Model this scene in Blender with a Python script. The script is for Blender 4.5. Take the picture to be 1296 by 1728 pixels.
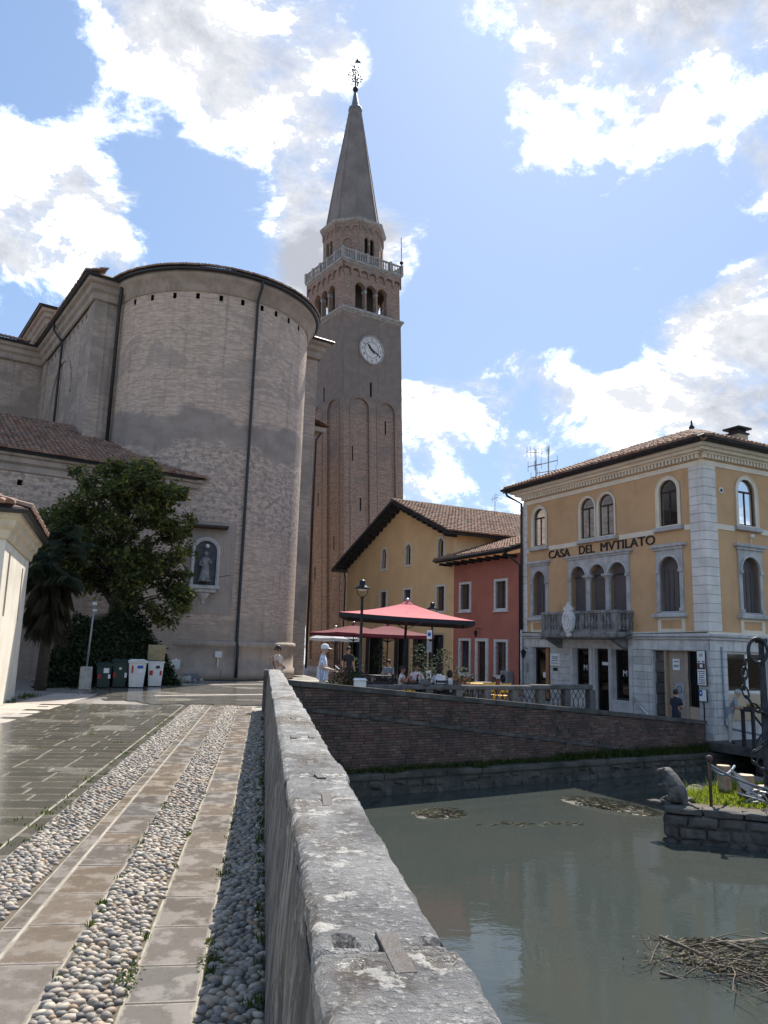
import bpy, bmesh, math, random
from mathutils import Vector, Matrix, geometry, noise as mnoise
for o in list(bpy.data.objects): bpy.data.objects.remove(o)
S = bpy.context.scene
COL = S.collection
R = random.Random(11)
PI = math.pi
rad = math.radians

# ---------------------------------------------------------------- camera
cam = bpy.data.cameras.new('camera'); cam_o = bpy.data.objects.new('camera', cam); COL.objects.link(cam_o)
S.camera = cam_o
YAW, PITCH, ROLL, CAMH = 0.14713, 0.17310, 0.030, 1.75
f_ = Vector((math.sin(YAW)*math.cos(PITCH), math.cos(YAW)*math.cos(PITCH), math.sin(PITCH)))
r_ = Vector((math.cos(YAW), -math.sin(YAW), 0)); u_ = r_.cross(f_)
r2 = r_*math.cos(ROLL)+u_*math.sin(ROLL); u2 = u_*math.cos(ROLL)-r_*math.sin(ROLL)
cam_o.matrix_world = Matrix(((r2.x, u2.x, -f_.x, 0), (r2.y, u2.y, -f_.y, 0), (r2.z, u2.z, -f_.z, CAMH), (0, 0, 0, 1)))
cam.sensor_fit = 'VERTICAL'; cam.sensor_height = 36; cam.sensor_width = 27; cam.lens = 1298/1728*36
cam.clip_start = .05; cam.clip_end = 6000
S.render.resolution_x, S.render.resolution_y = 768, 1024

# ---------------------------------------------------------------- sun and sky
SUN_AZ, SUN_EL = rad(23.3), rad(48.5)        # azimuth measured from +Y towards +X
sl = bpy.data.lights.new('sun', 'SUN'); so = bpy.data.objects.new('sun', sl); COL.objects.link(so)
sl.energy = 2.0; sl.angle = rad(.53); sl.color = (1, .94, .85)
sd = Vector((math.sin(SUN_AZ)*math.cos(SUN_EL), math.cos(SUN_AZ)*math.cos(SUN_EL), math.sin(SUN_EL)))
so.rotation_euler = sd.to_track_quat('Z', 'Y').to_euler()
so.location = sd*100

W = bpy.data.worlds.new('World'); S.world = W; W.use_nodes = True
wt = W.node_tree; wn = wt.nodes; wl = wt.links
wn.clear()
def WN(t, **k):
    n = wn.new(t)
    for a, b in k.items(): setattr(n, a, b)
    return n
def wmath(op, a, b=None, c=None, clamp=False):
    n = WN('ShaderNodeMath', operation=op); n.use_clamp = clamp
    for i, x in enumerate((a, b, c)):
        if x is None: continue
        if isinstance(x, (int, float)): n.inputs[i].default_value = x
        else: wl.new(x, n.inputs[i])
    return n.outputs[0]
def wvec(op, a, b=None):
    n = WN('ShaderNodeVectorMath', operation=op)
    for i, x in enumerate((a, b)):
        if x is None: continue
        if isinstance(x, (tuple, list)): n.inputs[i].default_value = x
        else: wl.new(x, n.inputs[i])
    return n
sky = WN('ShaderNodeTexSky'); sky.sky_type = 'NISHITA'; sky.sun_disc = False
sky.sun_elevation = SUN_EL; sky.sun_rotation = SUN_AZ
sky.air_density = 1.0; sky.dust_density = .5; sky.ozone_density = 1.5; sky.altitude = 20
tc = WN('ShaderNodeTexCoord')
dirn = wvec('NORMALIZE', tc.outputs['Generated']).outputs[0]
sep = WN('ShaderNodeSeparateXYZ'); wl.new(dirn, sep.inputs[0])
den = wmath('ADD', wmath('MAXIMUM', sep.outputs[2], 0.0), .62)
cmb = WN('ShaderNodeCombineXYZ'); wl.new(wmath('DIVIDE', sep.outputs[0], den), cmb.inputs[0]); wl.new(wmath('DIVIDE', sep.outputs[1], den), cmb.inputs[1])
wl.new(wmath('MULTIPLY', sep.outputs[2], .8), cmb.inputs[2])
def cloud_noise(vec, sc, det, ro, dist=0.0):
    n = WN('ShaderNodeTexNoise'); n.inputs['Scale'].default_value = sc; n.inputs['Detail'].default_value = det
    n.inputs['Roughness'].default_value = ro; n.inputs['Distortion'].default_value = dist
    wl.new(vec, n.inputs['Vector']); return n.outputs['Fac']
P0 = cmb.outputs[0]
P1 = wvec('ADD', P0, (math.sin(SUN_AZ)*.045, math.cos(SUN_AZ)*.03, .07)).outputs[0]
n0 = cloud_noise(P0, 5.2, 12, .66, .25)
n1 = cloud_noise(P1, 5.2, 12, .66, .25)
n2 = cloud_noise(P0, 1.7, 3, .5)
# cloud masses (directions in the sky)
CL = [(-0.188,0.754,0.63,0.13,.8),(-0.053,0.766,0.641,0.13,.8),(-0.109,0.799,0.591,0.09,.45),(0.037,0.752,0.658,0.06,.8),(-0.25,0.858,0.449,0.13,1),(-0.174,0.869,0.464,0.09,.9),(-0.294,0.819,0.493,0.09,.9),(-0.007,0.833,0.554,0.10,.8),(0.039,0.868,0.496,0.09,.9),(0.045,0.81,0.584,0.07,.8),(0.335,0.692,0.64,0.15,1),(0.401,0.689,0.604,0.1,1),(0.282,0.747,0.602,0.08,1),(0.477,0.694,0.539,0.1,1.2),(0.41,0.644,0.646,0.1,1),(0.229,0.932,0.281,0.09,1.2),(0.276,0.931,0.237,0.07,1.2),(0.196,0.955,0.222,0.07,1),(0.496,0.784,0.374,0.1,1.2),(0.527,0.79,0.313,0.12,1.3),(0.451,0.843,0.295,0.08,1),(0.35,0.875,0.335,0.06,.8),(0.416,0.787,0.456,0.04,.8),(0.188,0.712,0.677,0.07,.7),(0.261,0.885,0.386,0.05,.6),(0.15,0.866,0.476,0.04,.6)]
NG = [(0.326,0.809,0.489,0.14,1),(0.155,0.794,0.588,0.09,1),(-0.27,0.765,0.584,0.09,1.1),(-0.094,0.865,0.494,0.085,1.0),(0.232,0.865,0.445,0.1,.9),(0.372,0.832,0.413,0.08,.7),(0.166,0.904,0.393,0.05,.6),(0.446,0.752,0.485,0.08,1.2),(-0.281,0.885,0.372,0.03,.5),(-0.17,0.81,0.56,0.08,1.0),(0.13,0.746,0.653,0.06,.6)]
def blob(b):
    d = wvec('DOT_PRODUCT', dirn, b[:3]).outputs['Value']
    m = WN('ShaderNodeMapRange'); m.interpolation_type = 'SMOOTHSTEP'
    m.inputs['From Min'].default_value = math.cos(b[3]*1.3); m.inputs['From Max'].default_value = 1.0
    m.inputs['To Max'].default_value = b[4]; wl.new(d, m.inputs['Value']); return m.outputs[0]
acc = None
for b in CL:
    x = blob(b); acc = x if acc is None else wmath('MAXIMUM', acc, x)
neg = None
for b in NG:
    x = blob(b); neg = x if neg is None else wmath('MAXIMUM', neg, x)
bias = wmath('SUBTRACT', wmath('MULTIPLY', acc, .15), wmath('MULTIPLY', neg, .19))
base = wmath('ADD', wmath('ADD', n0, wmath('MULTIPLY', wmath('SUBTRACT', n2, .5), .32)), bias)
cov = WN('ShaderNodeMapRange'); cov.interpolation_type = 'SMOOTHSTEP'
cov.inputs['From Min'].default_value = .515; cov.inputs['From Max'].default_value = .735; wl.new(base, cov.inputs['Value'])
# lit side / shaded underside of the clouds
lit = wmath('MULTIPLY_ADD', wmath('SUBTRACT', n0, n1), 3.6, .66, clamp=True)
thick = WN('ShaderNodeMapRange'); thick.inputs['From Min'].default_value = .58; thick.inputs['From Max'].default_value = .80; wl.new(base, thick.inputs['Value'])
lit2 = wmath('SUBTRACT', lit, wmath('MULTIPLY', thick.outputs[0], .55), clamp=True)
cc = WN('ShaderNodeValToRGB'); wl.new(lit2, cc.inputs[0])
cc.color_ramp.elements[0].color = (.92, .97, 1.1, 1); cc.color_ramp.elements[0].position = .02
e_ = cc.color_ramp.elements.new(.5); e_.color = (1.5, 1.54, 1.63, 1)
cc.color_ramp.elements[2].color = (8.5, 8.35, 8.3, 1); cc.color_ramp.elements[2].position = .95
mx = WN('ShaderNodeMix', data_type='RGBA'); wl.new(wmath('MULTIPLY', cov.outputs[0], wmath('GREATER_THAN', sep.outputs[2], 0.)), mx.inputs['Factor'])
hs = WN('ShaderNodeHueSaturation'); hs.inputs['Saturation'].default_value = 1.15; hs.inputs['Value'].default_value = .62; wl.new(sky.outputs[0], hs.inputs['Color'])
soft = wvec('DIVIDE', hs.outputs[0], wvec('ADD', wvec('MULTIPLY', hs.outputs[0], (.74, .54, .36)).outputs[0], (1., 1., 1.)).outputs[0])   # soft shoulder: the aureole round the sun does not clip
wl.new(soft.outputs[0], mx.inputs[6]); wl.new(cc.outputs[0], mx.inputs[7])
bg = WN('ShaderNodeBackground'); bg.inputs['Strength'].default_value = .15; wl.new(mx.outputs[2], bg.inputs['Color'])
wo = WN('ShaderNodeOutputWorld'); wl.new(bg.outputs[0], wo.inputs[0])
S.view_settings.view_transform = 'Standard'; S.view_settings.look = 'None'; S.view_settings.gamma = 1
S.view_settings.exposure = 1.98
S.render.engine = 'CYCLES'

# ---------------------------------------------------------------- materials
def srgb(*c): return tuple(((x/255)/12.92 if x/255 <= .04045 else ((x/255+.055)/1.055)**2.4) for x in c)
class G:
    """small node graph builder"""
    def __init__(s, name):
        s.m = bpy.data.materials.new(name); s.m.use_nodes = True; s.t = s.m.node_tree; s.t.nodes.clear()
        s.out = s.n('ShaderNodeOutputMaterial'); s.c = s.n('ShaderNodeTexCoord'); s.obj = s.c.outputs['Object']; s.uv = s.c.outputs['UV']
    def n(s, t, **k):
        x = s.t.nodes.new(t)
        for a, b in k.items(): setattr(x, a, b)
        return x
    def set(s, sock, v):
        if v is None: return
        if hasattr(v, 'is_output'): s.t.links.new(v, sock)
        elif isinstance(v, (tuple, list)) and sock.type == 'RGBA': sock.default_value = tuple(v)[:3]+(1,)
        else: sock.default_value = v
    def mul(s, vec, k):
        x = s.n('ShaderNodeVectorMath', operation='MULTIPLY'); s.set(x.inputs[0], vec); x.inputs[1].default_value = k; return x.outputs[0]
    def noise(s, sc, det=5, ro=.55, vec=None, dist=0):
        x = s.n('ShaderNodeTexNoise'); x.inputs['Scale'].default_value = sc; x.inputs['Detail'].default_value = det
        x.inputs['Roughness'].default_value = ro; x.inputs['Distortion'].default_value = dist
        s.set(x.inputs['Vector'], vec if vec is not None else s.obj); return x.outputs['Fac']
    def rng(s, v, a, b, c=0., d=1., smooth=True):
        x = s.n('ShaderNodeMapRange'); x.interpolation_type = 'SMOOTHSTEP' if smooth else 'LINEAR'
        for i, q in enumerate((v, a, b, c, d)): s.set(x.inputs[i], q)
        return x.outputs[0]
    def math(s, op, a, b=0., clamp=False):
        x = s.n('ShaderNodeMath', operation=op); x.use_clamp = clamp; s.set(x.inputs[0], a); s.set(x.inputs[1], b); return x.outputs[0]
    def mix(s, f, a, b, mode='MIX'):
        x = s.n('ShaderNodeMix', data_type='RGBA', blend_type=mode); s.set(x.inputs[0], f); s.set(x.inputs[6], a); s.set(x.inputs[7], b); return x.outputs[2]
    def attr(s, nm):
        x = s.n('ShaderNodeAttribute', attribute_name=nm); return x.outputs['Fac']
    def rnd(s):
        """one random value per piece: the face attribute plus the object's own random"""
        o = s.n('ShaderNodeObjectInfo').outputs['Random']; return s.math('FRACT', s.math('ADD', s.attr('rnd'), o))
    def ramp(s, f, *st):
        x = s.n('ShaderNodeValToRGB'); s.set(x.inputs[0], f); e = x.color_ramp.elements
        while len(e) < len(st): e.new(.5)
        for el, (p, c) in zip(e, st): el.position = p; el.color = tuple(c)+(1,)
        return x.outputs[0]
    def bump(s, h, st=.3, dist=.02, prev=None):
        x = s.n('ShaderNodeBump'); x.inputs['Strength'].default_value = st; x.inputs['Distance'].default_value = dist
        s.set(x.inputs['Height'], h)
        if prev is not None: s.set(x.inputs['Normal'], prev)
        return x.outputs[0]
    def end(s, col, rough=.8, nrm=None, metal=0., spec=.4, **k):
        b = s.n('ShaderNodeBsdfPrincipled'); s.set(b.inputs['Base Color'], col); s.set(b.inputs['Roughness'], rough)
        s.set(b.inputs['Metallic'], metal); s.set(b.inputs['Specular IOR Level'], spec)
        if nrm is not None: s.set(b.inputs['Normal'], nrm)
        for a, v in k.items(): s.set(b.inputs[a], v)
        s.t.links.new(b.outputs[0], s.out.inputs[0]); return s.m
def sepz(g, vec=None):
    x = g.n('ShaderNodeSeparateXYZ'); g.set(x.inputs[0], vec if vec is not None else g.obj); return x.outputs
def basic(name, c1, c2=None, sc=2., rough=.8, bump=.25, bsc=25., rv=0., streak=0., metal=0., spec=.4, bdist=.01, dirt=.0):
    g = G(name); c2 = c2 or tuple(x*.72 for x in c1)
    col = g.mix(g.rng(g.noise(sc, 6, .6), .35, .68), c1, c2)
    if streak:
        st = g.noise(1., 4, .6, g.mul(g.obj, (7., 7., .45)))
        col = g.mix(g.math('MULTIPLY', g.rng(st, .52, .72), streak), col, tuple(x*.38 for x in c1))
    if dirt:
        col = g.mix(g.math('MULTIPLY', g.rng(g.noise(sc*.35, 5, .65), .5, .72), dirt), col, tuple(x*.35 for x in c1))
    if rv:
        col = g.mix(g.rng(g.rnd(), 0, 1, 0, rv, False), col, tuple(x*.3 for x in c1))
    nr = g.bump(g.noise(bsc, 5, .6), bump, bdist) if bump else None
    return g.end(col, rough, nr, metal, spec)

M = {}
M['mortar'] = basic('mortar', (.40, .365, .30), (.24, .225, .17), 5, .9, .5, 60)
M['earth'] = basic('earth', (.13, .105, .075), None, 3, .95, .6, 30)
M['stone_grey'] = basic('stone_grey', (.58, .565, .545), (.41, .40, .39), 2.5, .8, .3, 30, rv=.25, streak=.5)
M['stone_dark'] = basic('stone_dark', (.125, .115, .10), (.05, .048, .044), 2.2, .85, .7, 14, rv=.35, streak=.55, bdist=.03)
M['cream'] = basic('cream_render', (.80, .71, .56), (.70, .62, .49), 1.5, .85, .1, 40, streak=.15)
M['quoin'] = basic('quoin_stone', (.80, .75, .68), (.66, .62, .57), 1.6, .85, .15, 40, rv=.12, streak=.22)
M['trim_white'] = basic('white_stone_trim', (.74, .72, .68), (.60, .58, .55), 4, .8, .15, 40)
M['iron'] = basic('black_iron', (.022, .024, .028), (.012, .012, .013), 6, .45, .1, 60, metal=.4)
M['pipe_dark'] = basic('dark_pipe', (.03, .032, .036), (.02, .02, .022), 3, .5, .0)
M['pipe_white'] = basic('pale_pipe', (.62, .63, .64), (.5, .5, .5), 3, .5, .0)
M['pipe_blue'] = basic('blue_grey_hose', (.20, .26, .31), (.14, .19, .24), 3, .55, .0)
M['wood_dark'] = basic('dark_wood', (.055, .037, .028), (.03, .02, .016), 4, .7, .3, 30)
M['timber'] = basic('eave_timber', (.030, .030, .034), (.018, .018, .02), 4, .75, .2, 30)
M['shutter'] = basic('brown_shutter', (.10, .068, .055), (.07, .046, .038), 5, .6, .2, 50, streak=.3)
M['blind'] = basic('roller_blind', (.115, .095, .092), (.095, .08, .078), 3, .6, .0)
M['curtain'] = basic('curtain', (.20, .215, .245), (.14, .15, .175), 5, .9, .2, 20)
M['void'] = basic('dark_room', (.012, .012, .013), None, 3, .9, .0)
M['lead'] = basic('lead_flashing', (.16, .18, .20), (.11, .12, .14), 4, .5, .1, 30)
M['stone_mid'] = basic('weathered_stone', (.16, .152, .14), (.08, .077, .07), 3, .85, .4, 24, rv=.25, streak=.5)
M['ground_stone'] = basic('ground_floor_stone', (.66, .635, .60), (.49, .475, .455), 2.2, .82, .3, 26, rv=.3, streak=.45)
M['balcony_stone'] = basic('sooty_balcony_stone', (.30, .29, .275), (.13, .126, .12), 3, .85, .4, 24, rv=.2, streak=.7)
M['ledge'] = basic('mossy_ledge_stone', (.105, .097, .08), (.04, .043, .03), 1.6, .85, .8, 12, streak=.4, bdist=.04)
M['concrete'] = basic('concrete', (.50, .48, .43), (.36, .34, .30), 5, .9, .3, 50)
M['white_plastic'] = basic('white_plastic', (.72, .72, .70), (.62, .62, .60), 3, .5, .0)
M['green_plastic'] = basic('dark_green_plastic', (.025, .05, .042), (.018, .037, .03), 3, .5, .0)
M['paper'] = basic('paper_sign', (.80, .80, .78), (.74, .74, .72), 6, .7, .0)
M['ink'] = basic('black_ink', (.03, .03, .032), None, 5, .7, .0)
M['blue_print'] = basic('blue_print', (.02, .12, .45), None, 5, .7, .0)
M['red_print'] = basic('red_print', (.5, .04, .03), None, 5, .6, .0)
M['yellow_plastic'] = basic('yellow_plastic', (.75, .42, .03), (.65, .35, .02), 4, .45, .0)
M['rust'] = basic('rusty_iron', (.16, .10, .075), (.06, .045, .04), 14, .75, .5, 80, metal=.5)
M['anchor_iron'] = basic('grey_anchor_iron', (.055, .06, .068), (.03, .032, .035), 8, .55, .4, 40, metal=.6)
M['silver'] = basic('silver_mesh', (.55, .55, .54), (.25, .25, .25), 30, .5, .8, 60, metal=.5)
M['log'] = basic('log_bark', (.40, .31, .22), (.24, .17, .12), 6, .85, .7, 40)
M['rope'] = basic('rope', (.17, .19, .21), (.12, .13, .15), 30, .85, .5, 120)
M['brass'] = basic('dull_brass', (.35, .22, .09), None, 5, .5, .0, metal=.6)
M['steel'] = basic('polished_steel', (.68, .68, .68), (.6, .6, .6), 4, .28, .0, metal=.9)
M['grey_metal'] = basic('grey_metal', (.33, .34, .35), (.26, .27, .28), 4, .5, .0, metal=.3)
M['marble'] = basic('carved_marble', (.74, .73, .70), (.55, .54, .52), 9, .7, .4, 30)
M['bronze_stone'] = basic('weathered_sculpture', (.16, .145, .125), (.06, .055, .05), 7, .8, 1.0, 26, dirt=.5, bdist=.03)
M['driftwood'] = basic('driftwood', (.19, .155, .115), (.09, .075, .058), 9, .85, .6, 60)
M['waterweed'] = basic('wet_weed', (.10, .085, .05), (.045, .042, .03), 12, .55, 1.0, 40, bdist=.03)

def glass():
    g = G('window_glass')
    fr = g.n('ShaderNodeFresnel'); fr.inputs['IOR'].default_value = 1.42
    gl = g.n('ShaderNodeBsdfGlossy'); gl.inputs['Roughness'].default_value = .03
    tr = g.n('ShaderNodeBsdfTransparent'); tr.inputs['Color'].default_value = (.55, .58, .6, 1)
    mxs = g.n('ShaderNodeMixShader'); g.set(mxs.inputs[0], fr.outputs[0]); g.set(mxs.inputs[1], tr.outputs[0]); g.set(mxs.inputs[2], gl.outputs[0])
    g.t.links.new(mxs.outputs[0], g.out.inputs[0]); return g.m
M['glass'] = glass()
def darkglass():
    g = G('dark_window_glass')
    return g.end(g.mix(g.rng(g.noise(1.5, 3), .4, .65), (.012, .014, .017), (.045, .05, .058)), .06, None, 0, .5)
M['dark_glass'] = darkglass()

def plaster(name, c, c2, base_z=2.6, stain=.5):
    g = G(name)
    col = g.mix(g.rng(g.noise(.8, 6, .6), .38, .66), c, c2)
    st = g.noise(1., 5, .65, g.mul(g.obj, (5., 5., .3)))
    col = g.mix(g.math('MULTIPLY', g.rng(st, .55, .75), stain), col, tuple(x*.62 for x in c))
    pal = g.noise(.55, 6, .7, g.mul(g.obj, (1, 1, .8)))
    col = g.mix(g.math('MULTIPLY', g.rng(pal, .58, .72), stain*.6), col, tuple(min(1, x*1.15+.06) for x in c))
    col = g.mix(g.math('MULTIPLY', g.rng(g.noise(16, 4, .7), .6, .8), .18), col, tuple(x*.45 for x in c))
    return g.end(col, .88, g.bump(g.noise(35, 5, .6), .12, .01), 0, .25)
M['casa_plaster'] = plaster('casa_ochre_plaster', (.62, .385, .205), (.53, .335, .18), stain=.65)
M['house_plaster'] = plaster('house_ochre_plaster', (.83, .58, .315), (.74, .515, .28), stain=.45)
M['red_plaster'] = plaster('red_plaster', (.49, .18, .13), (.42, .155, .112), stain=.35)
M['pale_plaster'] = plaster('pale_plaster', (.74, .68, .57), (.62, .56, .46), stain=.45)
M['beige_plaster'] = plaster('beige_plaster', (.52, .42, .28), (.46, .37, .25), stain=.35)

def tile_mat():
    g = G('roof_tile'); r = g.rnd()
    col = g.ramp(r, (0, (.20, .10, .065)), (.25, (.30, .165, .11)), (.5, (.26, .17, .125)), (.75, (.36, .235, .17)), (1, (.16, .115, .095)))
    lich = g.rng(g.noise(4., 6, .65), .5, .68)
    col = g.mix(g.math('MULTIPLY', lich, .75), col, (.30, .275, .235))
    col = g.mix(g.math('MULTIPLY', g.rng(g.noise(1.2, 5, .6), .5, .7), .6), col, (.07, .06, .055))
    return g.end(col, .9, g.bump(g.noise(40, 4), .4, .01), 0, .2)
M['tile'] = tile_mat()

def church_brick(name, kind):
    g = G(name)
    br = g.n('ShaderNodeTexBrick'); g.set(br.inputs['Vector'], g.uv); br.inputs['Scale'].default_value = 1.
    br.inputs['Brick Width'].default_value = .27; br.inputs['Row Height'].default_value = .075; br.inputs['Mortar Size'].default_value = .007
    br.inputs['Mortar Smooth'].default_value = .3; br.inputs['Bias'].default_value = -.1
    z = sepz(g, g.uv)[1]
    if kind == 'apse':
        c1, c2, cm = (.57, .435, .345), (.38, .29, .23), (.55, .465, .385)
        pl1, pl2 = (.36, .30, .255), (.285, .237, .203)
    elif kind == 'tower':
        c1, c2, cm = (.345, .245, .19), (.195, .142, .115), (.32, .262, .215)
        pl1, pl2 = (.23, .195, .17), (.185, .157, .138)
    else:
        c1, c2, cm = (.46, .365, .30), (.34, .27, .225), (.44, .385, .33)
        pl1, pl2 = (.33, .28, .235), (.26, .22, .185)
    g.set(br.inputs['Color1'], c1); g.set(br.inputs['Color2'], c2); g.set(br.inputs['Mortar'], cm)
    col = br.outputs['Color']
    # courses of uneven colour
    row = g.noise(1., 3, .6, g.mul(g.uv, (.5, 9., 1.)))
    col = g.mix(g.math('MULTIPLY', g.rng(row, .46, .66), .8 if kind == 'tower' else .55), col, tuple(x*.58 for x in c1))
    blot = g.noise(3.2, 4, .7, g.mul(g.uv, (.8, 2.6, 1.)))
    col = g.mix(g.math('MULTIPLY', g.rng(blot, .5, .64), .5), col, tuple(min(1, x*1.28+.03) for x in c1))
    pv = g.mul(g.uv, (1., 1.3, 1.))
    big = g.noise(.32, 7, .62, pv, .6); fine = g.noise(2.6, 5, .7, pv)
    plc = g.mix(g.rng(g.noise(1.1, 5, .6, pv), .35, .65), pl1, pl2)
    if kind == 'apse':
        # smooth render band between two brick zones, flaking render below it
        zz = g.math('ADD', z, g.math('MULTIPLY', g.math('SUBTRACT', g.noise(.5, 6, .6, pv), .5), 3.2))
        band = g.math('MULTIPLY', g.rng(zz, 10.9, 11.25), g.rng(zz, 12.9, 12.5))
        fl = g.math('MULTIPLY', g.rng(g.noise(3.6, 4, .66, pv), .505, .55), g.math('MULTIPLY', g.rng(zz, 5.6, 7.4), g.rng(zz, 11.6, 11.1)))
        up = g.math('MULTIPLY', g.rng(big, .53, .57), g.rng(zz, 12.5, 13.2))
        f = g.math('MAXIMUM', g.math('MAXIMUM', band, fl), g.math('MULTIPLY', up, .5))
        col = g.mix(f, col, plc)
        low = g.math('MULTIPLY', g.rng(zz, 3.2, 2.2), .75)
        col = g.mix(low, col, g.mix(g.rng(g.noise(.9, 6, .65, pv), .4, .62), (.42, .345, .28), (.33, .265, .215)))
    elif kind == 'tower':
        zz = g.math('ADD', z, g.math('MULTIPLY', g.math('SUBTRACT', big, .5), 9.))
        f = g.math('MULTIPLY', g.rng(zz, 22.5, 24.), g.rng(zz, 33., 32.))
        f = g.math('MAXIMUM', g.math('MULTIPLY', f, .9), g.math('MULTIPLY', g.rng(big, .57, .62), .7))
        col = g.mix(f, col, plc)
    else:
        col = g.mix(g.math('MULTIPLY', g.rng(big, .48, .56), .8), col, plc)
    st = g.noise(1., 5, .65, g.mul(g.uv, (2.6, .12, 1.)))
    col = g.mix(g.math('MULTIPLY', g.rng(st, .52, .74), .55), col, tuple(x*.42 for x in c1))
    col = g.mix(g.math('MULTIPLY', g.rng(fine, .58, .72), .4), col, tuple(x*.4 for x in c1))
    h = g.math('ADD', g.math('MULTIPLY', br.outputs['Fac'], -.6), g.noise(9, 5, .7, g.uv))
    return g.end(col, .92, g.bump(h, .55, .03), 0, .15)
M['apse_brick'] = church_brick('apse_brick', 'apse')
M['tower_brick'] = church_brick('tower_brick', 'tower')
M['church_brick'] = church_brick('church_brick', 'church')
M['spire'] = basic('spire_render', (.25, .213, .19), (.175, .15, .133), .5, .9, .3, 12, streak=.5)
M['church_cornice'] = basic('church_cornice', (.39, .32, .265), (.28, .235, .195), 1.2, .9, .2, 20, streak=.4)
M['tower_stone'] = basic('tower_stone', (.36, .34, .32), (.23, .22, .205), 3, .85, .3, 20, streak=.4)

def piece_brick():
    g = G('canal_brick'); r = g.rnd()
    col = g.ramp(r, (0, (.095, .063, .052)), (.3, (.15, .087, .07)), (.55, (.12, .087, .074)), (.8, (.19, .13, .105)), (1, (.075, .062, .055)))
    n = g.rng(g.noise(1.1, 6, .65), .45, .66)
    col = g.mix(g.math('MULTIPLY', n, .75), col, (.06, .052, .046))
    col = g.mix(g.math('MULTIPLY', g.rng(g.noise(2.3, 5, .7), .58, .7), .5), col, (.19, .165, .135))
    return g.end(col, .92, g.bump(g.noise(30, 4), .5, .01), 0, .2)
M['canal_brick'] = piece_brick()
M['canal_mortar'] = basic('canal_mortar', (.095, .08, .068), (.05, .044, .038), 3, .95, .4, 40)

def wet(name, cols, dry, rough=(.16, .5), sc=1.3, rv=.0, wetness=.45, smear=0., smear_y=1.):
    """wet stone: darker and glossier where water lies"""
    g = G(name); r = g.rnd()
    col = g.ramp(r, *[(i/(len(cols)-1), c) for i, c in enumerate(cols)])
    oi = g.n('ShaderNodeObjectInfo'); w_ = g.n('ShaderNodeNewGeometry').outputs['Position']
    n = g.noise(sc, 6, .62, w_); fine = g.noise(14, 5, .65, w_)
    dryf = g.rng(g.math('ADD', n, g.math('MULTIPLY', g.math('SUBTRACT', fine, .5), .25)), wetness+.03, wetness+.16)
    col = g.mix(g.math('MULTIPLY', g.rng(fine, .5, .72), .4), col, tuple(x*.5 for x in cols[0]))
    col = g.mix(dryf, col, g.mix(.22, col, dry))
    scr = g.rng(g.noise(5., 7, .75, g.mul(w_, (1., 2.4, 1.)), 1.2), .64, .70)
    col = g.mix(g.math('MULTIPLY', scr, .5), col, tuple(min(1, x*1.9) for x in dry))
    if smear:
        gx = g.n('ShaderNodeSeparateXYZ'); g.set(gx.inputs[0], g.c.outputs['Generated'])
        ed = g.math('MINIMUM', g.math('MINIMUM', gx.outputs[0], g.math('SUBTRACT', 1., gx.outputs[0])), g.math('MULTIPLY', g.math('MINIMUM', gx.outputs[1], g.math('SUBTRACT', 1., gx.outputs[1])), smear_y))
        ed = g.math('ADD', ed, g.math('MULTIPLY', g.math('SUBTRACT', g.noise(9, 5, .7, w_), .5), .22))
        col = g.mix(g.math('MULTIPLY', g.rng(ed, .05, .0), smear), col, tuple(min(1, x*1.75) for x in dry))
    ro = g.rng(dryf, 0, 1, rough[0], rough[1], False)
    return g.end(col, ro, g.bump(g.math('ADD', g.math('MULTIPLY', n, .6), g.math('MULTIPLY', fine, .4)), .3, .012), 0, .5)
M['slab'] = wet('wet_trachyte_slab', [(.135, .115, .095), (.185, .142, .10), (.145, .137, .128), (.21, .16, .112), (.16, .14, .12)], (.215, .185, .155), (.24, .5), 4.5, wetness=.44, smear=.7)
M['sett'] = wet('wet_road_slab', [(.105, .096, .078), (.14, .125, .10), (.09, .085, .07)], (.20, .18, .145), (.17, .45), .5, wetness=.5, smear=.45, smear_y=.42)
M['dry_slab'] = wet('pale_slab', [(.36, .31, .26), (.42, .36, .30), (.31, .28, .25)], (.5, .45, .4), (.4, .7), 1.3, wetness=.3)
def pebble_mat():
    g = G('river_pebble'); r = g.rnd()
    col = g.ramp(r, (0, (.13, .12, .11)), (.14, (.38, .31, .22)), (.28, (.22, .20, .18)), (.42, (.46, .39, .30)), (.52, (.085, .085, .088)), (.64, (.40, .35, .29)), (.76, (.30, .195, .12)), (.88, (.54, .47, .37)), (1, (.18, .17, .16)))
    col = g.mix(g.rng(g.noise(22, 4), .45, .7), col, g.mix(.5, col, (.2, .18, .15)))
    return g.end(col, .55, g.bump(g.noise(60, 3), .15, .004), 0, .3)
M['pebble'] = pebble_mat()
def coping_mat():
    g = G('worn_istrian_coping')
    n1 = g.noise(2.1, 7, .68); n2 = g.noise(9, 6, .72); n3 = g.noise(45, 5, .75)
    col = g.mix(g.rng(n1, .36, .64), (.29, .285, .275), (.15, .15, .15))
    col = g.mix(g.rng(g.noise(1.4, 6, .7, g.mul(g.obj, (1.6, .9, 1))), .48, .62), col, (.105, .082, .06))
    col = g.mix(g.math('MULTIPLY', g.rng(n2, .56, .62), .85), col, (.60, .57, .51))
    col = g.mix(g.math('MULTIPLY', g.rng(n3, .55, .64), .75), col, (.58, .56, .52))
    col = g.mix(g.math('MULTIPLY', g.rng(g.noise(24, 5, .72), .55, .66), .7), col, (.055, .053, .05))
    ro = g.rng(g.noise(1.7, 5, .6), .36, .62, .28, .68)
    return g.end(col, ro, g.bump(g.math('ADD', g.math('MULTIPLY', n2, .8), n3), 1.0, .03), 0, .4)
M['coping'] = coping_mat()
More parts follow.
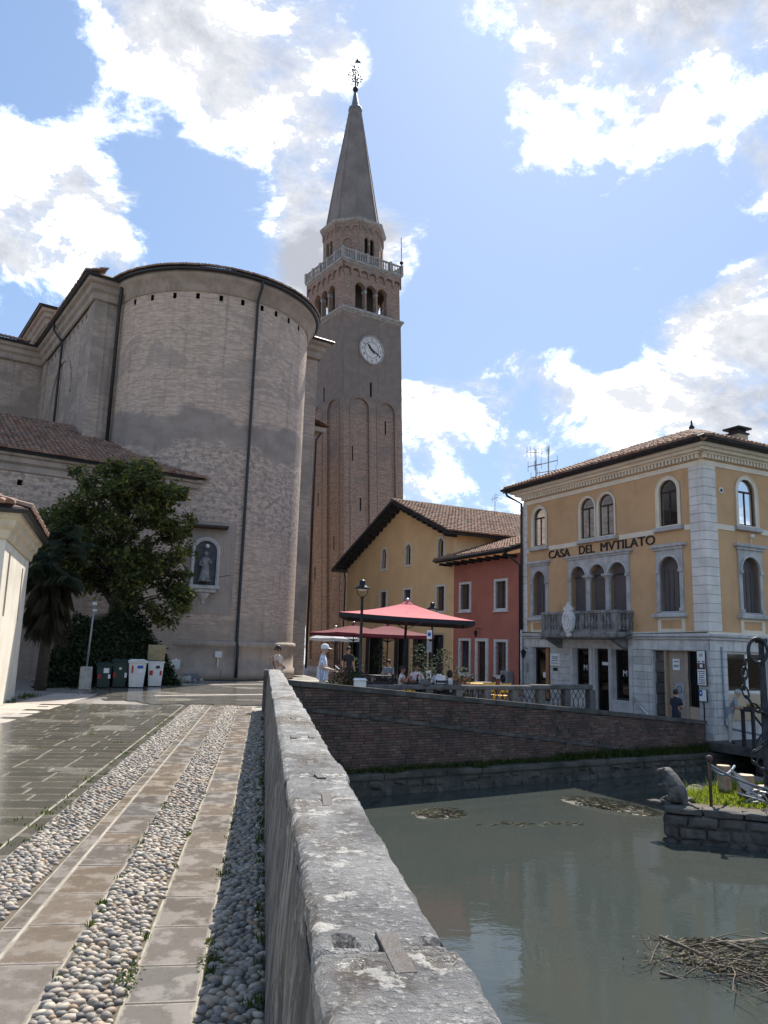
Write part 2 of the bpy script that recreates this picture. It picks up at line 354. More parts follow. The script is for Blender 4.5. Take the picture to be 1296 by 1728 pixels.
def parapet_mat():
    g = G('stained_parapet_render')
    st = g.noise(1., 7, .7, g.mul(g.obj, (9., 9., .9))); n = g.noise(2.2, 7, .7)
    col = g.mix(g.rng(st, .38, .60), (.30, .27, .235), (.10, .094, .086))
    col = g.mix(g.math('MULTIPLY', g.rng(n, .50, .62), .8), col, (.065, .062, .058))
    z = sepz(g)[2]
    col = g.mix(g.math('MULTIPLY', g.rng(g.noise(11, 6, .75), .56, .68), .6), col, (.48, .45, .40))
    return g.end(col, .9, g.bump(g.math('ADD', g.noise(16, 7, .75), st), .9, .03), 0, .25)
M['parapet'] = parapet_mat()
def water_mat():
    g = G('muddy_canal_water')
    p = g.n('ShaderNodeNewGeometry').outputs['Position']
    col = g.mix(g.rng(g.noise(.14, 4, .5, p), .38, .66), (.046, .056, .050), (.058, .062, .053))
    w = g.noise(1., 4, .55, g.mul(p, (1.5, 2.6, 1.)), .5); w2 = g.noise(1., 3, .5, g.mul(p, (9., 16., 1.)))
    calm = g.rng(g.noise(.25, 3, .5, p), .35, .65, .15, 1.)
    h = g.math('ADD', g.math('MULTIPLY', w, .8), g.math('MULTIPLY', g.math('MULTIPLY', w2, .22), calm))
    return g.end(col, .02, g.bump(h, .10, .05), 0, .5, IOR=1.33)
M['water'] = water_mat()
def leaf_mat(name, stops, trans=.35, rough=.7):
    g = G(name); r = g.rnd(); col = g.ramp(r, *stops)
    b = g.n('ShaderNodeBsdfPrincipled'); g.set(b.inputs['Base Color'], col); b.inputs['Roughness'].default_value = rough; b.inputs['Specular IOR Level'].default_value = .2
    t = g.n('ShaderNodeBsdfTranslucent'); g.set(t.inputs['Color'], g.mix(1., col, (1.6, 1.5, .6), 'MULTIPLY'))
    mxs = g.n('ShaderNodeMixShader'); mxs.inputs[0].default_value = trans
    g.t.links.new(b.outputs[0], mxs.inputs[1]); g.t.links.new(t.outputs[0], mxs.inputs[2]); g.t.links.new(mxs.outputs[0], g.out.inputs[0]); return g.m
M['leaf'] = leaf_mat('tree_leaf', [(0, (.05, .066, .037)), (.35, (.075, .098, .048)), (.7, (.11, .135, .06)), (.9, (.19, .19, .07)), (1, (.30, .25, .08))], .5)
M['ivy'] = leaf_mat('ivy_leaf', [(0, (.020, .033, .018)), (.5, (.032, .052, .025)), (1, (.052, .078, .034))], .2)
M['palm_leaf'] = leaf_mat('palm_leaf', [(0, (.026, .042, .028)), (.5, (.038, .056, .035)), (1, (.07, .07, .038))], .2)
M['grass'] = leaf_mat('grass_blade', [(0, (.09, .14, .025)), (.5, (.15, .21, .04)), (1, (.26, .28, .08))], .5)
M['weed'] = leaf_mat('wall_weed', [(0, (.03, .055, .016)), (.6, (.055, .085, .022)), (1, (.11, .12, .04))], .35)
M['flower'] = leaf_mat('pink_petal', [(0, (.5, .05, .12)), (1, (.65, .16, .25))], .3)
M['bark'] = basic('bark', (.09, .072, .055), (.05, .04, .03), 8, .9, .7, 30)
def cloth(name, c, trans=.25):
    g = G(name); col = g.mix(g.rng(g.noise(3, 4), .35, .7), c, tuple(x*.86 for x in c))
    b = g.n('ShaderNodeBsdfPrincipled'); g.set(b.inputs['Base Color'], col); b.inputs['Roughness'].default_value = .85; b.inputs['Specular IOR Level'].default_value = .2
    t = g.n('ShaderNodeBsdfTranslucent'); g.set(t.inputs['Color'], col); mxs = g.n('ShaderNodeMixShader'); mxs.inputs[0].default_value = trans
    g.t.links.new(b.outputs[0], mxs.inputs[1]); g.t.links.new(t.outputs[0], mxs.inputs[2]); g.t.links.new(mxs.outputs[0], g.out.inputs[0]); return g.m
M['canopy_red'] = cloth('red_canopy', (.60, .16, .17), .06)
M['canopy_dark'] = cloth('burgundy_canopy', (.17, .035, .045), .04)
M['canopy_white'] = cloth('white_canopy', (.72, .72, .72), .3)

# ---------------------------------------------------------------- mesh helpers
class MB:
    def __init__(s): s.v = []; s.f = []; s.r = []; s.cur = 0.
    def face(s, pts, r=None):
        i = len(s.v); s.v += [tuple(p) for p in pts]; s.f.append(tuple(range(i, i+len(pts)))); s.r.append(s.cur if r is None else r)
    def raw(s, vs, fs, r=None):
        i = len(s.v); s.v += [tuple(p) for p in vs]
        for f in fs: s.f.append(tuple(i+k for k in f)); s.r.append(s.cur if r is None else r)
    def box(s, x0, x1, y0, y1, z0, z1, r=None):
        v = [(x, y, z) for z in (z0, z1) for y in (y0, y1) for x in (x0, x1)]
        s.raw(v, [(0, 2, 3, 1), (4, 5, 7, 6), (0, 1, 5, 4), (2, 6, 7, 3), (0, 4, 6, 2), (1, 3, 7, 5)], r)
    def bbox(s, x0, x1, y0, y1, z0, z1, b=.01, r=None):
        """box with a chamfered top / front edge ring (all 12 edges cut by b on the z and y faces)"""
        v = []
        for z, ins in ((z0, b), (z0+b, 0), (z1-b, 0), (z1, b)):
            v += [(x0+ins, y0+ins, z), (x1-ins, y0+ins, z), (x1-ins, y1-ins, z), (x0+ins, y1-ins, z)]
        f = [(3, 2, 1, 0), (12, 13, 14, 15)]
        for k in range(3):
            for i in range(4):
                j = (i+1) % 4; f.append((4*k+i, 4*k+j, 4*k+4+j, 4*k+4+i))
        s.raw(v, f, r)
    def extr(s, poly, y0, y1, r=None):
        n = len(poly); v = [(x, y0, z) for x, z in poly]+[(x, y1, z) for x, z in poly]
        f = [tuple(range(n-1, -1, -1)), tuple(range(n, 2*n))]+[(i, (i+1) % n, n+(i+1) % n, n+i) for i in range(n)]
        s.raw(v, f, r)
    def prism(s, poly, z0, z1, r=None):
        n = len(poly); v = [(x, y, z0) for x, y in poly]+[(x, y, z1) for x, y in poly]
        s.raw(v, [tuple(range(n-1, -1, -1)), tuple(range(n, 2*n))]+[(i, (i+1) % n, n+(i+1) % n, n+i) for i in range(n)], r)
    def ring(s, inner, outer, y0, y1, closed=True):
        n = len(inner); m = n if closed else n-1
        for i in range(m):
            j = (i+1) % n; a, b, c, d = inner[i], inner[j], outer[j], outer[i]
            s.face([(a[0], y0, a[1]), (b[0], y0, b[1]), (c[0], y0, c[1]), (d[0], y0, d[1])])
            s.face([(d[0], y0, d[1]), (c[0], y0, c[1]), (c[0], y1, c[1]), (d[0], y1, d[1])])
            s.face([(b[0], y0, b[1]), (a[0], y0, a[1]), (a[0], y1, a[1]), (b[0], y1, b[1])])
    def wall(s, outer, holes, y=0., depth=.2):
        """a wall face in the xz plane with real openings and their reveals"""
        pl = [[Vector((x, z, 0)) for x, z in q] for q in [outer]+holes]
        flat = [p for q in pl for p in q]
        tris = geometry.tessellate_polygon(pl)
        vs = [(p.x, y, p.y) for p in flat]; fs = []
        for t in tris:
            a, b, c = [flat[i] for i in t]
            fs.append(t if (b-a).cross(c-a).z > 0 else (t[0], t[2], t[1]))
        s.raw(vs, fs)
        for h in holes:
            for i in range(len(h)):
                a, b = h[i], h[(i+1) % len(h)]
                s.face([(b[0], y, b[1]), (a[0], y, a[1]), (a[0], y+depth, a[1]), (b[0], y+depth, b[1])])
    def tube(s, path, rr, n=8, caps=True, r=None):
        path = [Vector(p) for p in path]; m = len(path)
        if not isinstance(rr, (list, tuple)): rr = [rr]*m
        rings = []; up = None
        for i, p in enumerate(path):
            t = (path[min(i+1, m-1)]-path[max(i-1, 0)]).normalized()
            if up is None:
                up = Vector((0, 0, 1)) if abs(t.z) < .9 else Vector((1, 0, 0))
            a = up.cross(t).normalized(); b = t.cross(a).normalized(); up = b
            rings.append([p+(a*math.cos(2*PI*k/n)+b*math.sin(2*PI*k/n))*rr[i] for k in range(n)])
        v = [q for g in rings for q in g]; f = []
        for i in range(m-1):
            for k in range(n):
                f.append((i*n+k, i*n+(k+1) % n, (i+1)*n+(k+1) % n, (i+1)*n+k))
        if caps: f += [tuple(range(n-1, -1, -1)), tuple((m-1)*n+k for k in range(n))]
        s.raw(v, f, r)
    def lathe(s, prof, c=(0, 0, 0), n=16, a0=0., a1=2*PI, r=None):
        full = abs(a1-a0-2*PI) < 1e-6; k = n if full else n+1; v = []; f = []
        for i in range(k):
            a = a0+(a1-a0)*i/n
            for rr, z in prof: v.append((c[0]+rr*math.cos(a), c[1]+rr*math.sin(a), c[2]+z))
        p = len(prof)
        for i in range(n):
            j = (i+1) % k
            for q in range(p-1): f.append((i*p+q, j*p+q, j*p+q+1, i*p+q+1))
        s.raw(v, f, r)
    def sphere(s, c, rx, ry=None, rz=None, n=10, m=7, r=None):
        ry = ry or rx; rz = rz or rx; v = []; f = []
        for j in range(m+1):
            t = PI*j/m
            for i in range(n): v.append((c[0]+rx*math.sin(t)*math.cos(2*PI*i/n), c[1]+ry*math.sin(t)*math.sin(2*PI*i/n), c[2]+rz*math.cos(t)))
        for j in range(m):
            for i in range(n): f.append((j*n+i, (j+1)*n+i, (j+1)*n+(i+1) % n, j*n+(i+1) % n))
        s.raw(v, f, r)
    def grid(s, fn, nu, nv, r=None):
        v = [fn(i/nu, j/nv) for j in range(nv+1) for i in range(nu+1)]
        s.raw(v, [(j*(nu+1)+i, j*(nu+1)+i+1, (j+1)*(nu+1)+i+1, (j+1)*(nu+1)+i) for j in range(nv) for i in range(nu)], r)
    def mesh(s, name, mat, smooth=False, uvf=None):
        me = bpy.data.meshes.new(name); me.from_pydata(s.v, [], s.f)
        at = me.attributes.new('rnd', 'FLOAT', 'FACE'); at.data.foreach_set('value', s.r)
        uv = me.uv_layers.new(name='UVMap'); buf = [0.]*(2*len(me.loops))
        for p in me.polygons:
            nx, ny, nz = p.normal
            hl = math.hypot(nx, ny)
            if hl > .5: tx, ty = -ny/hl, nx/hl
            for li in p.loop_indices:
                co = s.v[me.loops[li].vertex_index]
                if uvf: u, w = uvf(co)
                elif hl > .5: u, w = co[0]*tx+co[1]*ty, co[2]
                else: u, w = co[0], co[1]
                buf[2*li] = u; buf[2*li+1] = w
        uv.data.foreach_set('uv', buf)
        if isinstance(mat, (list, tuple)):
            for m_ in mat: me.materials.append(m_)
        else: me.materials.append(mat)
        if smooth: me.polygons.foreach_set('use_smooth', [True]*len(me.polygons))
        me.update(); return me
    def build(s, name, mat, parent=None, smooth=False, uvf=None):
        if isinstance(mat, str): mat = M[mat]
        o = bpy.data.objects.new(name, s.mesh(name, mat, smooth, uvf)); COL.objects.link(o)
        if parent: o.parent = parent
        return o
def link(name, me, parent=None, loc=None, rz=0., sc=None):
    o = bpy.data.objects.new(name, me); COL.objects.link(o)
    if parent: o.parent = parent
    if loc: o.location = loc
    if rz: o.rotation_euler.z = rz
    if sc: o.scale = sc
    return o
def tag(o, label=None, cat=None, group=None, kind=None):
    if label: o['label'] = label
    if cat: o['category'] = cat
    if group: o['group'] = group
    if kind: o['kind'] = kind
    return o
def empty(name, loc=(0, 0, 0), rz=0., label=None, cat=None, group=None):
    o = bpy.data.objects.new(name, None); COL.objects.link(o); o.location = loc; o.rotation_euler.z = rz
    o.empty_display_size = .2
    return tag(o, label, cat, group)
def bx(name, mat, parent, *a, b=0.):
    m = MB(); (m.bbox(*a, b=b) if b else m.box(*a)); return m.build(name, mat, parent)
def arch(xc, w, z0, zt, n=10):
    """closed outline: bottom left, bottom right, then over the arch"""
    h = w/2; zs = zt-h
    return [(xc-h, z0), (xc+h, z0)]+[(xc+h*math.cos(PI*i/n), zs+h*math.sin(PI*i/n)) for i in range(n+1)]
def rect(x0, x1, z0, z1): return [(x0, z0), (x1, z0), (x1, z1), (x0, z1)]
def tiles(mb, o, eu, ev, U, V, inside=None, w=.23, l=.40, rn=R):
    o, eu, ev = Vector(o), Vector(eu).normalized(), Vector(ev).normalized(); nr = eu.cross(ev)
    if nr.z < 0: nr = -nr
    nc, nw = max(1, int(U/w)), max(1, int(math.ceil(V/l))); w = U/nc; l = V/nw
    for i in range(nc):
        for j in range(nw):
            u = (i+.5)*w
            if inside and not inside(u, (j+.5)*l): continue
            jx, jz, ra = rn.uniform(-.015, .015), rn.uniform(0, .018), w*.5
            sk = rn.uniform(-.02, .02); vs = []
            for e, (vv, k, lift) in enumerate(((j*l-.05+rn.uniform(-.015, .015), 1.02, .045), ((j+1)*l+.03, .82, .005))):
                for q in range(5):
                    a = PI*q/4
                    vs.append(o+eu*(u+jx+sk*e+ra*k*math.cos(a))+ev*vv+nr*(lift+jz+ra*1.0*k*math.sin(a)))
            mb.raw(vs, [(q, q+1, q+6, q+5) for q in range(4)]+[(4, 3, 2, 1, 0)], rn.random())
TILE = {}
def tile_field(par_, o, eu, ev, U, V, inside=None, w=.23, l=.40, limit=300, row_max=99, rn=R, score=None):
    """barrel tiles: the ones that show largest are parts of their own, the rest one joined part"""
    o, eu, ev = Vector(o), Vector(eu).normalized(), Vector(ev).normalized(); nr = eu.cross(ev)
    if nr.z < 0: nr = -nr; 
    nc, nw = max(1, int(U/w)), max(1, int(math.ceil(V/l))); w = U/nc; l = V/nw; key = (round(w, 3), round(l, 3))
    if key not in TILE:
        ms = []
        for k in range(3):
            q = MB(); rr = random.Random(k); vs = []
            for e, (vv, kk, lift) in enumerate(((-.05+rr.uniform(-.012, .012), 1.02, .045), (l+.03, .82, .005))):
                for a in range(5): vs.append((w*.5*kk*math.cos(PI*a/4)+e*rr.uniform(-.015, .015), vv, lift+w*.5*kk*math.sin(PI*a/4)))
            q.raw(vs, [(a, a+1, a+6, a+5) for a in range(4)]+[(4, 3, 2, 1, 0)]); ms.append(q.mesh('roof_tile', M['tile']))
        TILE[key] = ms
    cells = [(i, j) for i in range(nc) for j in range(nw) if not inside or inside((i+.5)*w, (j+.5)*l)]
    cells.sort(key=score or (lambda c: c[1]))
    ex = ev.cross(nr).normalized(); rot = Matrix((ex, ev, nr)).transposed().to_4x4()
    for i, j in cells[:limit]:
        t = link('roof_tile', TILE[key][rn.randrange(3)], par_)
        t.matrix_local = Matrix.Translation(o+eu*((i+.5)*w+rn.uniform(-.012, .012))+ev*(j*l+rn.uniform(-.012, .012))+nr*rn.uniform(0, .018)) @ rot
    m = MB()
    for i, j in cells[limit:]:
        jx, jz, ra = rn.uniform(-.015, .015), rn.uniform(0, .018), w*.5; vs = []
        for e, (vv, k, lift) in enumerate(((j*l-.05, 1.02, .045), ((j+1)*l+.03, .82, .005))):
            for q in range(5):
                a = PI*q/4; vs.append(o+eu*((i+.5)*w+jx+ra*k*math.cos(a))+ev*vv+nr*(lift+jz+ra*k*math.sin(a)))
        m.raw(vs, [(q, q+1, q+6, q+5) for q in range(4)]+[(4, 3, 2, 1, 0)], rn.random())
    if m.f: tag(m.build('roof_tiles', 'tile', par_), kind='stuff')
def text_obj(name, body, size, mat, parent, loc, rot, ext=.01, align='CENTER', sx=1.):
    cu = bpy.data.curves.new(name, 'FONT'); cu.body = body; cu.size = size; cu.extrude = ext; cu.align_x = align
    t = bpy.data.objects.new('tmp', cu); COL.objects.link(t)
    dg = bpy.context.evaluated_depsgraph_get(); me = bpy.data.meshes.new_from_object(t.evaluated_get(dg))
    bpy.data.objects.remove(t); me.name = name; me.materials.clear(); me.materials.append(M[mat])
    o = link(name, me, parent, loc); o.rotation_euler = rot; o.scale = (sx, 1, 1); return o

# ---------------------------------------------------------------- the setting: terrain, water, streets
ZW = -2.05
FA, FB = Vector((.5, 20.0, 0)), Vector((15.4, 25.72, 0))      # foot of the canal wall, street side line
def zg(x):
    t = [(0, 0), (5, -.1), (10, -.3), (12.4, -.36), (14, -.62), (15.85, -1.3), (400, -1.3)]
    if x <= 0: return 0.
    for (a, b), (c, d) in zip(t, t[1:]):
        if x <= c: return b+(d-b)*(x-a)/(c-a)
    return -1.3
m = MB(); m.face([(-3000, -3000, -3.2), (3000, -3000, -3.2), (3000, 3000, -3.2), (-3000, 3000, -3.2)])
tag(m.build('ground', 'earth'), kind='structure')
m = MB(); m.face([(.2, -40, ZW), (90, -40, ZW), (90, 60, ZW), (.2, 60, ZW)])
tag(m.build('canal_water', 'water'), kind='structure')
m = MB(); m.box(-400, .3, -60, 22, -3.1, -.0035)
tag(m.build('quay_ground', 'mortar'), kind='structure')
# street on the far bank: one sheet that falls towards the corner house
def ystart(x):
    if x < FB.x: return FA.y+(FB.y-FA.y)*(x-FA.x)/(FB.x-FA.x)+.2
    return 25.9+(x-15.5)*.336+.1
xs = [-400, -100, -40, -20, .3]+[.3+.5*i for i in range(1, 34)]+[20, 30, 60, 150, 600]
m = MB()
def rowy(x, k):
    y0 = 22. if x <= .3 else ystart(x)
    if x > 30: y0 = ystart(30)
    return [y0, y0+6, y0+14, y0+30, 120, 600][k]
vs = [(x, rowy(x, k), zg(x)-.035) for k in range(6) for x in xs]
nx = len(xs); m.raw(vs, [(k*nx+i, k*nx+i+1, (k+1)*nx+i+1, (k+1)*nx+i) for k in range(5) for i in range(nx-1)])
m.box(-400, .3, 21.9, 23, -3.1, -.06)
def street_mat():
    g = G('street_paving'); p = g.n('ShaderNodeNewGeometry').outputs['Position']
    br = g.n('ShaderNodeTexBrick'); g.set(br.inputs['Vector'], p); br.inputs['Scale'].default_value = 1.
    br.inputs['Brick Width'].default_value = .6; br.inputs['Row Height'].default_value = .35; br.inputs['Mortar Size'].default_value = .012
    g.set(br.inputs['Color1'], (.36, .33, .29)); g.set(br.inputs['Color2'], (.28, .26, .23)); g.set(br.inputs['Mortar'], (.10, .095, .08))
    n = g.noise(.7, 5, .6, p)
    return g.end(g.mix(g.rng(n, .4, .65), br.outputs['Color'], (.22, .20, .18)), g.rng(n, .4, .6, .25, .6), g.bump(br.outputs['Fac'], -.3, .01), 0, .5)
M['street'] = street_mat()
tag(m.build('street', 'street'), kind='structure')

# ---- quay promenade paving
def weighted_slabs(y0, y1, a, b):
    y = y0
    while y < y1:
        d = R.uniform(a, b); yield y, min(y+d, y1+.2); y += d
lane = tag(empty('promenade'), kind='structure')
slab_cache = {}
def slab(parent, name, x0, x1, y0, y1, mat, h=.0, j=.008, tilt=.0015):
    """one paving stone with worn, slightly uneven top edge"""
    w, d = round(x1-x0-2*j, 2), round(y1-y0-2*j*.7, 2); key = (w, d, mat)
    if key not in slab_cache:
        m = MB(); m.bbox(-w/2, w/2, -d/2, d/2, -.06, 0, b=.003)
        slab_cache[key] = m.mesh(name, M[mat])
    o = link(name, slab_cache[key], parent, ((x0+x1)/2, (y0+y1)/2, h+R.uniform(.0, .003)))
    o.rotation_euler = (R.uniform(-tilt, tilt), R.uniform(-tilt, tilt), 0); return o
for x0, x1, jt in ((-.585, -.225, [3.2, 3.72, 4.23, 4.68, 5.27, 5.85, 6.18, 6.53, 7.11]), (-1.345, -.98, [3.4, 3.95, 4.75, 5.35, 5.95, 6.65, 7.3])):
    ys = list(jt)
    while ys[-1] < 22.: ys.append(ys[-1]+R.choice((.42, .5, .55, .62, .7)))
    for a, b in zip(ys, ys[1:]): slab(lane, 'paving_slab', x0, x1, a, b, 'slab')
ys = [4.4]
while ys[-1] < 22.: ys.append(ys[-1]+R.choice((.6, .75, .9)))
for a, b in zip(ys, ys[1:]): slab(lane, 'edge_slab', -1.475, -1.352, a, b, 'slab', j=.004)
ys = [6.]
while ys[-1] < 22.: ys.append(ys[-1]+R.choice((.6, .75, .9)))
for a, b in zip(ys, ys[1:]): slab(lane, 'border_slab', -2.08, -1.94, a, b, 'sett', j=.004)
# road setts, laid in courses across the road
road = tag(empty('quay_road'), kind='structure')
y = 6.2
while y < 22.2:
    dd = R.choice((.34, .38, .42)); x = -2.09; first = R.choice((.35, .5, .62)); lim = -2.09-min(2.7, .9+.42*(y-6.))
    while x > lim-.3:
        w = first if first else R.choice((.5, .58, .66, .76)); first = None
        slab(road, 'road_slab', x-w, x, y+.0, y+dd, 'sett', j=.003, tilt=.002); x -= w
    y += dd
# side strip and pale walk beside the white building
walk = tag(empty('side_walk'), kind='structure')
for k in range(24):
    yy = 11+k*.62
    slab(walk, 'walk_slab', -5.75, -5.1, yy, yy+.62, 'dry_slab', j=.006)
    slab(walk, 'walk_slab', -6.4, -5.75, yy+.2, yy+.82, 'dry_slab', j=.006)
# river pebbles set in strips
def pebble_mesh(k, lo=False):
    bm = bmesh.new(); bmesh.ops.create_icosphere(bm, subdivisions=1 if lo else 2, radius=1)
    rr = random.Random(k)
    ax = (rr.uniform(.9, 1.25), rr.uniform(.62, .85), rr.uniform(.55, .8))
    off = Vector((rr.random()*9, rr.random()*9, 0))
    for v in bm.verts:
        d = 1+.16*mnoise.noise(v.co*1.1+off); v.co = Vector((v.co.x*ax[0], v.co.y*ax[1], v.co.z*ax[2]))*d
    vs = [v.co.copy() for v in bm.verts]; fs = [tuple(v.index for v in f.verts) for f in bm.faces]; bm.free(); return vs, fs
PHI = [pebble_mesh(k) for k in range(10)]; PLO = [pebble_mesh(k, True) for k in range(10)]
peb = []
for x0, x1, ya, yb in ((-1.93, -1.485, 5., 22.3), (-.972, -.595, 3.4, 22.3), (-.218, .10, 3.2, 20.9)):
    row = 0; y = ya
    while y < yb:
        st = .054 if y < 9 else .066
        x = x0+.025+(st*.5 if row % 2 else 0)
        while x < x1-.02:
            peb.append((x+R.uniform(-.016, .016), y+R.uniform(-.014, .014), R.choice((.02, .025, .028, .03, .033, .037))*R.uniform(.92, 1.08)*(1 if y < 9 else 1.12), R.uniform(-.9, .9), R.randrange(10), R.random())); x += st
        y += .047 if y < 9 else .058; row += 1
def vis(p): # inside the picture or not
    d = Vector((p[0], p[1], -CAMH)); z = d.dot(f_); return z > 0 and abs(d.dot(r2)/z) < .505 and abs(d.dot(u2)/z) < .67
peb.sort(key=lambda p: math.hypot(p[0], p[1]) if vis(p) else 999)
cob = tag(empty('cobble_strips'), kind='structure')
for x0, x1, ya, yb in ((-1.935, -1.48, 5., 22.3), (-.976, -.59, 3.4, 22.3), (-.222, .11, 3.2, 20.9)):
    m = MB(); m.face([(x0, ya, -.0005), (x1, ya, -.0005), (x1, yb, -.0005), (x0, yb, -.0005)]); m.build('cobble_bed', 'earth', cob)
pm = []
for k in range(10):
    m = MB(); m.raw(*PHI[k]); pm.append(m.mesh('cobble', M['pebble'], True))
for p in peb[:300]:
    o = link('cobble', pm[p[4]], cob, (p[0], p[1], .003), p[3], (p[2],)*3)
m = MB()
for p in peb[300:]:
    near = math.hypot(p[0], p[1]) < 8; vs, fs = (PHI if near else PLO)[p[4]]; c, s_ = math.cos(p[3]), math.sin(p[3]); q = p[2]
    m.raw([(p[0]+q*(v.x*c-v.y*s_), p[1]+q*(v.x*s_+v.y*c), +.003+q*v.z) for v in vs], fs, p[5])
tag(m.build('cobbles', 'pebble', cob, True), kind='stuff')
# cross street in front of the church: long dark wet slabs with pale kerb bands, parallel to the church front
CH = Vector((-3.85, 42.5, 0)); CA = math.atan2(.445, .896)
cross = tag(empty('cross_street', CH, CA), kind='structure')
vy = -19.6; CS = []
while vy < -7.2:
    d = R.choice((.38, .45, .5)); u = -9+R.random()
    while u < 9.5:
        w = R.uniform(.6, 1.1)
        wx = CH.x+math.cos(CA)*u-math.sin(CA)*(vy); wy = CH.y+math.sin(CA)*u+math.cos(CA)*vy
        if wy > 22.5 and wx < .2 or wy > 24 and wx < 2: CS.append((wy, u, u+w, vy, vy+d))
        u += w
    vy += d
CS.sort(); m = MB()
for i, q in enumerate(CS):
    if i < 300: slab(cross, 'street_slab', q[1], q[2], q[3], q[4], 'sett', h=-.004, j=.008, tilt=.001)
    else: m.bbox(q[1]+.01, q[2]-.01, q[3]+.01, q[4]-.01, -.05, R.uniform(-.006, .002), b=.004, r=R.random())
if m.f: tag(m.build('street_slabs', 'sett', cross), kind='stuff')
for v0, v1 in ((-15.35, -15.08), (-9.35, -9.05)):
    u = -7.
    while u < 5.4:
        w = R.uniform(.7, 1.1); wx = CH.x+math.cos(CA)*u-math.sin(CA)*v0
        if wx < .4: bx('kerb_stone', 'dry_slab', cross, u, u+w-.012, v0, v1, -.05, .012, b=.008)
        u += w

# ---- weeds and grass
def tuft(m, x, y, z, h, n, sp, w=.006, rn=R):
    for _ in range(n):
        a = rn.uniform(0, 2*PI); l = h*rn.uniform(.5, 1.1); bx_, by_ = x+rn.gauss(0, sp), y+rn.gauss(0, sp)
        le = rn.uniform(.1, .7)*l; dx, dy = math.cos(a), math.sin(a); px, py = -dy*w, dx*w
        p0 = Vector((bx_, by_, z)); p1 = p0+Vector((dx*le*.35, dy*le*.35, l*.6)); p2 = p0+Vector((dx*le, dy*le, l))
        e = Vector((px, py, 0))
        m.raw([p0-e, p0+e, p1+e*.8, p1-e*.8, p2], [(0, 1, 2, 3), (3, 2, 4)], rn.random())
def leaf(m, p, s, rn=R, asp=.55, droop=0.):
    a, b = rn.uniform(0, 2*PI), rn.uniform(-.9, .9)-droop
    d = Vector((math.cos(a)*math.cos(b), math.sin(a)*math.cos(b), math.sin(b)))
    s1 = d.cross(Vector((rn.uniform(-.5, .5), rn.uniform(-.5, .5), 1))).normalized()
    nn = d.cross(s1)
    t = p+d*s; mid = p+d*s*.5
    m.raw([p, mid+s1*s*asp*.5+nn*s*.08, t, mid-s1*s*asp*.5+nn*s*.08], [(0, 1, 2), (0, 2, 3)], rn.random())
m = MB()
for _ in range(90):
    y = R.uniform(3.6, 20); tuft(m, .09+R.uniform(-.05, .0), y, 0, R.uniform(.03, .09), 10, .02, .005)
for _ in range(40):
    y = R.uniform(4.5, 9); x = R.choice((-.21, -.60, -.96, -1.94))
    tuft(m, x+R.uniform(-.01, .02), y, 0, R.uniform(.02, .06), 12, .018, .005)
for x, y, n in ((-.19, 4.75, 60), (-.62, 4.45, 60), (-.2, 6.4, 40), (-.98, 7.1, 25), (-.17, 4.6, 40), (-.6, 4.6, 40)):
    for _ in range(n): leaf(m, Vector((x+R.gauss(0, .035), y+R.gauss(0, .08), R.uniform(0, .05))), R.uniform(.02, .035))
for _ in range(260):
    y = R.uniform(3.9, 12); leaf(m, Vector((.085+R.gauss(0, .02), y, R.uniform(0, .07))), R.uniform(.015, .03))
for _ in range(45):
    y = R.uniform(7, 19); x = R.choice((-1.95, -2.07, R.uniform(-4.2, -2.1)))
    tuft(m, x, y, 0, R.uniform(.02, .045), 14, .05, .006)
for _ in range(30): tuft(m, R.uniform(-7.0, -6.6), R.uniform(21, 25), -.03, .12, 12, .06, .008)
tag(m.build('paving_weeds', 'weed'), 'sparse small green weeds growing in the joints of the quay paving', 'weeds', kind='stuff')

# ---- parapet along the quay
par = empty('parapet_wall', (0, 0, 0), 0, 'low stone-capped quay parapet running from the foreground to the church', 'wall')
def jit(x, y, z, s=1., f=3.): return mnoise.noise(Vector((x, y, z))*f)*s
m = MB()
def pface(u, v):
    y = -3+u*23.8; z = v*1.015
    return (.10+.046*v+jit(0, y, z, .012, 2.2)+jit(3, y, z, .006, 9), y, z)
m.grid(pface, 340, 14)
m.grid(lambda u, v: (pface(v, 1)[0] if u == 0 else .15+.3*u, pface(v, 1)[1], 1.015), 3, 340)
m.face([(.44, -3, .96), (.44, 20.8, .96), (.46, 20.8, -2.6), (.46, -3, -2.6)])
m.face([(.1, -3, 0), (.44, -3, 0), (.44, -3, .96), (.155, -3, .96)])
m.face([(.1, 20.8, 0), (.155, 20.8, .96), (.44, 20.8, .96), (.44, 20.8, 0)])
m.build('parapet_body', 'parapet', par)
CJ = [-.35, 1.85, 3.55, 4.2, 4.62, 5.88, 7.29]
while CJ[-1] < 19.5: CJ.append(CJ[-1]+R.choice((1.25, 1.45, 1.6)))
CJ[-1] = 20.7
POCK = [(.195, .245, 1.88, 1.95, .05), (.19, .25, 1.74, 1.80, .010), (.405, .455, 1.885, 1.93, .05), (.39, .45, 1.74, 1.80, .012)]
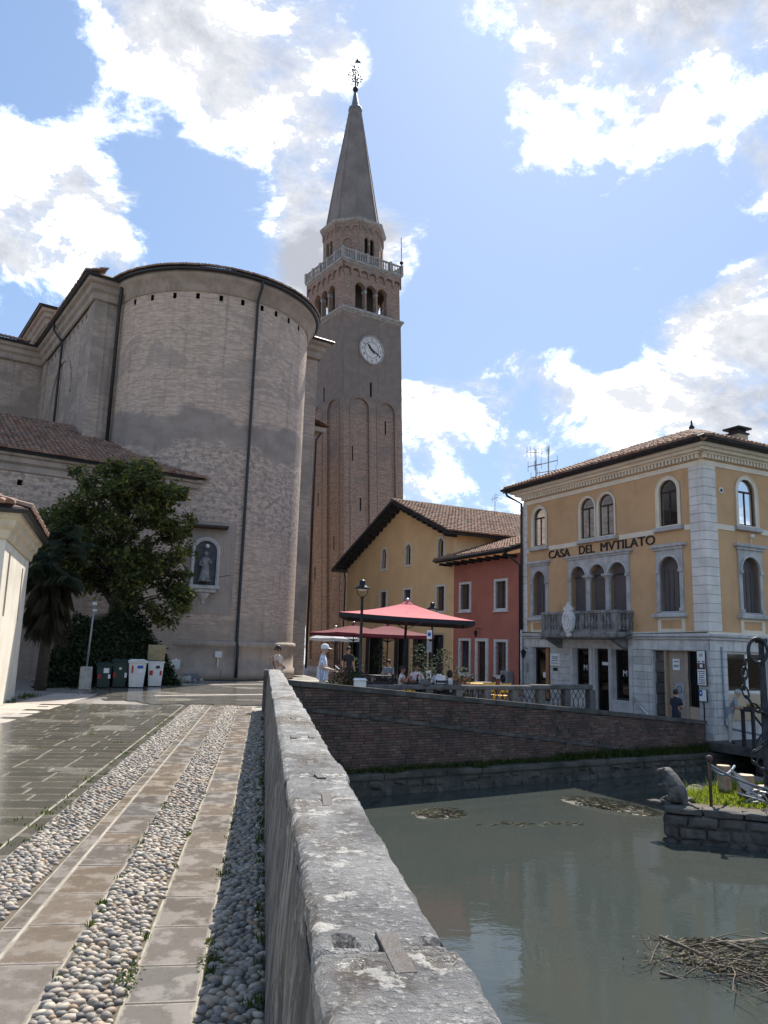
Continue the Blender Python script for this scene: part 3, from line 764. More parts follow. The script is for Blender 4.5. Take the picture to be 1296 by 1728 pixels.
for k, (a, b) in enumerate(zip(CJ, CJ[1:])):
    m = MB(); near = b < 8; ny = int((b-a)/(.0095 if a < 3 else .02 if a < 5 else .05 if near else .2)); nxx = 44 if a < 3 else 20 if a < 5 else 10 if near else 5
    dz = R.uniform(-.006, .006); xl, xr = .147+R.uniform(-.006, .006), .468+R.uniform(-.01, .012)
    def edge(y, s): return jit(s, y, 0, .010, 2.)+jit(s, y, 5, .006, 9.)+jit(s, y, 5, .005, 28.)
    def top(u, v, a=a, b=b, dz=dz, xl=xl, xr=xr):
        y = a+.006+(b-a-.012)*v; l, r = xl+edge(y, 1.), xr+edge(y, 7.); x = l+(r-l)*u
        z = 1.08+dz+jit(x, y, 2, .005, 2.5)+jit(x, y, 1, .004, 14)
        e = min(u, 1-u)*(r-l); z -= .026*max(0, 1-e/.024)**2*(.5+1.1*abs(mnoise.noise(Vector((x*3, y*9, 1)))))
        ej = min(y-a, b-y); z -= .034*max(0, 1-ej/.03)**2*(.6+1.2*abs(mnoise.noise(Vector((x*14, y, 3)))))
        for q in POCK:
            if q[0]+jit(x, y, 9, .012, 12) < x < q[1]+jit(x, y, 4, .012, 12) and q[2]-.003 < y < q[3]+jit(x, y, 6, .012, 12): z -= q[4]
        return (x, y, z)
    m.grid(top, nxx, ny)
    T = [top(0, j/ny) for j in range(ny+1)]; Q = [top(1, j/ny) for j in range(ny+1)]
    for A, s_ in ((T, -1), (Q, 1)):
        for j in range(ny):
            p, q = A[j], A[j+1]
            o1 = Vector((p[0]+s_*(.004+jit(2, p[1], 1, .008, 12)), p[1], 1.03)); o2 = Vector((q[0]+s_*(.004+jit(2, q[1], 1, .008, 12)), q[1], 1.03))
            m.face([p, q, o2, o1]); m.face([o1, o2, (q[0]-s_*.012, q[1], .955), (p[0]-s_*.012, p[1], .955)])
    for v in (0, 1):
        E_ = [top(i/nxx, v) for i in range(nxx+1)]
        for i in range(nxx): m.face([E_[i], E_[i+1], (E_[i+1][0], E_[i+1][1], .955), (E_[i][0], E_[i][1], .955)])
    m.build('coping_stone', 'coping', par, True)
M['cramp'] = basic('old_iron_strap', (.05, .048, .05), (.035, .022, .017), 22, .6, .5, 90, metal=.1)
def cramp(x, y, l, w, rz, h=.007):
    m = MB(); m.bbox(-w/2, w/2, -l/2, l/2, -.01, h, b=.002)
    o = m.build('iron_cramp', M['cramp'], par); o.location = (x, y, 1.078 if y < 2 else 1.074); o.rotation_euler = (0, 0, rz)
cramp(.325, 1.825, .235, .048, .04); cramp(.31, 3.545, .26, .042, -.05); cramp(.32, 4.21, .2, .045, .1)
cramp(.30, 4.60, .16, .04, 0); cramp(.25, 5.88, .16, .04, 0); cramp(.38, 5.9, .16, .04, 0); cramp(.3, 7.3, .16, .04, .05); cramp(.32, 8.7, .16, .04, 0)
bx('end_post', 'stone_mid', par, .03, .50, 20.6, 20.95, 0, 1.07, b=.02)

# ---- brick canal wall on the far side
wl_len = (FB-FA).length; wa = math.atan2(FB.y-FA.y, FB.x-FA.x)
cw = empty('canal_wall', (FA.x, FA.y, 0), wa, 'long dark red brick canal wall with sloping top beyond the parapet', 'wall')
def ztop(x): return .86-.083*x
def zband(x): return .20-.122*x
LZ = -1.50
m = MB(); m.extr([(0, -2.8), (wl_len, -2.8), (wl_len, ztop(wl_len)-.12), (0, ztop(0)-.12)], .025, .42); m.build('wall_core', 'canal_mortar', cw)
BR = []; rh = .072; z = LZ-.02; k = 0
while z < .9:
    x = -R.random()*.2-.05*(k % 2); 
    while x < wl_len:
        l = R.uniform(.215, .265); xc = x+l/2; zc = z+rh/2
        if 0 < xc and x+l < wl_len and zc+rh/2 < ztop(xc)-.12 and not (-.06 < zc-zband(xc) < .06):
            pr = R.uniform(-.012, .008)
            if R.random() < .05: pr += .02
            dn = mnoise.noise(Vector((xc*.7, zc*.9, 3)))
            if not (dn > .45 and R.random() < .5): BR.append((x+.005, x+l-.006, pr, .05, z+.004, z+rh-.006))
        x += l
    z += rh; k += 1
BR.sort(key=lambda q: abs(q[0]-4.5)+abs(q[4]+.9)*1.5)
m = MB()
for i, q in enumerate(BR):
    if i < 300: bx('brick', 'canal_brick', cw, *q, b=.006)
    else: m.bbox(*q, b=.006, r=R.random())
tag(m.build('bricks', 'canal_brick', cw), kind='stuff')
x = 0.
while x < wl_len-.2:
    l = R.uniform(.7, 1.3); l = min(l, wl_len-x)
    m = MB(); za, zb_ = ztop(x), ztop(x+l)
    m.raw([(x+.005, -.06, za-.13), (x+l-.005, -.06, zb_-.13), (x+l-.005, .47, zb_-.13), (x+.005, .47, za-.13), (x+.005, -.055, za), (x+l-.005, -.055, zb_), (x+l-.005, .46, zb_), (x+.005, .46, za)], [(0, 3, 2, 1), (4, 5, 6, 7), (0, 1, 5, 4), (1, 2, 6, 5), (2, 3, 7, 6), (3, 0, 4, 7)])
    m.build('capping_stone', 'stone_dark', cw)
    if x+l < 13.6:
        m = MB(); m.extr([(x+.004, zband(x)-.05), (x+l-.004, zband(x+l)-.05), (x+l-.004, zband(x+l)+.05), (x+.004, zband(x)+.05)], -.035, .04); m.build('string_course_stone', 'stone_dark', cw)
    x += l
# ledge of rough stone blocks at the water line
m = MB(); m.extr([(0, -2.8), (wl_len+1.2, -2.8), (wl_len+1.2, LZ-.1), (0, LZ-.1)], -.36, .02); m.build('ledge_core', 'stone_dark', cw)
def rough_block(m, x0, x1, y0, y1, z0, z1, a=.02, seed=0, n=3):
    c = ((x0+x1)/2, (y0+y1)/2, (z0+z1)/2)
    bm = bmesh.new(); bmesh.ops.create_cube(bm, size=1)
    bmesh.ops.subdivide_edges(bm, edges=bm.edges[:], cuts=n, use_grid_fill=True)
    for v in bm.verts:
        e = sum(1 for q in v.co if abs(abs(q)-.5) < 1e-4)
        p = Vector((c[0]+v.co.x*(x1-x0), c[1]+v.co.y*(y1-y0), c[2]+v.co.z*(z1-z0)))
        d = Vector((mnoise.noise(p*3+Vector((seed, 0, 0))), mnoise.noise(p*3+Vector((0, seed, 5))), mnoise.noise(p*3+Vector((7, 0, seed)))))*a
        if e >= 2: d -= Vector((v.co.x, v.co.y, v.co.z))*a*1.2
        v.co = p+d
    m.raw([v.co.copy() for v in bm.verts], [tuple(v.index for v in f.verts) for f in bm.faces], R.random()); bm.free()
x = 0.; 
while x < wl_len+1.:
    l = R.uniform(1.1, 2.2); m = MB(); rough_block(m, x+.003, x+l-.003, -.42, .03, LZ-.16, LZ+R.uniform(-.01, .005), .018, x, 3); m.build('ledge_slab', 'ledge', cw)
    xx = x
    while xx < x+l-.1:
        w = R.uniform(.18, .55); w = min(w, x+l-xx)
        m = MB(); z0 = LZ-.17
        rough_block(m, xx+.004, xx+w-.004, -.39+R.uniform(-.04, .03), -.2, z0-R.uniform(.12, .24), z0, .05, xx, 2)
        rough_block(m, xx+.0, xx+w+.05, -.38+R.uniform(-.04, .03), -.2, z0-.75, z0-R.uniform(.17, .25), .06, xx+3, 2)
        m.build('ledge_stone', 'ledge', cw); xx += w
    x += l
m = MB()
cs, sn = math.cos(wa), math.sin(wa)
for _ in range(900):
    x = abs(R.gauss(0, 1)); x = R.uniform(.4, wl_len) if R.random() < .45 else wl_len-abs(R.gauss(0, 4.))
    if x < .3: continue
    h = R.uniform(.06, .2)*(1.5 if x > 9 else .9); tuft(m, x, R.uniform(-.14, 0), LZ, h, 14, .05, .009)
for _ in range(4600):
    x = R.uniform(1, wl_len) if R.random() < .5 else wl_len-abs(R.gauss(0, 3.6))
    leaf(m, Vector((x, R.uniform(-.18, .0), LZ+abs(R.gauss(0, .12))*(1.5 if x > 9 else 1))), R.uniform(.03, .06))
for xc in (1.2, 3.2, 6.0):
    for _ in range(40): tuft(m, xc+R.gauss(0, .12), -.35+R.gauss(0, .05), LZ, .14, 5, .03, .008)
for xc, zc in ((3.6, .1), (5.2, -.1), (2.3, .35), (7.8, -.3)):
    for _ in range(60): leaf(m, Vector((xc+R.gauss(0, .18), -.03, zc+R.gauss(0, .12))), R.uniform(.03, .05))
o = m.build('ledge_weeds', 'weed'); o.location = (FA.x, FA.y, 0); o.rotation_euler.z = wa
tag(o, 'green weeds growing along the ledge of the brick canal wall', 'weeds', kind='stuff')

# ---------------------------------------------------------------- church with round apse
ch = empty('church', CH, CA, 'large brick church with tall round apse and tiled eaves', 'church')
def to_ch(x, y):
    dx, dy = x-CH.x, y-CH.y; return dx*math.cos(CA)+dy*math.sin(CA), -dx*math.sin(CA)+dy*math.cos(CA)
RA = 5.35
def apos(az_deg, r=RA):
    """angle (church frame) where the sight line of a given azimuth meets the apse"""
    d = Vector((math.sin(rad(az_deg)), math.cos(rad(az_deg)))); c = Vector((CH.x, CH.y)); b = c.dot(d); k = b-math.sqrt(b*b-c.dot(c)+r*r)
    q = d*k; u, v = to_ch(q.x, q.y); return math.atan2(v, u)
hole_az = [-11.0, -9.8, -8.2, -6.5, -4.75, -3.1, -1.6, -.5, .5, 1.3]
HA = sorted(apos(a) for a in hole_az); hz0, hz1 = 18.62, 18.92; hw = .017
A0, A1 = rad(-205), rad(25)
angs = sorted(set([A0+(A1-A0)*i/90 for i in range(91)]+[a-hw for a in HA]+[a+hw for a in HA]))
zs_ = [0, 2, 4, 6, 8, 10, 12, 14, 16, 18, hz0, hz1, 19.3]
m = MB()
def cyl(a, z, r=RA): return (r*math.cos(a), r*math.sin(a), z)
for a, b in zip(angs, angs[1:]):
    inh = any(h-hw-1e-6 <= a and b <= h+hw+1e-6 for h in HA)
    for z0, z1 in zip(zs_, zs_[1:]):
        if inh and z0 == hz0: continue
        m.face([cyl(a, z0), cyl(b, z0), cyl(b, z1), cyl(a, z1)])
m.build('apse_wall', 'apse_brick', ch, True, uvf=lambda c: (math.atan2(c[1], c[0])*RA if math.atan2(c[1], c[0]) < 2 else (math.atan2(c[1], c[0])-2*PI)*RA, c[2]))
for h in HA:
    m = MB(); a, b = h-hw, h+hw; r1 = RA-.4
    m.face([cyl(a, hz0), cyl(a, hz1), cyl(a, hz1, r1), cyl(a, hz0, r1)]); m.face([cyl(b, hz0), cyl(b, hz0, r1), cyl(b, hz1, r1), cyl(b, hz1)])
    m.face([cyl(a, hz0), cyl(a, hz0, r1), cyl(b, hz0, r1), cyl(b, hz0)]); m.face([cyl(a, hz1), cyl(b, hz1), cyl(b, hz1, r1), cyl(a, hz1, r1)])
    m.face([cyl(a, hz0, r1), cyl(a, hz1, r1), cyl(b, hz1, r1), cyl(b, hz0, r1)]); m.build('putlog_hole', 'void', ch)
m = MB(); m.lathe([(RA+.02, 19.0), (RA+.10, 19.05), (RA+.10, 19.28), (RA+.22, 19.38), (RA+.26, 19.62), (RA+.42, 19.70), (RA+.46, 19.92), (RA, 19.95)], n=90, a0=A0, a1=A1); m.build('apse_cornice', 'church_cornice', ch, True)
m = MB(); m.lathe([(RA+.40, 19.93), (RA+.60, 19.90), (RA+.66, 19.99), (RA+.62, 20.06), (RA+.4, 20.05)], n=90, a0=A0, a1=A1); m.build('apse_gutter', 'pipe_dark', ch, True)
m = MB(); m.lathe([(RA+.55, 20.05), (.3, 22.4)], n=90, a0=A0, a1=A1); m.build('apse_roof', 'tile', ch)
m = MB()
for i in range(150):
    a = A0+(A1-A0)*(i+.5)/150; e = Vector((-math.sin(a), math.cos(a), 0)); o = Vector((math.cos(a), math.sin(a), 0))
    tiles(m, o*(RA+.62)+Vector((0, 0, 20.07))-e*.1, e, -o*.92+Vector((0, 0, .4)), .2, 1.1)
tag(m.build('apse_tiles', 'tile', ch), kind='stuff')
m = MB(); m.lathe([(RA, 0), (RA+.16, 0), (RA+.16, .46), (RA+.08, .50), (RA+.07, 1.48), (RA+.17, 1.53), (RA+.18, 1.72), (RA+.12, 1.77), (RA+.01, 1.80)], n=90, a0=A0, a1=A1)
m.build('apse_plinth', basic('plinth_render', (.42, .34, .28), (.30, .25, .21), 1.2, .9, .3, 20, streak=.5), ch, True)
def vpipe(name, pts, r=.07, mat='pipe_dark', par_=None):
    m = MB(); m.tube(pts, r, 8); return m.build(name, mat, par_ or ch, True)
ap = apos(-2.05); vpipe('downpipe', [cyl(ap, 20.0, RA+.6), cyl(ap, 19.6, RA+.55), cyl(ap, 19.0, RA+.16), cyl(ap, 1.8, RA+.12), cyl(ap, 1.5, RA+.26), cyl(ap, .1, RA+.26)], .075)
# choir behind the apse
m = MB()
for pts in ([(-6.6, -.5), (6.6, -.5), (6.6, 12.), (-6.6, 12.)],):
    n = 4
    for i in range(n):
        a, b = pts[i], pts[(i+1) % n]; m.face([(a[0], a[1], 0), (b[0], b[1], 0), (b[0], b[1], 19.5), (a[0], a[1], 19.5)])
m.build('choir_wall', 'church_brick', ch)
for x0, x1, y0, y1 in ((-6.66, -6.0, -.56, .5), (-6.66, -6.55, 10.6, 11.9)): bx('pilaster', 'church_brick', ch, x0, x1, y0, y1, 0, 19.2)
def cornice(name, pts, z, prof, mat, par_):
    """moulding swept round a polyline in plan; profile is (outward, dz)"""
    m = MB(); n = len(pts)
    nr = []
    for i in range(n-1):
        d = (Vector(pts[i+1])-Vector(pts[i])).normalized(); nr.append(Vector((d.y, -d.x)))
    rows = []
    for i in range(n):
        if i == 0: o = nr[0]
        elif i == n-1: o = nr[-1]
        else: o = (nr[i-1]+nr[i]); o = o/max(.3, o.dot(nr[i]))
        rows.append([(pts[i][0]+o.x*a, pts[i][1]+o.y*a, z+b) for a, b in prof])
    for i in range(n-1):
        for k in range(len(prof)-1): m.face([rows[i][k], rows[i+1][k], rows[i+1][k+1], rows[i][k+1]])
    return m.build(name, mat, par_)
CPROF = [(.02, -1.0), (.10, -.95), (.10, -.62), (.24, -.5), (.28, -.25), (.44, -.16), (.48, .05), (0, .06)]
GPROF = [(.42, .02), (.60, .02), (.66, .10), (.60, .16), (.3, .17)]
cl_ = [(-18, 11.9), (-6.7, 11.9), (-6.7, -.6), (-4.6, -.6)]
cornice('choir_cornice', cl_, 19.9, CPROF, 'church_cornice', ch); cornice('choir_gutter', cl_, 19.9, GPROF, 'pipe_dark', ch)
cr_ = [(4.6, -.6), (6.7, -.6), (6.7, 11.9), (12.2, 11.9)]
cornice('choir_cornice', cr_, 19.9, CPROF, 'church_cornice', ch); cornice('choir_gutter', cr_, 19.9, GPROF, 'pipe_dark', ch)
m = MB(); m.face([(-7.3, -1.2, 20.05), (7.3, -1.2, 20.05), (.0, 4.5, 23.)]); m.face([(-7.3, -1.2, 20.05), (0, 4.5, 23.), (0, 12, 23.), (-7.3, 12, 20.05)]); m.face([(7.3, -1.2, 20.05), (7.3, 12, 20.05), (0, 12, 23), (0, 4.5, 23)]); m.build('choir_roof', 'tile', ch)
m = MB(); tiles(m, (-7.3, 12.5, 20.07), (0, -1, 0), (.93, 0, .37), 13.7, 1.1); tag(m.build('choir_tiles', 'tile', ch), kind='stuff')
for y in [1.2+.9*i for i in range(11)]: bx('putlog_hole', 'void', ch, -6.606, -6.3, y, y+.16, 18.5, 18.75)
# blind arch and downpipe on the choir flank
m = MB(); A = arch(5.8, 5.2, 8, 17.6, 14); B_ = arch(5.8, 4.8, 8, 17.4, 14)
for a, b, c, d in zip(B_[1:], B_[2:], A[2:], A[1:]):
    m.face([(-6.68, a[0], a[1]), (-6.68, b[0], b[1]), (-6.68, c[0], c[1]), (-6.68, d[0], d[1])])
    m.face([(-6.68, a[0], a[1]), (-6.68, b[0], b[1]), (-6.6, b[0], b[1]), (-6.6, a[0], a[1])]); m.face([(-6.68, d[0], d[1]), (-6.68, c[0], c[1]), (-6.6, c[0], c[1]), (-6.6, d[0], d[1])])
m.build('blind_arch', 'church_brick', ch)
vpipe('downpipe', [(-7.2, 6.6, 19.9), (-7.2, 6.6, 19.5), (-6.74, 6.2, 18.7), (-6.74, 6.2, 10)], .07)
vpipe('downpipe', [(-5.55, -1.2, 19.9), (-5.55, -1.15, 19.5), (-5.5, -.85, 18.8), (-5.5, -.82, 10.5)], .09)
m = MB(); m.tube([(-6.70, 9.5, 10.4), (-6.70, 3.4, 12.2)], .07, 6); m.build('roof_scar', 'church_cornice', ch)
# transept
m = MB(); m.wall([(-22, 0), (-6.6, 0), (-6.6, 19.5), (-22, 19.5)], [rect(-10.85, -10.5, 13.3, 14.25), rect(-8.9, -8.55, 13.3, 14.25)], 12., .4)
m.face([(-22, 12, 0), (-22, 12, 19.5), (-22, 30, 19.5), (-22, 30, 0)])
m.build('transept_wall', 'church_brick', ch)
m = MB(); m.box(6.7, 12.3, 12., 29, 0, 19.5); m.build('transept_wall', 'church_brick', ch)
for x in (-10.68, -8.73):
    bx('window_pane', 'void', ch, x-.2, x+.2, 12.39, 12.42, 13.2, 14.3); o = bx('window_hood', 'church_cornice', ch, x-.5, x+.5, 11.8, 12.05, 14.45, 14.6, b=.03)
m = MB(); m.face([(-22.6, 11.3, 20.05), (-7, 11.3, 20.05), (-7, 20, 23.), (-22.6, 20, 23.)]); m.face([(7, 11.3, 20.05), (12.6, 11.3, 20.05), (12.6, 20, 23), (7, 20, 23)]); m.face([(-22.6, 20, 23), (12.6, 20, 23), (12.6, 30, 20), (-22.6, 30, 20)]); m.build('transept_roof', 'tile', ch)
m = MB(); tiles(m, (-22.6, 11.3, 20.08), (1, 0, 0), (0, .95, .32), 15, 2.2); tag(m.build('transept_tiles', 'tile', ch), kind='stuff')
# crossing block
u0, v0 = to_ch(-16.05, 51.75)
m = MB(); m.box(u0+.5, 8, v0+.6, v0+14, 18, 23.4); m.build('crossing_wall', 'church_brick', ch)
cornice('crossing_cornice', [(u0+.5, v0+14), (u0+.5, v0+.6), (8, v0+.6)], 23.7, CPROF, 'church_cornice', ch); cornice('crossing_gutter', [(u0+.5, v0+14), (u0+.5, v0+.6), (8, v0+.6)], 23.7, GPROF, 'pipe_dark', ch)
m = MB(); m.face([(u0-.2, v0-.1, 23.85), (8.6, v0-.1, 23.85), (4.5, v0+7, 25.6), (u0+4, v0+7, 25.6)]); m.face([(u0-.2, v0-.1, 23.85), (u0+4, v0+7, 25.6), (u0-.2, v0+14.5, 23.85)]); m.face([(8.6, v0-.1, 23.85), (8.6, v0+14.5, 23.85), (4.5, v0+7, 25.6)]); m.build('crossing_roof', 'tile', ch)
vpipe('downpipe', [(u0+2.2, v0+.05, 23.7), (u0+2.1, v0+.45, 22.9), (u0+2.0, v0+.5, 20)], .07)
# aisle block on the right, beside the bell tower
m = MB(); m.box(6.6, 8.35, 2.6, 11.9, 0, 15.3); m.build('aisle_wall', 'church_brick', ch)
m = MB(); m.box(6.6, 8.9, 2.1, 11.9, 15.3, 15.6); m.build('aisle_cornice', 'church_cornice', ch)
m = MB(); m.face([(6.6, 2.0, 16.4), (9.05, 2.0, 15.66), (9.05, 12, 15.66), (6.6, 12, 16.4)]); tiles(m, (9.05, 1.9, 15.66), (0, 1, 0), (-.957, 0, .29), 10, 2.4); m.build('aisle_roof', 'tile', ch)
vpipe('downpipe', [(8.8, 2.4, 15.4), (8.45, 2.5, 14.8), (8.45, 2.5, .3)], .07)
# ---- sacristy in front of the choir
SV = -5.24
def sac_z(y): return 9.35+.46*(y-SV)
m = MB(); m.wall([(-15, 0), (-2.3, 0), (-2.3, 9.0), (-15, 9.0)], [rect(-7.2, -6.98, 8.0, 8.25), rect(-10.0, -9.78, 8.0, 8.25)], SV+.45, .4)
m.face([(-2.3, SV+.45, 0), (-2.3, 0, 0), (-2.3, 0, 9), (-2.3, SV+.45, 9)]); m.build('sacristy_wall', 'apse_brick', ch)
for x in (-7.09, -9.89): bx('window_pane', 'void', ch, x-.15, x+.15, SV+.83, SV+.86, 7.9, 8.3)
cornice('sacristy_cornice', [(-15, SV+.45), (-2.25, SV+.45), (-2.25, -2)], 9.3, [(.01, -.75), (.07, -.7), (.07, -.45), (.2, -.35), (.22, -.15), (.34, -.1), (.36, .03), (0, .04)], 'church_cornice', ch)
cornice('sacristy_gutter', [(-15, SV+.45), (-2.25, SV+.45)], 9.3, [(.32, .0), (.46, .0), (.52, .09), (.46, .13), (.2, .13)], 'pipe_dark', ch)
RY = 1.7
m = MB(); m.face([(-15.5, SV, 9.38), (-1.75, SV, 9.38), (-1.75, RY, sac_z(RY)), (-6.6, RY, sac_z(RY)), (-15.5, RY, sac_z(RY)-1.3)])
m.face([(-15.5, RY, sac_z(RY)-1.3), (-6.6, RY, sac_z(RY)), (-6.6, 8, 9.4), (-15.5, 8, 9.4)]); m.build('sacristy_roof', 'tile', ch)
tile_field(ch, (-15.5, SV-.02, 9.40), (1, 0, 0), (0, .908, .418), 13.75, 7.7, lambda u, v: not (u > 8.9 and math.hypot(-15.5+u, SV+v*.908) < RA-.15) and not (u > 8.9 and SV+v*.908 > -.4), score=lambda c: c[1]+abs(c[0]-36)*.25)
m = MB(); m.tube([(-6.75, 1.8, 12.62), (-6.75, -.65, 11.55), (-5.2, -.8, 11.5)], .1, 6); m.build('flashing', 'lead', ch)
# niche with its frame on the apse
na = apos(-4.57); NR = Matrix.Translation((RA*math.cos(na), RA*math.sin(na), 0)) @ Matrix.Rotation(na+PI/2, 4, 'Z')
nich = bpy.data.objects.new('wall_niche', None); COL.objects.link(nich); nich.parent = ch; nich.matrix_local = NR; nich.empty_display_size = .2
m = MB(); m.ring(arch(0, 1.02, 4.35, 6.45, 12), arch(0, 1.32, 4.3, 6.62, 12), -.16, .12); m.ring(arch(0, 1.14, 4.35, 6.52, 12), arch(0, 1.24, 4.33, 6.58, 12), -.20, .0)
m.build('niche_frame', 'stone_grey', nich)
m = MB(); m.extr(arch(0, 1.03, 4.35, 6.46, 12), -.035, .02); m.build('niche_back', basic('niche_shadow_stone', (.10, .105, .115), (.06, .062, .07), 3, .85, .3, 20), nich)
m = MB(); m.bbox(-.72, .72, -.34, .05, 4.16, 4.32, b=.03); m.bbox(-.56, .56, -.26, .05, 4.0, 4.16, b=.03); m.lathe([(.03, 3.45), (.10, 3.5), (.07, 3.62), (.2, 3.75), (.34, 3.98)], n=10, c=(0, 0, 0)); m.build('niche_bracket', 'stone_grey', nich)
m = MB(); m.bbox(-.95, .95, -.5, .05, 7.05, 7.17, b=.02); m.build('niche_hood', 'wood_dark', nich)
m = MB(); m.sphere((.05, -.12, 6.2), .1); m.build('globe_lamp', 'trim_white', nich, True)
m = MB(); m.lathe([(RA, 3.0), (RA+.025, 3.0), (RA+.025, 7.4), (RA, 7.4)], n=14, a0=na-.30, a1=na+.26); m.build('render_panel', basic('niche_render', (.36, .30, .25), (.28, .235, .2), 1.4, .9, .2, 20, streak=.4), ch)
st = empty('statue', ch.matrix_world @ Vector((0, 0, 0)), 0, 'small grey stone saint statue inside the arched apse niche', 'statue')
wp = Matrix.Translation(CH) @ Matrix.Rotation(CA, 4, 'Z') @ NR
st.matrix_world = wp @ Matrix.Translation((0, -.17, 4.5))
m = MB(); m.lathe([(.001, 0), (.30, .0), (.30, .1), (.25, .12), (.24, .25), (.2, .55), (.17, .8), (.21, 1.02), (.17, 1.14), (.07, 1.2), (.001, 1.2)], n=14); m.tube([(-.2, 0, 1.05), (-.27, -.06, .8), (-.1, -.16, .72)], .055, 7); m.tube([(.2, 0, 1.05), (.26, -.08, .85), (.12, -.17, .95)], .055, 7)
m.build('robed_body', 'balcony_stone', st, True)
m = MB(); m.sphere((0, -.02, 1.31), .1, .11, .13); m.build('head', 'balcony_stone', st, True)
uc = apos(-3.3); um = bpy.data.objects.new('utility_box', None); COL.objects.link(um); um.parent = ch; um.matrix_local = Matrix.Translation((RA*math.cos(uc), RA*math.sin(uc), 0)) @ Matrix.Rotation(uc+PI/2, 4, 'Z')
m = MB(); m.bbox(-.16, .16, -.26, -.1, 1.02, 1.3, b=.01); m.tube([(0, -.2, 1.02), (0, -.2, .6)], .03, 6); m.build('meter_box', 'white_plastic', um)
# cable across the wall
m = MB(); pts = [Vector(cyl(apos(-6.6+.35*i), 4.35+.12*i/4+.02*i, RA+.05)) for i in range(12)]; m.tube(pts, .012, 5); m.build('wall_cable', 'pipe_dark', ch)

# ---------------------------------------------------------------- pale building at the left edge
pa, pb_ = Vector((-6.07, 18.88, 0)), Vector((-7.27, 25.18, 0)); pang = math.atan2(pb_.y-pa.y, pb_.x-pa.x)
# local x runs away from the camera along the sunlit wall; local y points into the building
pl = empty('pale_building', pa, pang, 'pale plastered low building with slit windows at the left edge', 'building')
PL = 5.6
m = MB()
pa_m = []
m.wall([(0, -.2), (PL, -.2), (PL, 4.05), (0, 4.05)], [rect(.85, 1.2, 2.2, 3.74), rect(4.0, 4.32, 2.15, 3.62)], 0, .05)
m.face([(PL, 0, -.2), (PL, 9, -.2), (PL, 9, 4.05), (PL, 0, 4.05)]); m.face([(0, 0, -.2), (0, 0, 4.05), (0, 9, 4.05), (0, 9, -.2)]); m.face([(0, 9, -.2), (0, 9, 4.05), (PL, 9, 4.05), (PL, 9, -.2)])
m.build('wall', 'pale_plaster', pl)
for x0, x1, z0, z1 in ((.8, 1.25, 2.15, 3.8), (3.95, 4.37, 2.1, 3.7)): bx('slit_window', 'void', pl, x0, x1, .045, .08, z0, z1)
cornice('cornice', [(-.0, 9), (0, 0), (PL, 0), (PL, 9)], 4.36, [(.02, -.42), (.07, -.38), (.09, -.2), (.18, -.12), (.20, .03), (.28, .08), (.30, .18), (0, .19)], basic('sandstone_cornice', (.62, .53, .38), (.48, .41, .3), 3, .85, .3, 30, streak=.3), pl)
cornice('gutter', [(-.0, 9), (0, 0), (PL, 0), (PL, 9)], 4.38, [(.27, .16), (.40, .15), (.46, .24), (.42, .27), (.2, .27)], 'pipe_dark', pl)
m = MB(); m.face([(-.36, -.36, 4.67), (PL+.36, -.36, 4.67), (PL-3, 4.5, 6.4), (3, 4.5, 6.4)]); m.face([(PL+.36, -.36, 4.67), (PL+.36, 9.5, 4.67), (PL-3, 4.5, 6.4)]); m.face([(-.36, -.36, 4.67), (3, 4.5, 6.4), (-.36, 9.5, 4.67)]); m.face([(-.36, 9.5, 4.67), (3, 4.5, 6.4), (PL-3, 4.5, 6.4), (PL+.36, 9.5, 4.67)])
m.build('roof', 'tile', pl)
tile_field(pl, (-.36, -.4, 4.69), (1, 0, 0), (0, .952, .305), PL+.72, 5.2, lambda u, v: u > v*.7 and u < PL+.72-v*.7); tile_field(pl, (-.4, -.4, 4.69), (0, 1, 0), (.94, 0, .34), 10, 3.6, lambda u, v: u > v*1.3 and u < 10-v*1.3, limit=0)

# ---------------------------------------------------------------- bell tower (leaning)
tw = empty('bell_tower', (8.28, 71.1, 0), rad(27.), 'tall leaning brick bell tower with clock and grey spire', 'bell tower')
tw.matrix_world = Matrix.Translation((8.28, 71.1, 0)) @ Matrix.Rotation(-.04, 4, 'Y') @ Matrix.Rotation(rad(27.), 4, 'Z')
HS = 3.3
def face_rot(k): return Matrix.Rotation(k*PI/2, 4, 'Z')
def addrot(dst, src, k):
    mt = face_rot(k); i = len(dst.v); dst.v += [tuple(mt @ Vector(p)) for p in src.v]; dst.f += [tuple(i+q for q in f) for f in src.f]; dst.r += src.r
m = MB(); arches = [arch(-1.52, 1.92, .6, 24.2, 14), arch(1.45, 1.92, .6, 24.2, 14)]
for k in range(4):
    s_ = MB(); holes = list(arches)
    slits = {0: [rect(-.42, -.15, 24.5, 25.9)], 3: [rect(-.25, .0, 24.4, 25.8)]}.get(k, [])
    s_.wall(rect(-HS, HS, -.6, 32.3), holes+slits, -HS, .16)
    for a in arches:
        pl_ = [(x, -HS+.16, z) for x, z in a]
        s_.face(pl_)
    addrot(m, s_, k)
m.build('shaft', 'tower_brick', tw)
for k in range(4):
    for a in arches:
        s_ = MB(); xs_ = sum(p[0] for p in a[:2])/2; s_.ring(arch(xs_, 1.92, .6, 24.2, 14)[1:]+[(xs_-.96, .6)], arch(xs_, 2.26, .6, 24.37, 14)[1:]+[(xs_-1.13, .6)], -HS-.05, -HS+.02, closed=False)
        d = MB(); addrot(d, s_, k); d.build('blind_arch_band', 'tower_brick', tw)
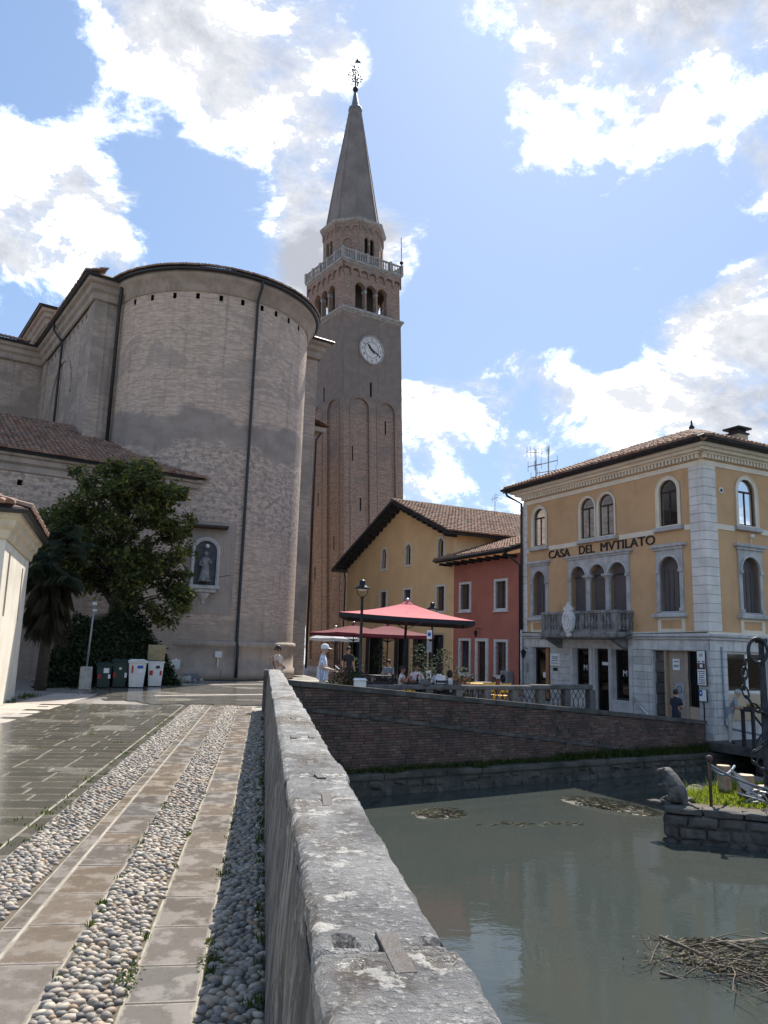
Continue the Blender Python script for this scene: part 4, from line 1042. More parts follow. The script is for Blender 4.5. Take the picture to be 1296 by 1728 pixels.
for k, x, z, h in ((0, 1.44, 21.2, 1.3), (0, -1.42, 13.7, 1.2), (3, -1.4, 14.6, 1.3), (3, 1.4, 10.2, 1.3), (3, -1.9, 7.8, 1.2), (0, -2.3, 18.2, 1.4)):
    s_ = MB(); s_.box(x-.09, x+.09, -HS+.156, -HS+.2, z, z+h); d = MB(); addrot(d, s_, k); d.build('slit_window', 'void', tw)
for k, x0, x1, z0, z1 in ((0, -.42, -.15, 24.5, 25.9), (3, -.25, 0, 24.4, 25.8)):
    s_ = MB(); s_.box(x0-.05, x1+.05, -HS+.15, -HS+.2, z0-.05, z1+.05); d = MB(); addrot(d, s_, k); d.build('slit_window', 'void', tw)
m = MB()
for z0, z1, e in ((32.25, 32.4, .06), (32.4, 32.55, .14), (32.55, 32.75, .24)): m.box(-HS-e, HS+e, -HS-e, HS+e, z0, z1)
m.build('belfry_ledge', 'tower_stone', tw)
# belfry
HB = 3.24; bc = [-1.42, -.14, 1.14]; m = MB()
for k in range(4):
    s_ = MB(); s_.wall(rect(-HB, HB, 32.75, 37.3), [arch(c, 1.1, 32.95, 35.58, 10) for c in bc], -HB, .5); addrot(m, s_, k)
m.build('belfry_wall', 'tower_brick', tw)
m = MB(); m.box(-HB, HB, -HB, HB, 32.7, 32.8); m.box(-HB, HB, -HB, HB, 36.6, 36.8); m.build('belfry_floor', 'tower_brick', tw)
m = MB(); m.box(-1.4, 1.4, -1.4, 1.4, 32.8, 36.6); m.build('belfry_core', basic('belfry_inside', (.10, .085, .075), None, 2, .9, .2, 10), tw)
for k in range(4):
    for c in bc:
        s_ = MB(); s_.ring(arch(c, 1.1, 34.6, 35.58, 10)[2:], arch(c, 1.42, 34.6, 35.74, 10)[2:], -HB-.05, -HB+.02, closed=False); d = MB(); addrot(d, s_, k); d.build('arch_band', 'tower_brick', tw)
    for c in (-.78, .5):
        for dy in (.1, .38):
            s_ = MB(); s_.lathe([(.14, 32.95), (.14, 33.1), (.09, 33.16), (.085, 34.55), (.1, 34.6), (.19, 34.78), (.19, 34.92), (.01, 34.92)], c=(c, -HB+dy, 0), n=10)
            d = MB(); addrot(d, s_, k); d.build('column', 'tower_stone', tw, True)
# arched corbel table under the balustrade
m = MB(); HC = 3.38; na_ = 7; wv = 2*HC/na_
for k in range(4):
    s_ = MB(); hol = []
    out = [(-HC, 37.3), (-HC, 36.1)]
    for i in range(na_):
        xc = -HC+wv*(i+.5); rr = wv*.40
        out += [(xc-rr, 36.1)]+[(xc-rr*math.cos(PI*q/8), 36.45+rr*math.sin(PI*q/8)) for q in range(9)]+[(xc+rr, 36.1)]
    out += [(HC, 36.1), (HC, 37.3)]
    s_.wall(out, [], -HC, .1)
    for i in range(len(out)-1):
        a, b = out[i], out[i+1]; s_.face([(a[0], -HC, a[1]), (b[0], -HC, b[1]), (b[0], -HB+.02, b[1]), (a[0], -HB+.02, a[1])])
    addrot(m, s_, k)
m.build('corbel_table', 'tower_brick', tw)
m = MB()
for z0, z1, e in ((37.25, 37.4, .1), (37.4, 37.55, .2)): m.box(-HS-e, HS+e, -HS-e, HS+e, z0, z1)
m.build('gallery_slab', 'tower_stone', tw)
HR = 3.42
for k in range(4):
    s_ = MB(); s_.bbox(-HR, HR, -HR-.09, -HR+.09, 38.38, 38.52, b=.02); s_.box(-HR, HR, -HR-.08, -HR+.08, 37.55, 37.63); d = MB(); addrot(d, s_, k); d.build('handrail', 'tower_stone', tw)
    for i in range(6):
        x = -HR+2*HR*i/5
        if i == 5: continue
        s_ = MB(); s_.bbox(x-.13, x+.13, -HR-.13, -HR+.13, 37.55, 38.62, b=.02); d = MB(); addrot(d, s_, k); d.build('pier', 'tower_stone', tw)
        for j in range(1, 5):
            xx = x+2*HR/5*j/5
            s_ = MB(); s_.lathe([(.07, 37.62), (.05, 37.72), (.085, 37.9), (.05, 38.15), (.07, 38.38)], c=(xx, -HR, 0), n=7); d = MB(); addrot(d, s_, k); d.build('baluster', 'tower_stone', tw, True)
# octagonal drum and spire
def octa(r, z, dx=0): return [(r*math.cos(rad(22.5)+i*PI/4)+dx, r*math.sin(rad(22.5)+i*PI/4), z) for i in range(8)]
RD = 3.05; ap_ = RD*math.cos(rad(22.5)); hsd = RD*math.sin(rad(22.5)); m = MB()
for k in range(8):
    s_ = MB(); hol = [arch(-.32, .52, 38.9, 40.7, 8), arch(.32, .52, 38.9, 40.7, 8)] if k % 2 == 0 else [arch(0, .8, 38.6, 40.5, 8)]
    s_.wall(rect(-hsd, hsd, 37.5, 42.2), hol, -ap_, .3 if k % 2 == 0 else .1)
    if k % 2: s_.extr(arch(0, .82, 38.6, 40.51, 8), -ap_+.1, -ap_+.15)
    mt = Matrix.Rotation(k*PI/4, 4, 'Z'); i = len(m.v); m.v += [tuple(mt @ Vector(p)) for p in s_.v]; m.f += [tuple(i+q for q in f) for f in s_.f]; m.r += s_.r
m.build('drum', 'tower_brick', tw)
m = MB(); o1 = [Vector(p) for p in octa(RD-.55, 37.6)]; o2 = [Vector(p) for p in octa(RD-.55, 42)]
for i in range(8): m.face([o1[i], o1[(i+1) % 8], o2[(i+1) % 8], o2[i]])
m.build('drum_core', 'void', tw)
for k in range(0, 8, 2):
    s_ = MB(); s_.lathe([(.09, 38.9), (.06, 39.0), (.055, 39.95), (.12, 40.1), (.12, 40.2)], c=(0, -ap_+.08, 0), n=8); mt = Matrix.Rotation(k*PI/4, 4, 'Z'); s_.v = [tuple(mt @ Vector(p)) for p in s_.v]; s_.build('column', 'tower_stone', tw, True)
m = MB()
for k in range(8):
    s_ = MB(); nA = 3; wv = 2*hsd/nA; out = [(-hsd, 42.1), (-hsd, 41.2)]
    for i in range(nA):
        xc = -hsd+wv*(i+.5); rr = wv*.38; out += [(xc-rr, 41.2)]+[(xc-rr*math.cos(PI*q/6), 41.4+rr*math.sin(PI*q/6)) for q in range(7)]+[(xc+rr, 41.2)]
    out += [(hsd, 41.2), (hsd, 42.1)]; s_.wall(out, [], -ap_-.09, .05)
    for i in range(len(out)-1):
        a, b = out[i], out[i+1]; s_.face([(a[0], -ap_-.09, a[1]), (b[0], -ap_-.09, b[1]), (b[0], -ap_, b[1]), (a[0], -ap_, a[1])])
    mt = Matrix.Rotation(k*PI/4, 4, 'Z'); i = len(m.v); m.v += [tuple(mt @ Vector(p)) for p in s_.v]; m.f += [tuple(i+q for q in f) for f in s_.f]; m.r += s_.r
m.build('drum_corbels', 'tower_brick', tw)
m = MB(); rows = [octa(RD+.08, 42.05), octa(RD+.3, 42.2), octa(RD+.36, 42.45), octa(RD-.15, 42.6)]
for a, b in zip(rows, rows[1:]):
    for i in range(8): m.face([a[i], a[(i+1) % 8], b[(i+1) % 8], b[i]])
m.build('drum_cornice', 'tower_stone', tw)
m = MB(); rows = [octa(2.78, 42.5), octa(2.3, 45.6, .04), octa(1.78, 49., .12), octa(.62, 56.3, .3)]
for a, b in zip(rows, rows[1:]):
    for i in range(8): m.face([a[i], a[(i+1) % 8], b[(i+1) % 8], b[i]])
m.build('spire', 'spire', tw)
for i in range(8):
    m = MB(); m.tube([rows[0][i], rows[1][i], rows[2][i], rows[3][i]], [.09, .08, .07, .05], 6); m.build('spire_rib', 'spire', tw)
m = MB(); m.lathe([(.55, 56.2), (.74, 56.35), (.70, 56.6), (.45, 56.85), (.40, 57.0), (.14, 58.5), (.001, 58.55)], c=(.3, 0, 0), n=10); m.build('spire_cap', 'lead', tw, True)
fin = empty('spire_finial', (0, 0, 0)); fin.parent = tw; fin.location = (.33, 0, 58.4)
m = MB(); m.sphere((0, 0, .45), .3); m.tube([(0, 0, 0), (0, 0, 3.4)], .07, 6); m.tube([(0, 0, 3.4), (0, 0, 4.2)], .025, 5); m.build('finial_rod', 'iron', fin, True)
for a in (rad(10), rad(95), rad(190), rad(275), rad(50), rad(230)):
    for sx in (1,):
        m = MB(); p0 = Vector((0, 0, 1.9)); d = Vector((math.cos(a)*.9, math.sin(a)*.5, .22*math.cos(a*3))); m.tube([p0, p0+d], .03, 5)
        m.sphere(p0+d, .10, n=7, m=5)
        for t, oz in ((.7, .32), (.7, -.32)):
            q = p0+d*t; m.tube([q, q+Vector((0, 0, oz))+d*.12], .022, 5); m.sphere(q+Vector((0, 0, oz))+d*.12, .085, n=7, m=5)
        m.build('finial_scroll', 'iron', fin)
for z, r_x in ((2.9, .35), (1.15, .4), (2.5, .22), (1.5, .25)):
    for a in (.4, 2.2, 3.7, 5.2):
        p = Vector((math.cos(a)*r_x, math.sin(a)*r_x, z)); m = MB(); m.tube([(0, 0, z-.12), p], .02, 5); m.sphere(p, .075, n=7, m=5); m.build('finial_scroll', 'iron', fin)
m = MB(); m.extr([(.05, 3.55), (.35, 3.75), (.72, 3.85), (.6, 4.05), (.4, 4.0), (.3, 4.2), (.1, 4.0)], -.02, .02); m.tube([(-.5, 0, 3.2), (.2, 0, 2.75), (.45, 0, 2.3)], .03, 5); m.tube([(-.55, 0, 4.3), (-.45, 0, 3.7), (0, 0, 3.5)], .015, 5); m.build('weather_vane', 'iron', fin)
lr = MB(); lr.tube([(HR, -HR, 38.5), (HR, -HR, 41.6)], .035, 5); lr.sphere((HR, -HR, 38.9), .2, n=8, m=6); lr.sphere((HR, -HR, 40.4), .08, n=6, m=5); lr.build('lightning_rod', 'iron', tw)
# clock
ck = empty('clock'); ck.parent = tw; ck.location = (-.21, -HS-.02, 29.08)
def disc(m, r, y0, y1, n=40): m.extr([(r*math.cos(2*PI*i/n), r*math.sin(2*PI*i/n)) for i in range(n)], y0, y1)
def ring_(m, r0, r1, y0, y1, n=40): m.ring([(r0*math.cos(2*PI*i/n), r0*math.sin(2*PI*i/n)) for i in range(n)], [(r1*math.cos(2*PI*i/n), r1*math.sin(2*PI*i/n)) for i in range(n)], y0, y1)
m = MB(); disc(m, 1.32, -.05, .03); m.build('dial', basic('clock_dial', (.62, .60, .57), (.5, .49, .47), 3, .7, .1, 20), ck)
m = MB(); ring_(m, 1.26, 1.42, -.1, .02); m.build('dial_rim', 'tower_stone', ck)
m = MB(); ring_(m, .76, .80, -.065, -.03); m.build('inner_circle', 'ink', ck)
for h in range(1, 13):
    a = PI/2-h*PI/6; text_obj('numeral', str(h), .36, 'ink', ck, (1.02*math.cos(a), -.055, 1.02*math.sin(a)-.12), (PI/2, 0, 0), .01)
for nm, ang, l, w in (('hour_hand', rad(131), .78, .075), ('minute_hand', rad(-27), 1.12, .05)):
    m = MB(); c, s_ = math.cos(ang), math.sin(ang)
    pts = [(-.3, -w), (-.42, 0), (-.3, w), (0, w*.7), (l*.6, w*1.2), (l, 0), (l*.6, -w*1.2), (0, -w*.7)]
    m.extr([(x*c-y*s_, x*s_+y*c) for x, y in pts], -.12 if nm[0] == 'h' else -.15, -.09 if nm[0] == 'h' else -.125); m.build(nm, 'ink', ck)
m = MB(); disc(m, .1, -.17, -.05, 12); m.build('hub', 'ink', ck)
# low door and buttress at the tower foot
for k, x in ((3, 2.2),):
    s_ = MB(); s_.extr(arch(x, .9, .2, 2.5, 8), -HS-.03, -HS+.05); d = MB(); addrot(d, s_, k); d.build('tower_door', 'wood_dark', tw)


# ---------------------------------------------------------------- houses along the street (shared facade line)
FL = Vector((12.4, 36.25, 0)); FANG = math.atan2(-.948, .319)
def rwin(par_, x0, x1, z0, z1, y=0., fw=.13, mat='trim_white', pane='dark_glass', shut=True, sill=True):
    """rectangular window: stone frame > sill, pane, shutter leaves"""
    m = MB(); m.ring(rect(x0, x1, z0, z1), rect(x0-fw, x1+fw, z0-fw, z1+fw), y-.05, y+.1); w = m.build('window', mat, par_)
    bx('pane', pane, w, x0-.02, x1+.02, y+.17, y+.19, z0-.02, z1+.02)
    if shut:
        mid = (x0+x1)/2
        bx('shutter', 'shutter', w, x0+.0, mid-.02, y+.10, y+.14, z0+.01, z1-.01)
        bx('shutter', 'shutter', w, mid+.06, x1, y+.10, y+.14, z0+.01, z1-.01)
    if sill: bx('sill', mat, w, x0-fw-.04, x1+fw+.04, y-.1, y+.05, z0-fw-.06, z0-fw+.003, b=.01)
    return w
def ink_lines(par_, name, x0, x1, zs, y, h=.03, rn=random.Random(5)):
    """rows of small unreadable print"""
    for z in zs:
        m = MB(); w = (x1-x0)*rn.uniform(.7, 1); a = (x0+x1)/2-w/2
        while a < (x0+x1)/2+w/2-.01:
            l = rn.uniform(.02, .07); m.box(a, min(a+l, x1), y-.003, y, z, z+h); a += l+.015
        m.build(name, 'ink', par_)
# ---- yellow gabled house
yh = empty('yellow_house', FL, FANG, 'ochre gabled house with arched attic windows behind the red umbrellas', 'house')
YL, YR, YA = -20.9, -6.42, -12.57
aw = [(-15.03, 8.28), (-11.7, 8.26), (-7.8, 8.2)]; lw = [(-15.0, 3.95, 5.42), (-11.72, 3.85, 5.4), (-7.75, 3.75, 5.38)]
dr = [(-19.9, -18.3, 2.5), (-17.2, -14.9, 2.45), (-13.1, -11.4, 2.5), (-10.7, -9.2, 2.5), (-8.8, -7.4, 2.5)]
holes = [arch(c, .62, 6.85, t-.12, 8) for c, t in aw]+[rect(c-.42, c+.42, a+.12, b-.12) for c, a, b in lw]+[rect(a, b, -.35, t) for a, b, t in dr]
m = MB(); m.wall([(YL, -.4), (YR, -.4), (YR, 8.35), (YA, 10.75), (YL, 7.4)], holes, 0, .22)
m.face([(YR, 0, -.4), (YR, 10, -.4), (YR, 10, 8.35), (YR, 0, 8.35)]); m.face([(YL, 0, -.4), (YL, 0, 7.4), (YL, 10, 7.4), (YL, 10, -.4)])
m.face([(YL, 10, -.4), (YL, 10, 7.4), (YA, 10, 10.75), (YR, 10, 8.35), (YR, 10, -.4)])
m.build('wall', 'house_plaster', yh)
for c, t in aw:
    m = MB(); m.ring(arch(c, .62, 6.85, t-.12, 8), arch(c, .9, 6.71, t+.02, 8), -.05, .1); w = m.build('window', 'trim_white', yh)
    bx('pane', 'dark_glass', w, c-.4, c+.4, .18, .2, 6.8, t); bx('shutter', 'shutter', w, c+.05, c+.31, .12, .15, 6.86, t-.5)
for c, a, b in lw: rwin(yh, c-.42, c+.42, a+.12, b-.12, sill=False)
for i, (a, b, t) in enumerate(dr):
    m = MB(); m.ring(rect(a, b, -.35, t), rect(a-.12, b+.12, -.4, t+.12), -.04, .1); w = m.build('doorway', 'trim_white' if i == 3 else 'beige_plaster', yh)
    bx('door_leaf', 'void', w, a-.02, b+.02, .2, .24, -.35, t+.02)  # no real leaf: near-black sheet standing for the shade inside the opening
    bx('shutter', 'timber', w, a-.05, a+.38, -.09, -.05, 0, t-.1); bx('shutter', 'timber', w, b-.38, b+.05, -.09, -.05, 0, t-.1)
def slope_tiles(par_, name, x_e, z_e, x_r, z_r, y0, y1, thick=.16):
    d = Vector((x_r-x_e, 0, z_r-z_e)); m = MB()
    n = Vector((-d.z, 0, d.x)).normalized(); n = n if n.z > 0 else -n
    a, b = Vector((x_e, y0, z_e)), Vector((x_r, y0, z_r)); c, e = Vector((x_r, y1, z_r)), Vector((x_e, y1, z_e)); t = n*-thick
    m.raw([a, b, c, e, a+t, b+t, c+t, e+t], [(0, 1, 2, 3), (7, 6, 5, 4), (0, 4, 5, 1), (1, 5, 6, 2), (2, 6, 7, 3), (3, 7, 4, 0)]); m.build(name, 'timber', par_)
    tile_field(par_, a+n*.01, (0, 1, 0), d, y1-y0, d.length, limit=300 if x_e > x_r else 0)
slope_tiles(yh, 'roof', -21.95, 7.22, YA, 11.0, -.85, 10.4); slope_tiles(yh, 'roof', -5.75, 8.2, YA, 11.0, -.85, 10.4)
m = MB(); m.tube([(YA, -.9, 11.03), (YA, 10.4, 11.03)], .13, 8); m.build('ridge', 'tile', yh)
for s_, x0, x1, n_ in ((-1, -21.4, -12.9, 15), (1, -6.0, -12.2, 10)):
    for i in range(n_):
        x = x0+(x1-x0)*(i+.5)/n_; z = (7.22+(x+21.95)*.403 if s_ < 0 else 8.2+(-5.75-x)*.4106)-.17
        dz = .13*(.403 if s_ < 0 else -.4106); m = MB(); m.extr([(x-.12, z-.24-dz), (x+.12, z-.24+dz), (x+.16, z+dz), (x-.16, z-dz)], -.75, .05); m.build('rafter_end', 'timber', yh)
vp = MB(); vp.tube([(-21.0, -.2, 7.0), (-20.95, -.12, 6.4), (-20.95, -.12, 0)], .06, 7); vp.build('downpipe', 'pipe_dark', yh, True)
m = MB(); m.tube([(-9.5, 5, 9.5), (-9.5, 5, 11.6)], .02, 5); m.tube([(-9.9, 5, 11.3), (-9.1, 5, 11.35)], .015, 5); m.tube([(-9.75, 5, 11.5), (-9.75, 5, 11.1)], .012, 5); m.tube([(-9.3, 5, 11.55), (-9.3, 5, 11.1)], .012, 5); m.tube([(-9.5, 5, 11.6), (-9.5, 5.4, 11.55)], .012, 5)
tag(m.build('roof_antenna', 'grey_metal'), 'small television antenna on the ochre gabled house roof', 'antenna'); bpy.data.objects['roof_antenna'].location = FL; bpy.data.objects['roof_antenna'].rotation_euler.z = FANG
# ---- red house
rh_ = empty('red_house', FL, FANG, 'narrow red plastered house between the ochre house and the corner house', 'house')
rw = [(-5.21, 3.75, 5.38), (-1.9, 3.71, 5.35)]; gw = [(-5.2, .36, 2.32), (-1.88, .38, 2.28)]
m = MB(); m.wall(rect(-6.4, -.12, -.45, 6.55), [rect(c-.45, c+.45, a+.13, b-.13) for c, a, b in rw+gw]+[rect(-3.95, -3.17, -.2, 2.17)], 0.02, .22)
m.face([(-.12, .02, -.45), (-.12, 4, -.45), (-.12, 4, 6.5), (-.12, .02, 6.5)]); m.build('wall', 'red_plaster', rh_)
for c, a, b in rw: rwin(rh_, c-.45, c+.45, a+.13, b-.13, y=.02)
for c, a, b in gw: rwin(rh_, c-.45, c+.45, a+.13, b-.13, y=.02, shut=False)
m = MB(); m.ring(rect(-3.95, -3.17, -.2, 2.17), rect(-4.13, -2.99, -.3, 2.33), -.06, .1); w = m.build('door_frame', 'trim_white', rh_); bx('door', 'wood_dark', w, -3.97, -3.15, .14, .18, -.2, 2.2)
d = Vector((0, 4.2, 1.4)); o_ = Vector((-7.0, -.9, 6.62)); m = MB()
m.raw([(-7., -.9, 6.6), (-.15, -.9, 6.6), (-.15, 3.4, 8.03), (-6.4, 3.4, 8.03), (-7., -.9, 6.47), (-.15, -.9, 6.47), (-.15, 3.4, 7.9), (-6.4, 3.4, 7.9)], [(0, 1, 2, 3), (7, 6, 5, 4), (0, 4, 5, 1), (1, 5, 6, 2), (2, 6, 7, 3), (3, 7, 4, 0)]); m.build('roof', 'timber', rh_)
tile_field(rh_, (-7., -.93, 6.62), (1, 0, 0), (0, 4.3, 1.43), 6.85, 4.5, lambda u, v: u > v*.13)
for i in range(9): bx('rafter_end', 'timber', rh_, -6.7+i*.75, -6.58+i*.75, -.8, .05, 6.33, 6.47)
m = MB(); m.tube([(-7., -1.0, 6.6), (-.2, -1.0, 6.6)], .07, 6); m.tube([(-.45, -1.0, 6.6), (-.4, -.7, 6.4), (-.22, -.08, 5.9), (-.22, -.08, 0)], .055, 7); m.build('gutter', 'pipe_dark', rh_, True)
m = MB(); m.box(-1.3, -.35, 2.2, 3.1, 7.0, 9.35); m.box(-1.4, -.25, 2.1, 3.2, 9.35, 9.5); m.box(-1.25, -.4, 2.25, 3.05, 9.5, 9.75); m.build('chimney', basic('chimney_brick', (.42, .22, .12), (.3, .17, .1), 4, .9, .3, 30), rh_)
lt = empty('lantern', (0, 0, 0)); lt.parent = rh_; lt.location = (-3.68, -.02, 2.6)
m = MB(); m.tube([(0, .03, .2), (0, -.25, .25), (0, -.3, .12)], .015, 5); m.build('bracket', 'iron', lt)
m = MB(); m.lathe([(.01, .14), (.11, .05), (.09, .03), (.05, -.2), (.01, -.24)], c=(0, -.3, 0), n=6); m.build('lamp_body', 'iron', lt)
ac = empty('air_conditioner', FL, FANG, 'grey air conditioning unit standing against the red house wall', 'air conditioner')
m = MB(); m.bbox(-1.45, -.8, -.36, -.06, -.05, .75, b=.02); m.build('casing', 'grey_metal', ac)
m = MB(); m.ring([(-1.2+.04*math.cos(2*PI*i/20), .38+.04*math.sin(2*PI*i/20)) for i in range(20)], [(-1.2+.2*math.cos(2*PI*i/20), .38+.2*math.sin(2*PI*i/20)) for i in range(20)], -.375, -.35); m.build('fan_grille', 'iron', ac)
m = MB(); m.bbox(-1.45, -.8, -.32, -.08, -.4, -.05, b=.01); m.build('stand', 'grey_metal', ac)

# ---------------------------------------------------------------- corner house
cs_ = empty('corner_house', FL, FANG, 'three-storey ochre corner house lettered CASA DEL MVTILATO beside the canal', 'house')
CLN, CDP = 10.815, 8.0
C0 = Vector((CLN, 0, 0))
m = MB()
up = [(1.245, .87, 8.53), (4.595, .89, 8.52), (5.765, .93, 8.52), (9.155, .91, 8.53)]
fw_ = [(1.23, .94, 3.42, 5.5), (9.115, .97, 3.4, 5.5)]
tri = [(3.965, .97), (5.18, .94), (6.36, 1.0)]
holes = [arch(c, w, 6.72, t, 10) for c, w, t in up]+[arch(c, w, a, t, 10) for c, w, a, t in fw_]+[arch(c, w, 2.62, 5.51, 10) for c, w in tri]
m.wall(rect(0.02, CLN, 2.58, 9.5), holes, 0, .2); m.build('front_wall', 'casa_plaster', cs_)
# right-hand side wall, built in its own turned frame
sd_ = empty('side_front'); sd_.parent = cs_; sd_.location = (CLN, 0, 0); sd_.rotation_euler.z = PI/2
sup = [(2.34, .95, 8.53), (5.6, .95, 8.53)]; sfw = [(2.35, 1.0, 3.4, 5.5), (5.6, 1.0, 3.4, 5.5)]
m = MB(); m.wall(rect(0, CDP, 2.58, 9.5), [arch(c, w, 6.72, t, 10) for c, w, t in sup]+[arch(c, w, a, t, 10) for c, w, a, t in sfw], 0, .2); m.build('side_wall', 'casa_plaster', sd_)
m = MB(); m.face([(.02, 0, -1.4), (.02, 0, 9.5), (.02, CDP, 9.5), (.02, CDP, -1.4)]); m.face([(.02, CDP, -1.4), (.02, CDP, 9.5), (CLN, CDP, 9.5), (CLN, CDP, -1.4)]); m.build('rear_wall', 'casa_plaster', cs_)
m = MB(); m.box(.6, CLN-.7, .9, CDP-.5, -1.2, 9.3); m.build('interior', 'void', cs_)
def upper_window(par_, c, w, t, fw=.16, joined=None):
    m = MB(); m.ring(arch(c, w, 6.72, t, 10), arch(c, w+2*fw, 6.68, t+fw, 10), -.045, .06); m.ring(arch(c, w+2*fw-.08, 6.70, t+fw-.04, 10), arch(c, w+2*fw, 6.68, t+fw, 10), -.07, 0); o = m.build('window', 'cream', par_)
    m = MB(); m.bbox(c-w/2-fw-.09, c+w/2+fw+.09, -.16, .1, 6.50, 6.66, b=.02); m.build('sill', 'stone_grey', o)
    m = MB(); m.extr(arch(c, w+.02, 6.7, t+.01, 10), .09, .10); m.build('pane', 'glass', o)
    m = MB(); m.ring(arch(c, w-.1, 6.78, t-.05, 10), arch(c, w+.01, 6.72, t, 10), .07, .12); zs = t-w/2
    m.box(c-w/2, c+w/2, .065, .125, zs-.05, zs+.02); m.box(c-.025, c+.025, .065, .125, 6.72, zs); m.build('casement', 'wood_dark', o)
    m = MB()
    for s_ in (-1, 1):
        k = 7; x0, x1 = (c-w/2, c-w*.2) if s_ < 0 else (c+w*.2, c+w/2)
        for i in range(k):
            xa, xb = x0+(x1-x0)*i/k, x0+(x1-x0)*(i+1)/k; ya, yb = .24+.04*(i % 2), .24+.04*((i+1) % 2)
            m.face([(xa, ya, 6.75), (xb, yb, 6.75), (xb, yb, zs), (xa, ya, zs)])
    m.build('curtain', 'curtain', o)
    m = MB(); m.extr(arch(c, w+.1, 6.7, t+.05, 10), .5, .52); m.build('room', 'void', o); return o
for c, w, t in up: upper_window(cs_, c, w, t, .10 if c in (4.595, 5.765) else .16)
for c, w, t in sup: upper_window(sd_, c, w, t)
def stone_window(par_, c, w, a, t):
    """arched first-floor window: stone surround > cap, sill, blind, imposts"""
    sw = 1.32; m = MB(); m.wall(rect(c-sw/2, c+sw/2, a-.1, 5.82), [arch(c, w, a, t, 10)], -.06, .3); 
    m.face([(c-sw/2, -.06, a-.1), (c-sw/2, -.06, 5.82), (c-sw/2, 0, 5.82), (c-sw/2, 0, a-.1)]); m.face([(c+sw/2, -.06, a-.1), (c+sw/2, 0, a-.1), (c+sw/2, 0, 5.82), (c+sw/2, -.06, 5.82)])
    o = m.build('window', 'stone_grey', par_); zs = t-w/2
    m = MB(); m.ring(arch(c, w+.02, zs-.01, t+.01, 10)[2:], arch(c, w+.2, zs-.01, t+.1, 10)[2:], -.10, -.05, closed=False); m.build('archivolt', 'stone_grey', o)
    for s_ in (-1, 1):
        xa = c+s_*w/2; xb = c+s_*(w/2+.14); x0, x1 = min(xa, xb), max(xa, xb)
        bx('impost', 'stone_grey', o, x0-.015, x1+.02, -.12, -.05, zs-.14, zs-.01, b=.01); bx('jamb_base', 'stone_grey', o, x0-.01, x1+.02, -.11, -.05, a-.02, a+.12, b=.01)
    bx('cap', 'stone_grey', o, c-.84, c+.84, -.18, .05, 5.86, 5.99, b=.03); bx('cap_moulding', 'stone_grey', o, c-.74, c+.74, -.12, .05, 5.76, 5.86, b=.02)
    bx('sill', 'stone_grey', o, c-.78, c+.78, -.22, .05, 3.16, 3.32, b=.03)
    m = MB(); m.extr(arch(c, w+.05, a-.05, t+.02, 10), .2, .23); m.build('shutter', 'blind', o)
    for i in range(3): bx('slat_joint', 'void', o, c-w*.25+w*.25*i-.008, c-w*.25+w*.25*i+.008, .192, .201, a, zs)
    m = MB(); m.ring(rect(c-.5, c+.5, 2.74, 3.06), rect(c-.66, c+.66, 2.62, 3.16), -.035, .02); m.build('apron', 'cream', o); return o
for a in fw_: stone_window(cs_, *a)
for a in sfw: stone_window(sd_, *a)
# triple window with columns
m = MB(); m.wall(rect(3.31, 7.05, 2.62, 5.9), [arch(c, w, 2.64, 5.51, 10) for c, w in tri], -.06, .4)
m.face([(3.31, -.06, 2.62), (3.31, -.06, 5.9), (3.31, 0, 5.9), (3.31, 0, 2.62)]); m.face([(7.05, -.06, 2.62), (7.05, 0, 2.62), (7.05, 0, 5.9), (7.05, -.06, 5.9)])
tw_ = m.build('triple_window', 'stone_grey', cs_)
for c, w in tri:
    zs = 5.51-w/2; m = MB(); m.ring(arch(c, w+.02, zs, 5.52, 10)[2:], arch(c, w+.2, zs, 5.61, 10)[2:], -.10, -.05, closed=False); m.build('archivolt', 'stone_grey', tw_)
    m = MB(); m.extr(arch(c, w+.04, 2.64, 5.53, 10), .22, .25); m.build('blind', 'blind', tw_)
    m = MB(); m.extr([(c-w/2, zs+.0), (c+w/2, zs), (c+w/2, zs+.05), (c-w/2, zs+.05)], .18, .23); m.build('transom', 'wood_dark', tw_)
for x in (4.58, 5.755):
    m = MB(); m.lathe([(.17, 2.62), (.17, 2.8), (.13, 2.86), (.125, 3.6), (.115, 4.80), (.13, 4.84), (.2, 4.96)], c=(x, .02, 0), n=14); m.bbox(x-.21, x+.21, -.2, .24, 4.96, 5.08, b=.02); m.build('column', 'stone_grey', tw_, True)
for x0, x1 in ((3.33, 3.5), (6.84, 7.02)): bx('impost', 'stone_grey', tw_, x0, x1, -.12, -.05, 4.9, 5.04, b=.01)
bx('cap', 'stone_grey', tw_, 3.1, 7.26, -.17, .05, 5.90, 6.0, b=.03); bx('cap_moulding', 'stone_grey', tw_, 3.2, 7.15, -.12, .05, 5.82, 5.90, b=.02)
# balcony
bal = empty('balcony'); bal.parent = cs_
bx('balcony_slab', 'balcony_stone', bal, 2.5, 7.2, -1.0, .02, 2.36, 2.60, b=.04)
for x in (2.75, 6.75): m = MB(); m.extr([(-.85, 2.36), (0, 2.36), (0, 1.9), (-.25, 2.0), (-.75, 2.25)], x-.12, x+.12); m.v = [(p[1], p[0], p[2]) for p in m.v]; m.build('bracket', 'balcony_stone', bal)
bx('rail', 'balcony_stone', bal, 2.5, 7.2, -.98, -.78, 3.34, 3.48, b=.03); bx('plinth', 'balcony_stone', bal, 2.52, 7.18, -.96, -.8, 2.6, 2.7)
for x in (2.5, 7.0): bx('rail', 'balcony_stone', bal, x+.003, x+.2, -.78, .02, 3.335, 3.475, b=.03)
for x in (2.52, 3.7, 5.1, 6.2, 6.98): bx('pedestal', 'balcony_stone', bal, x, x+.22, -.97, -.79, 2.7, 3.34, b=.01)
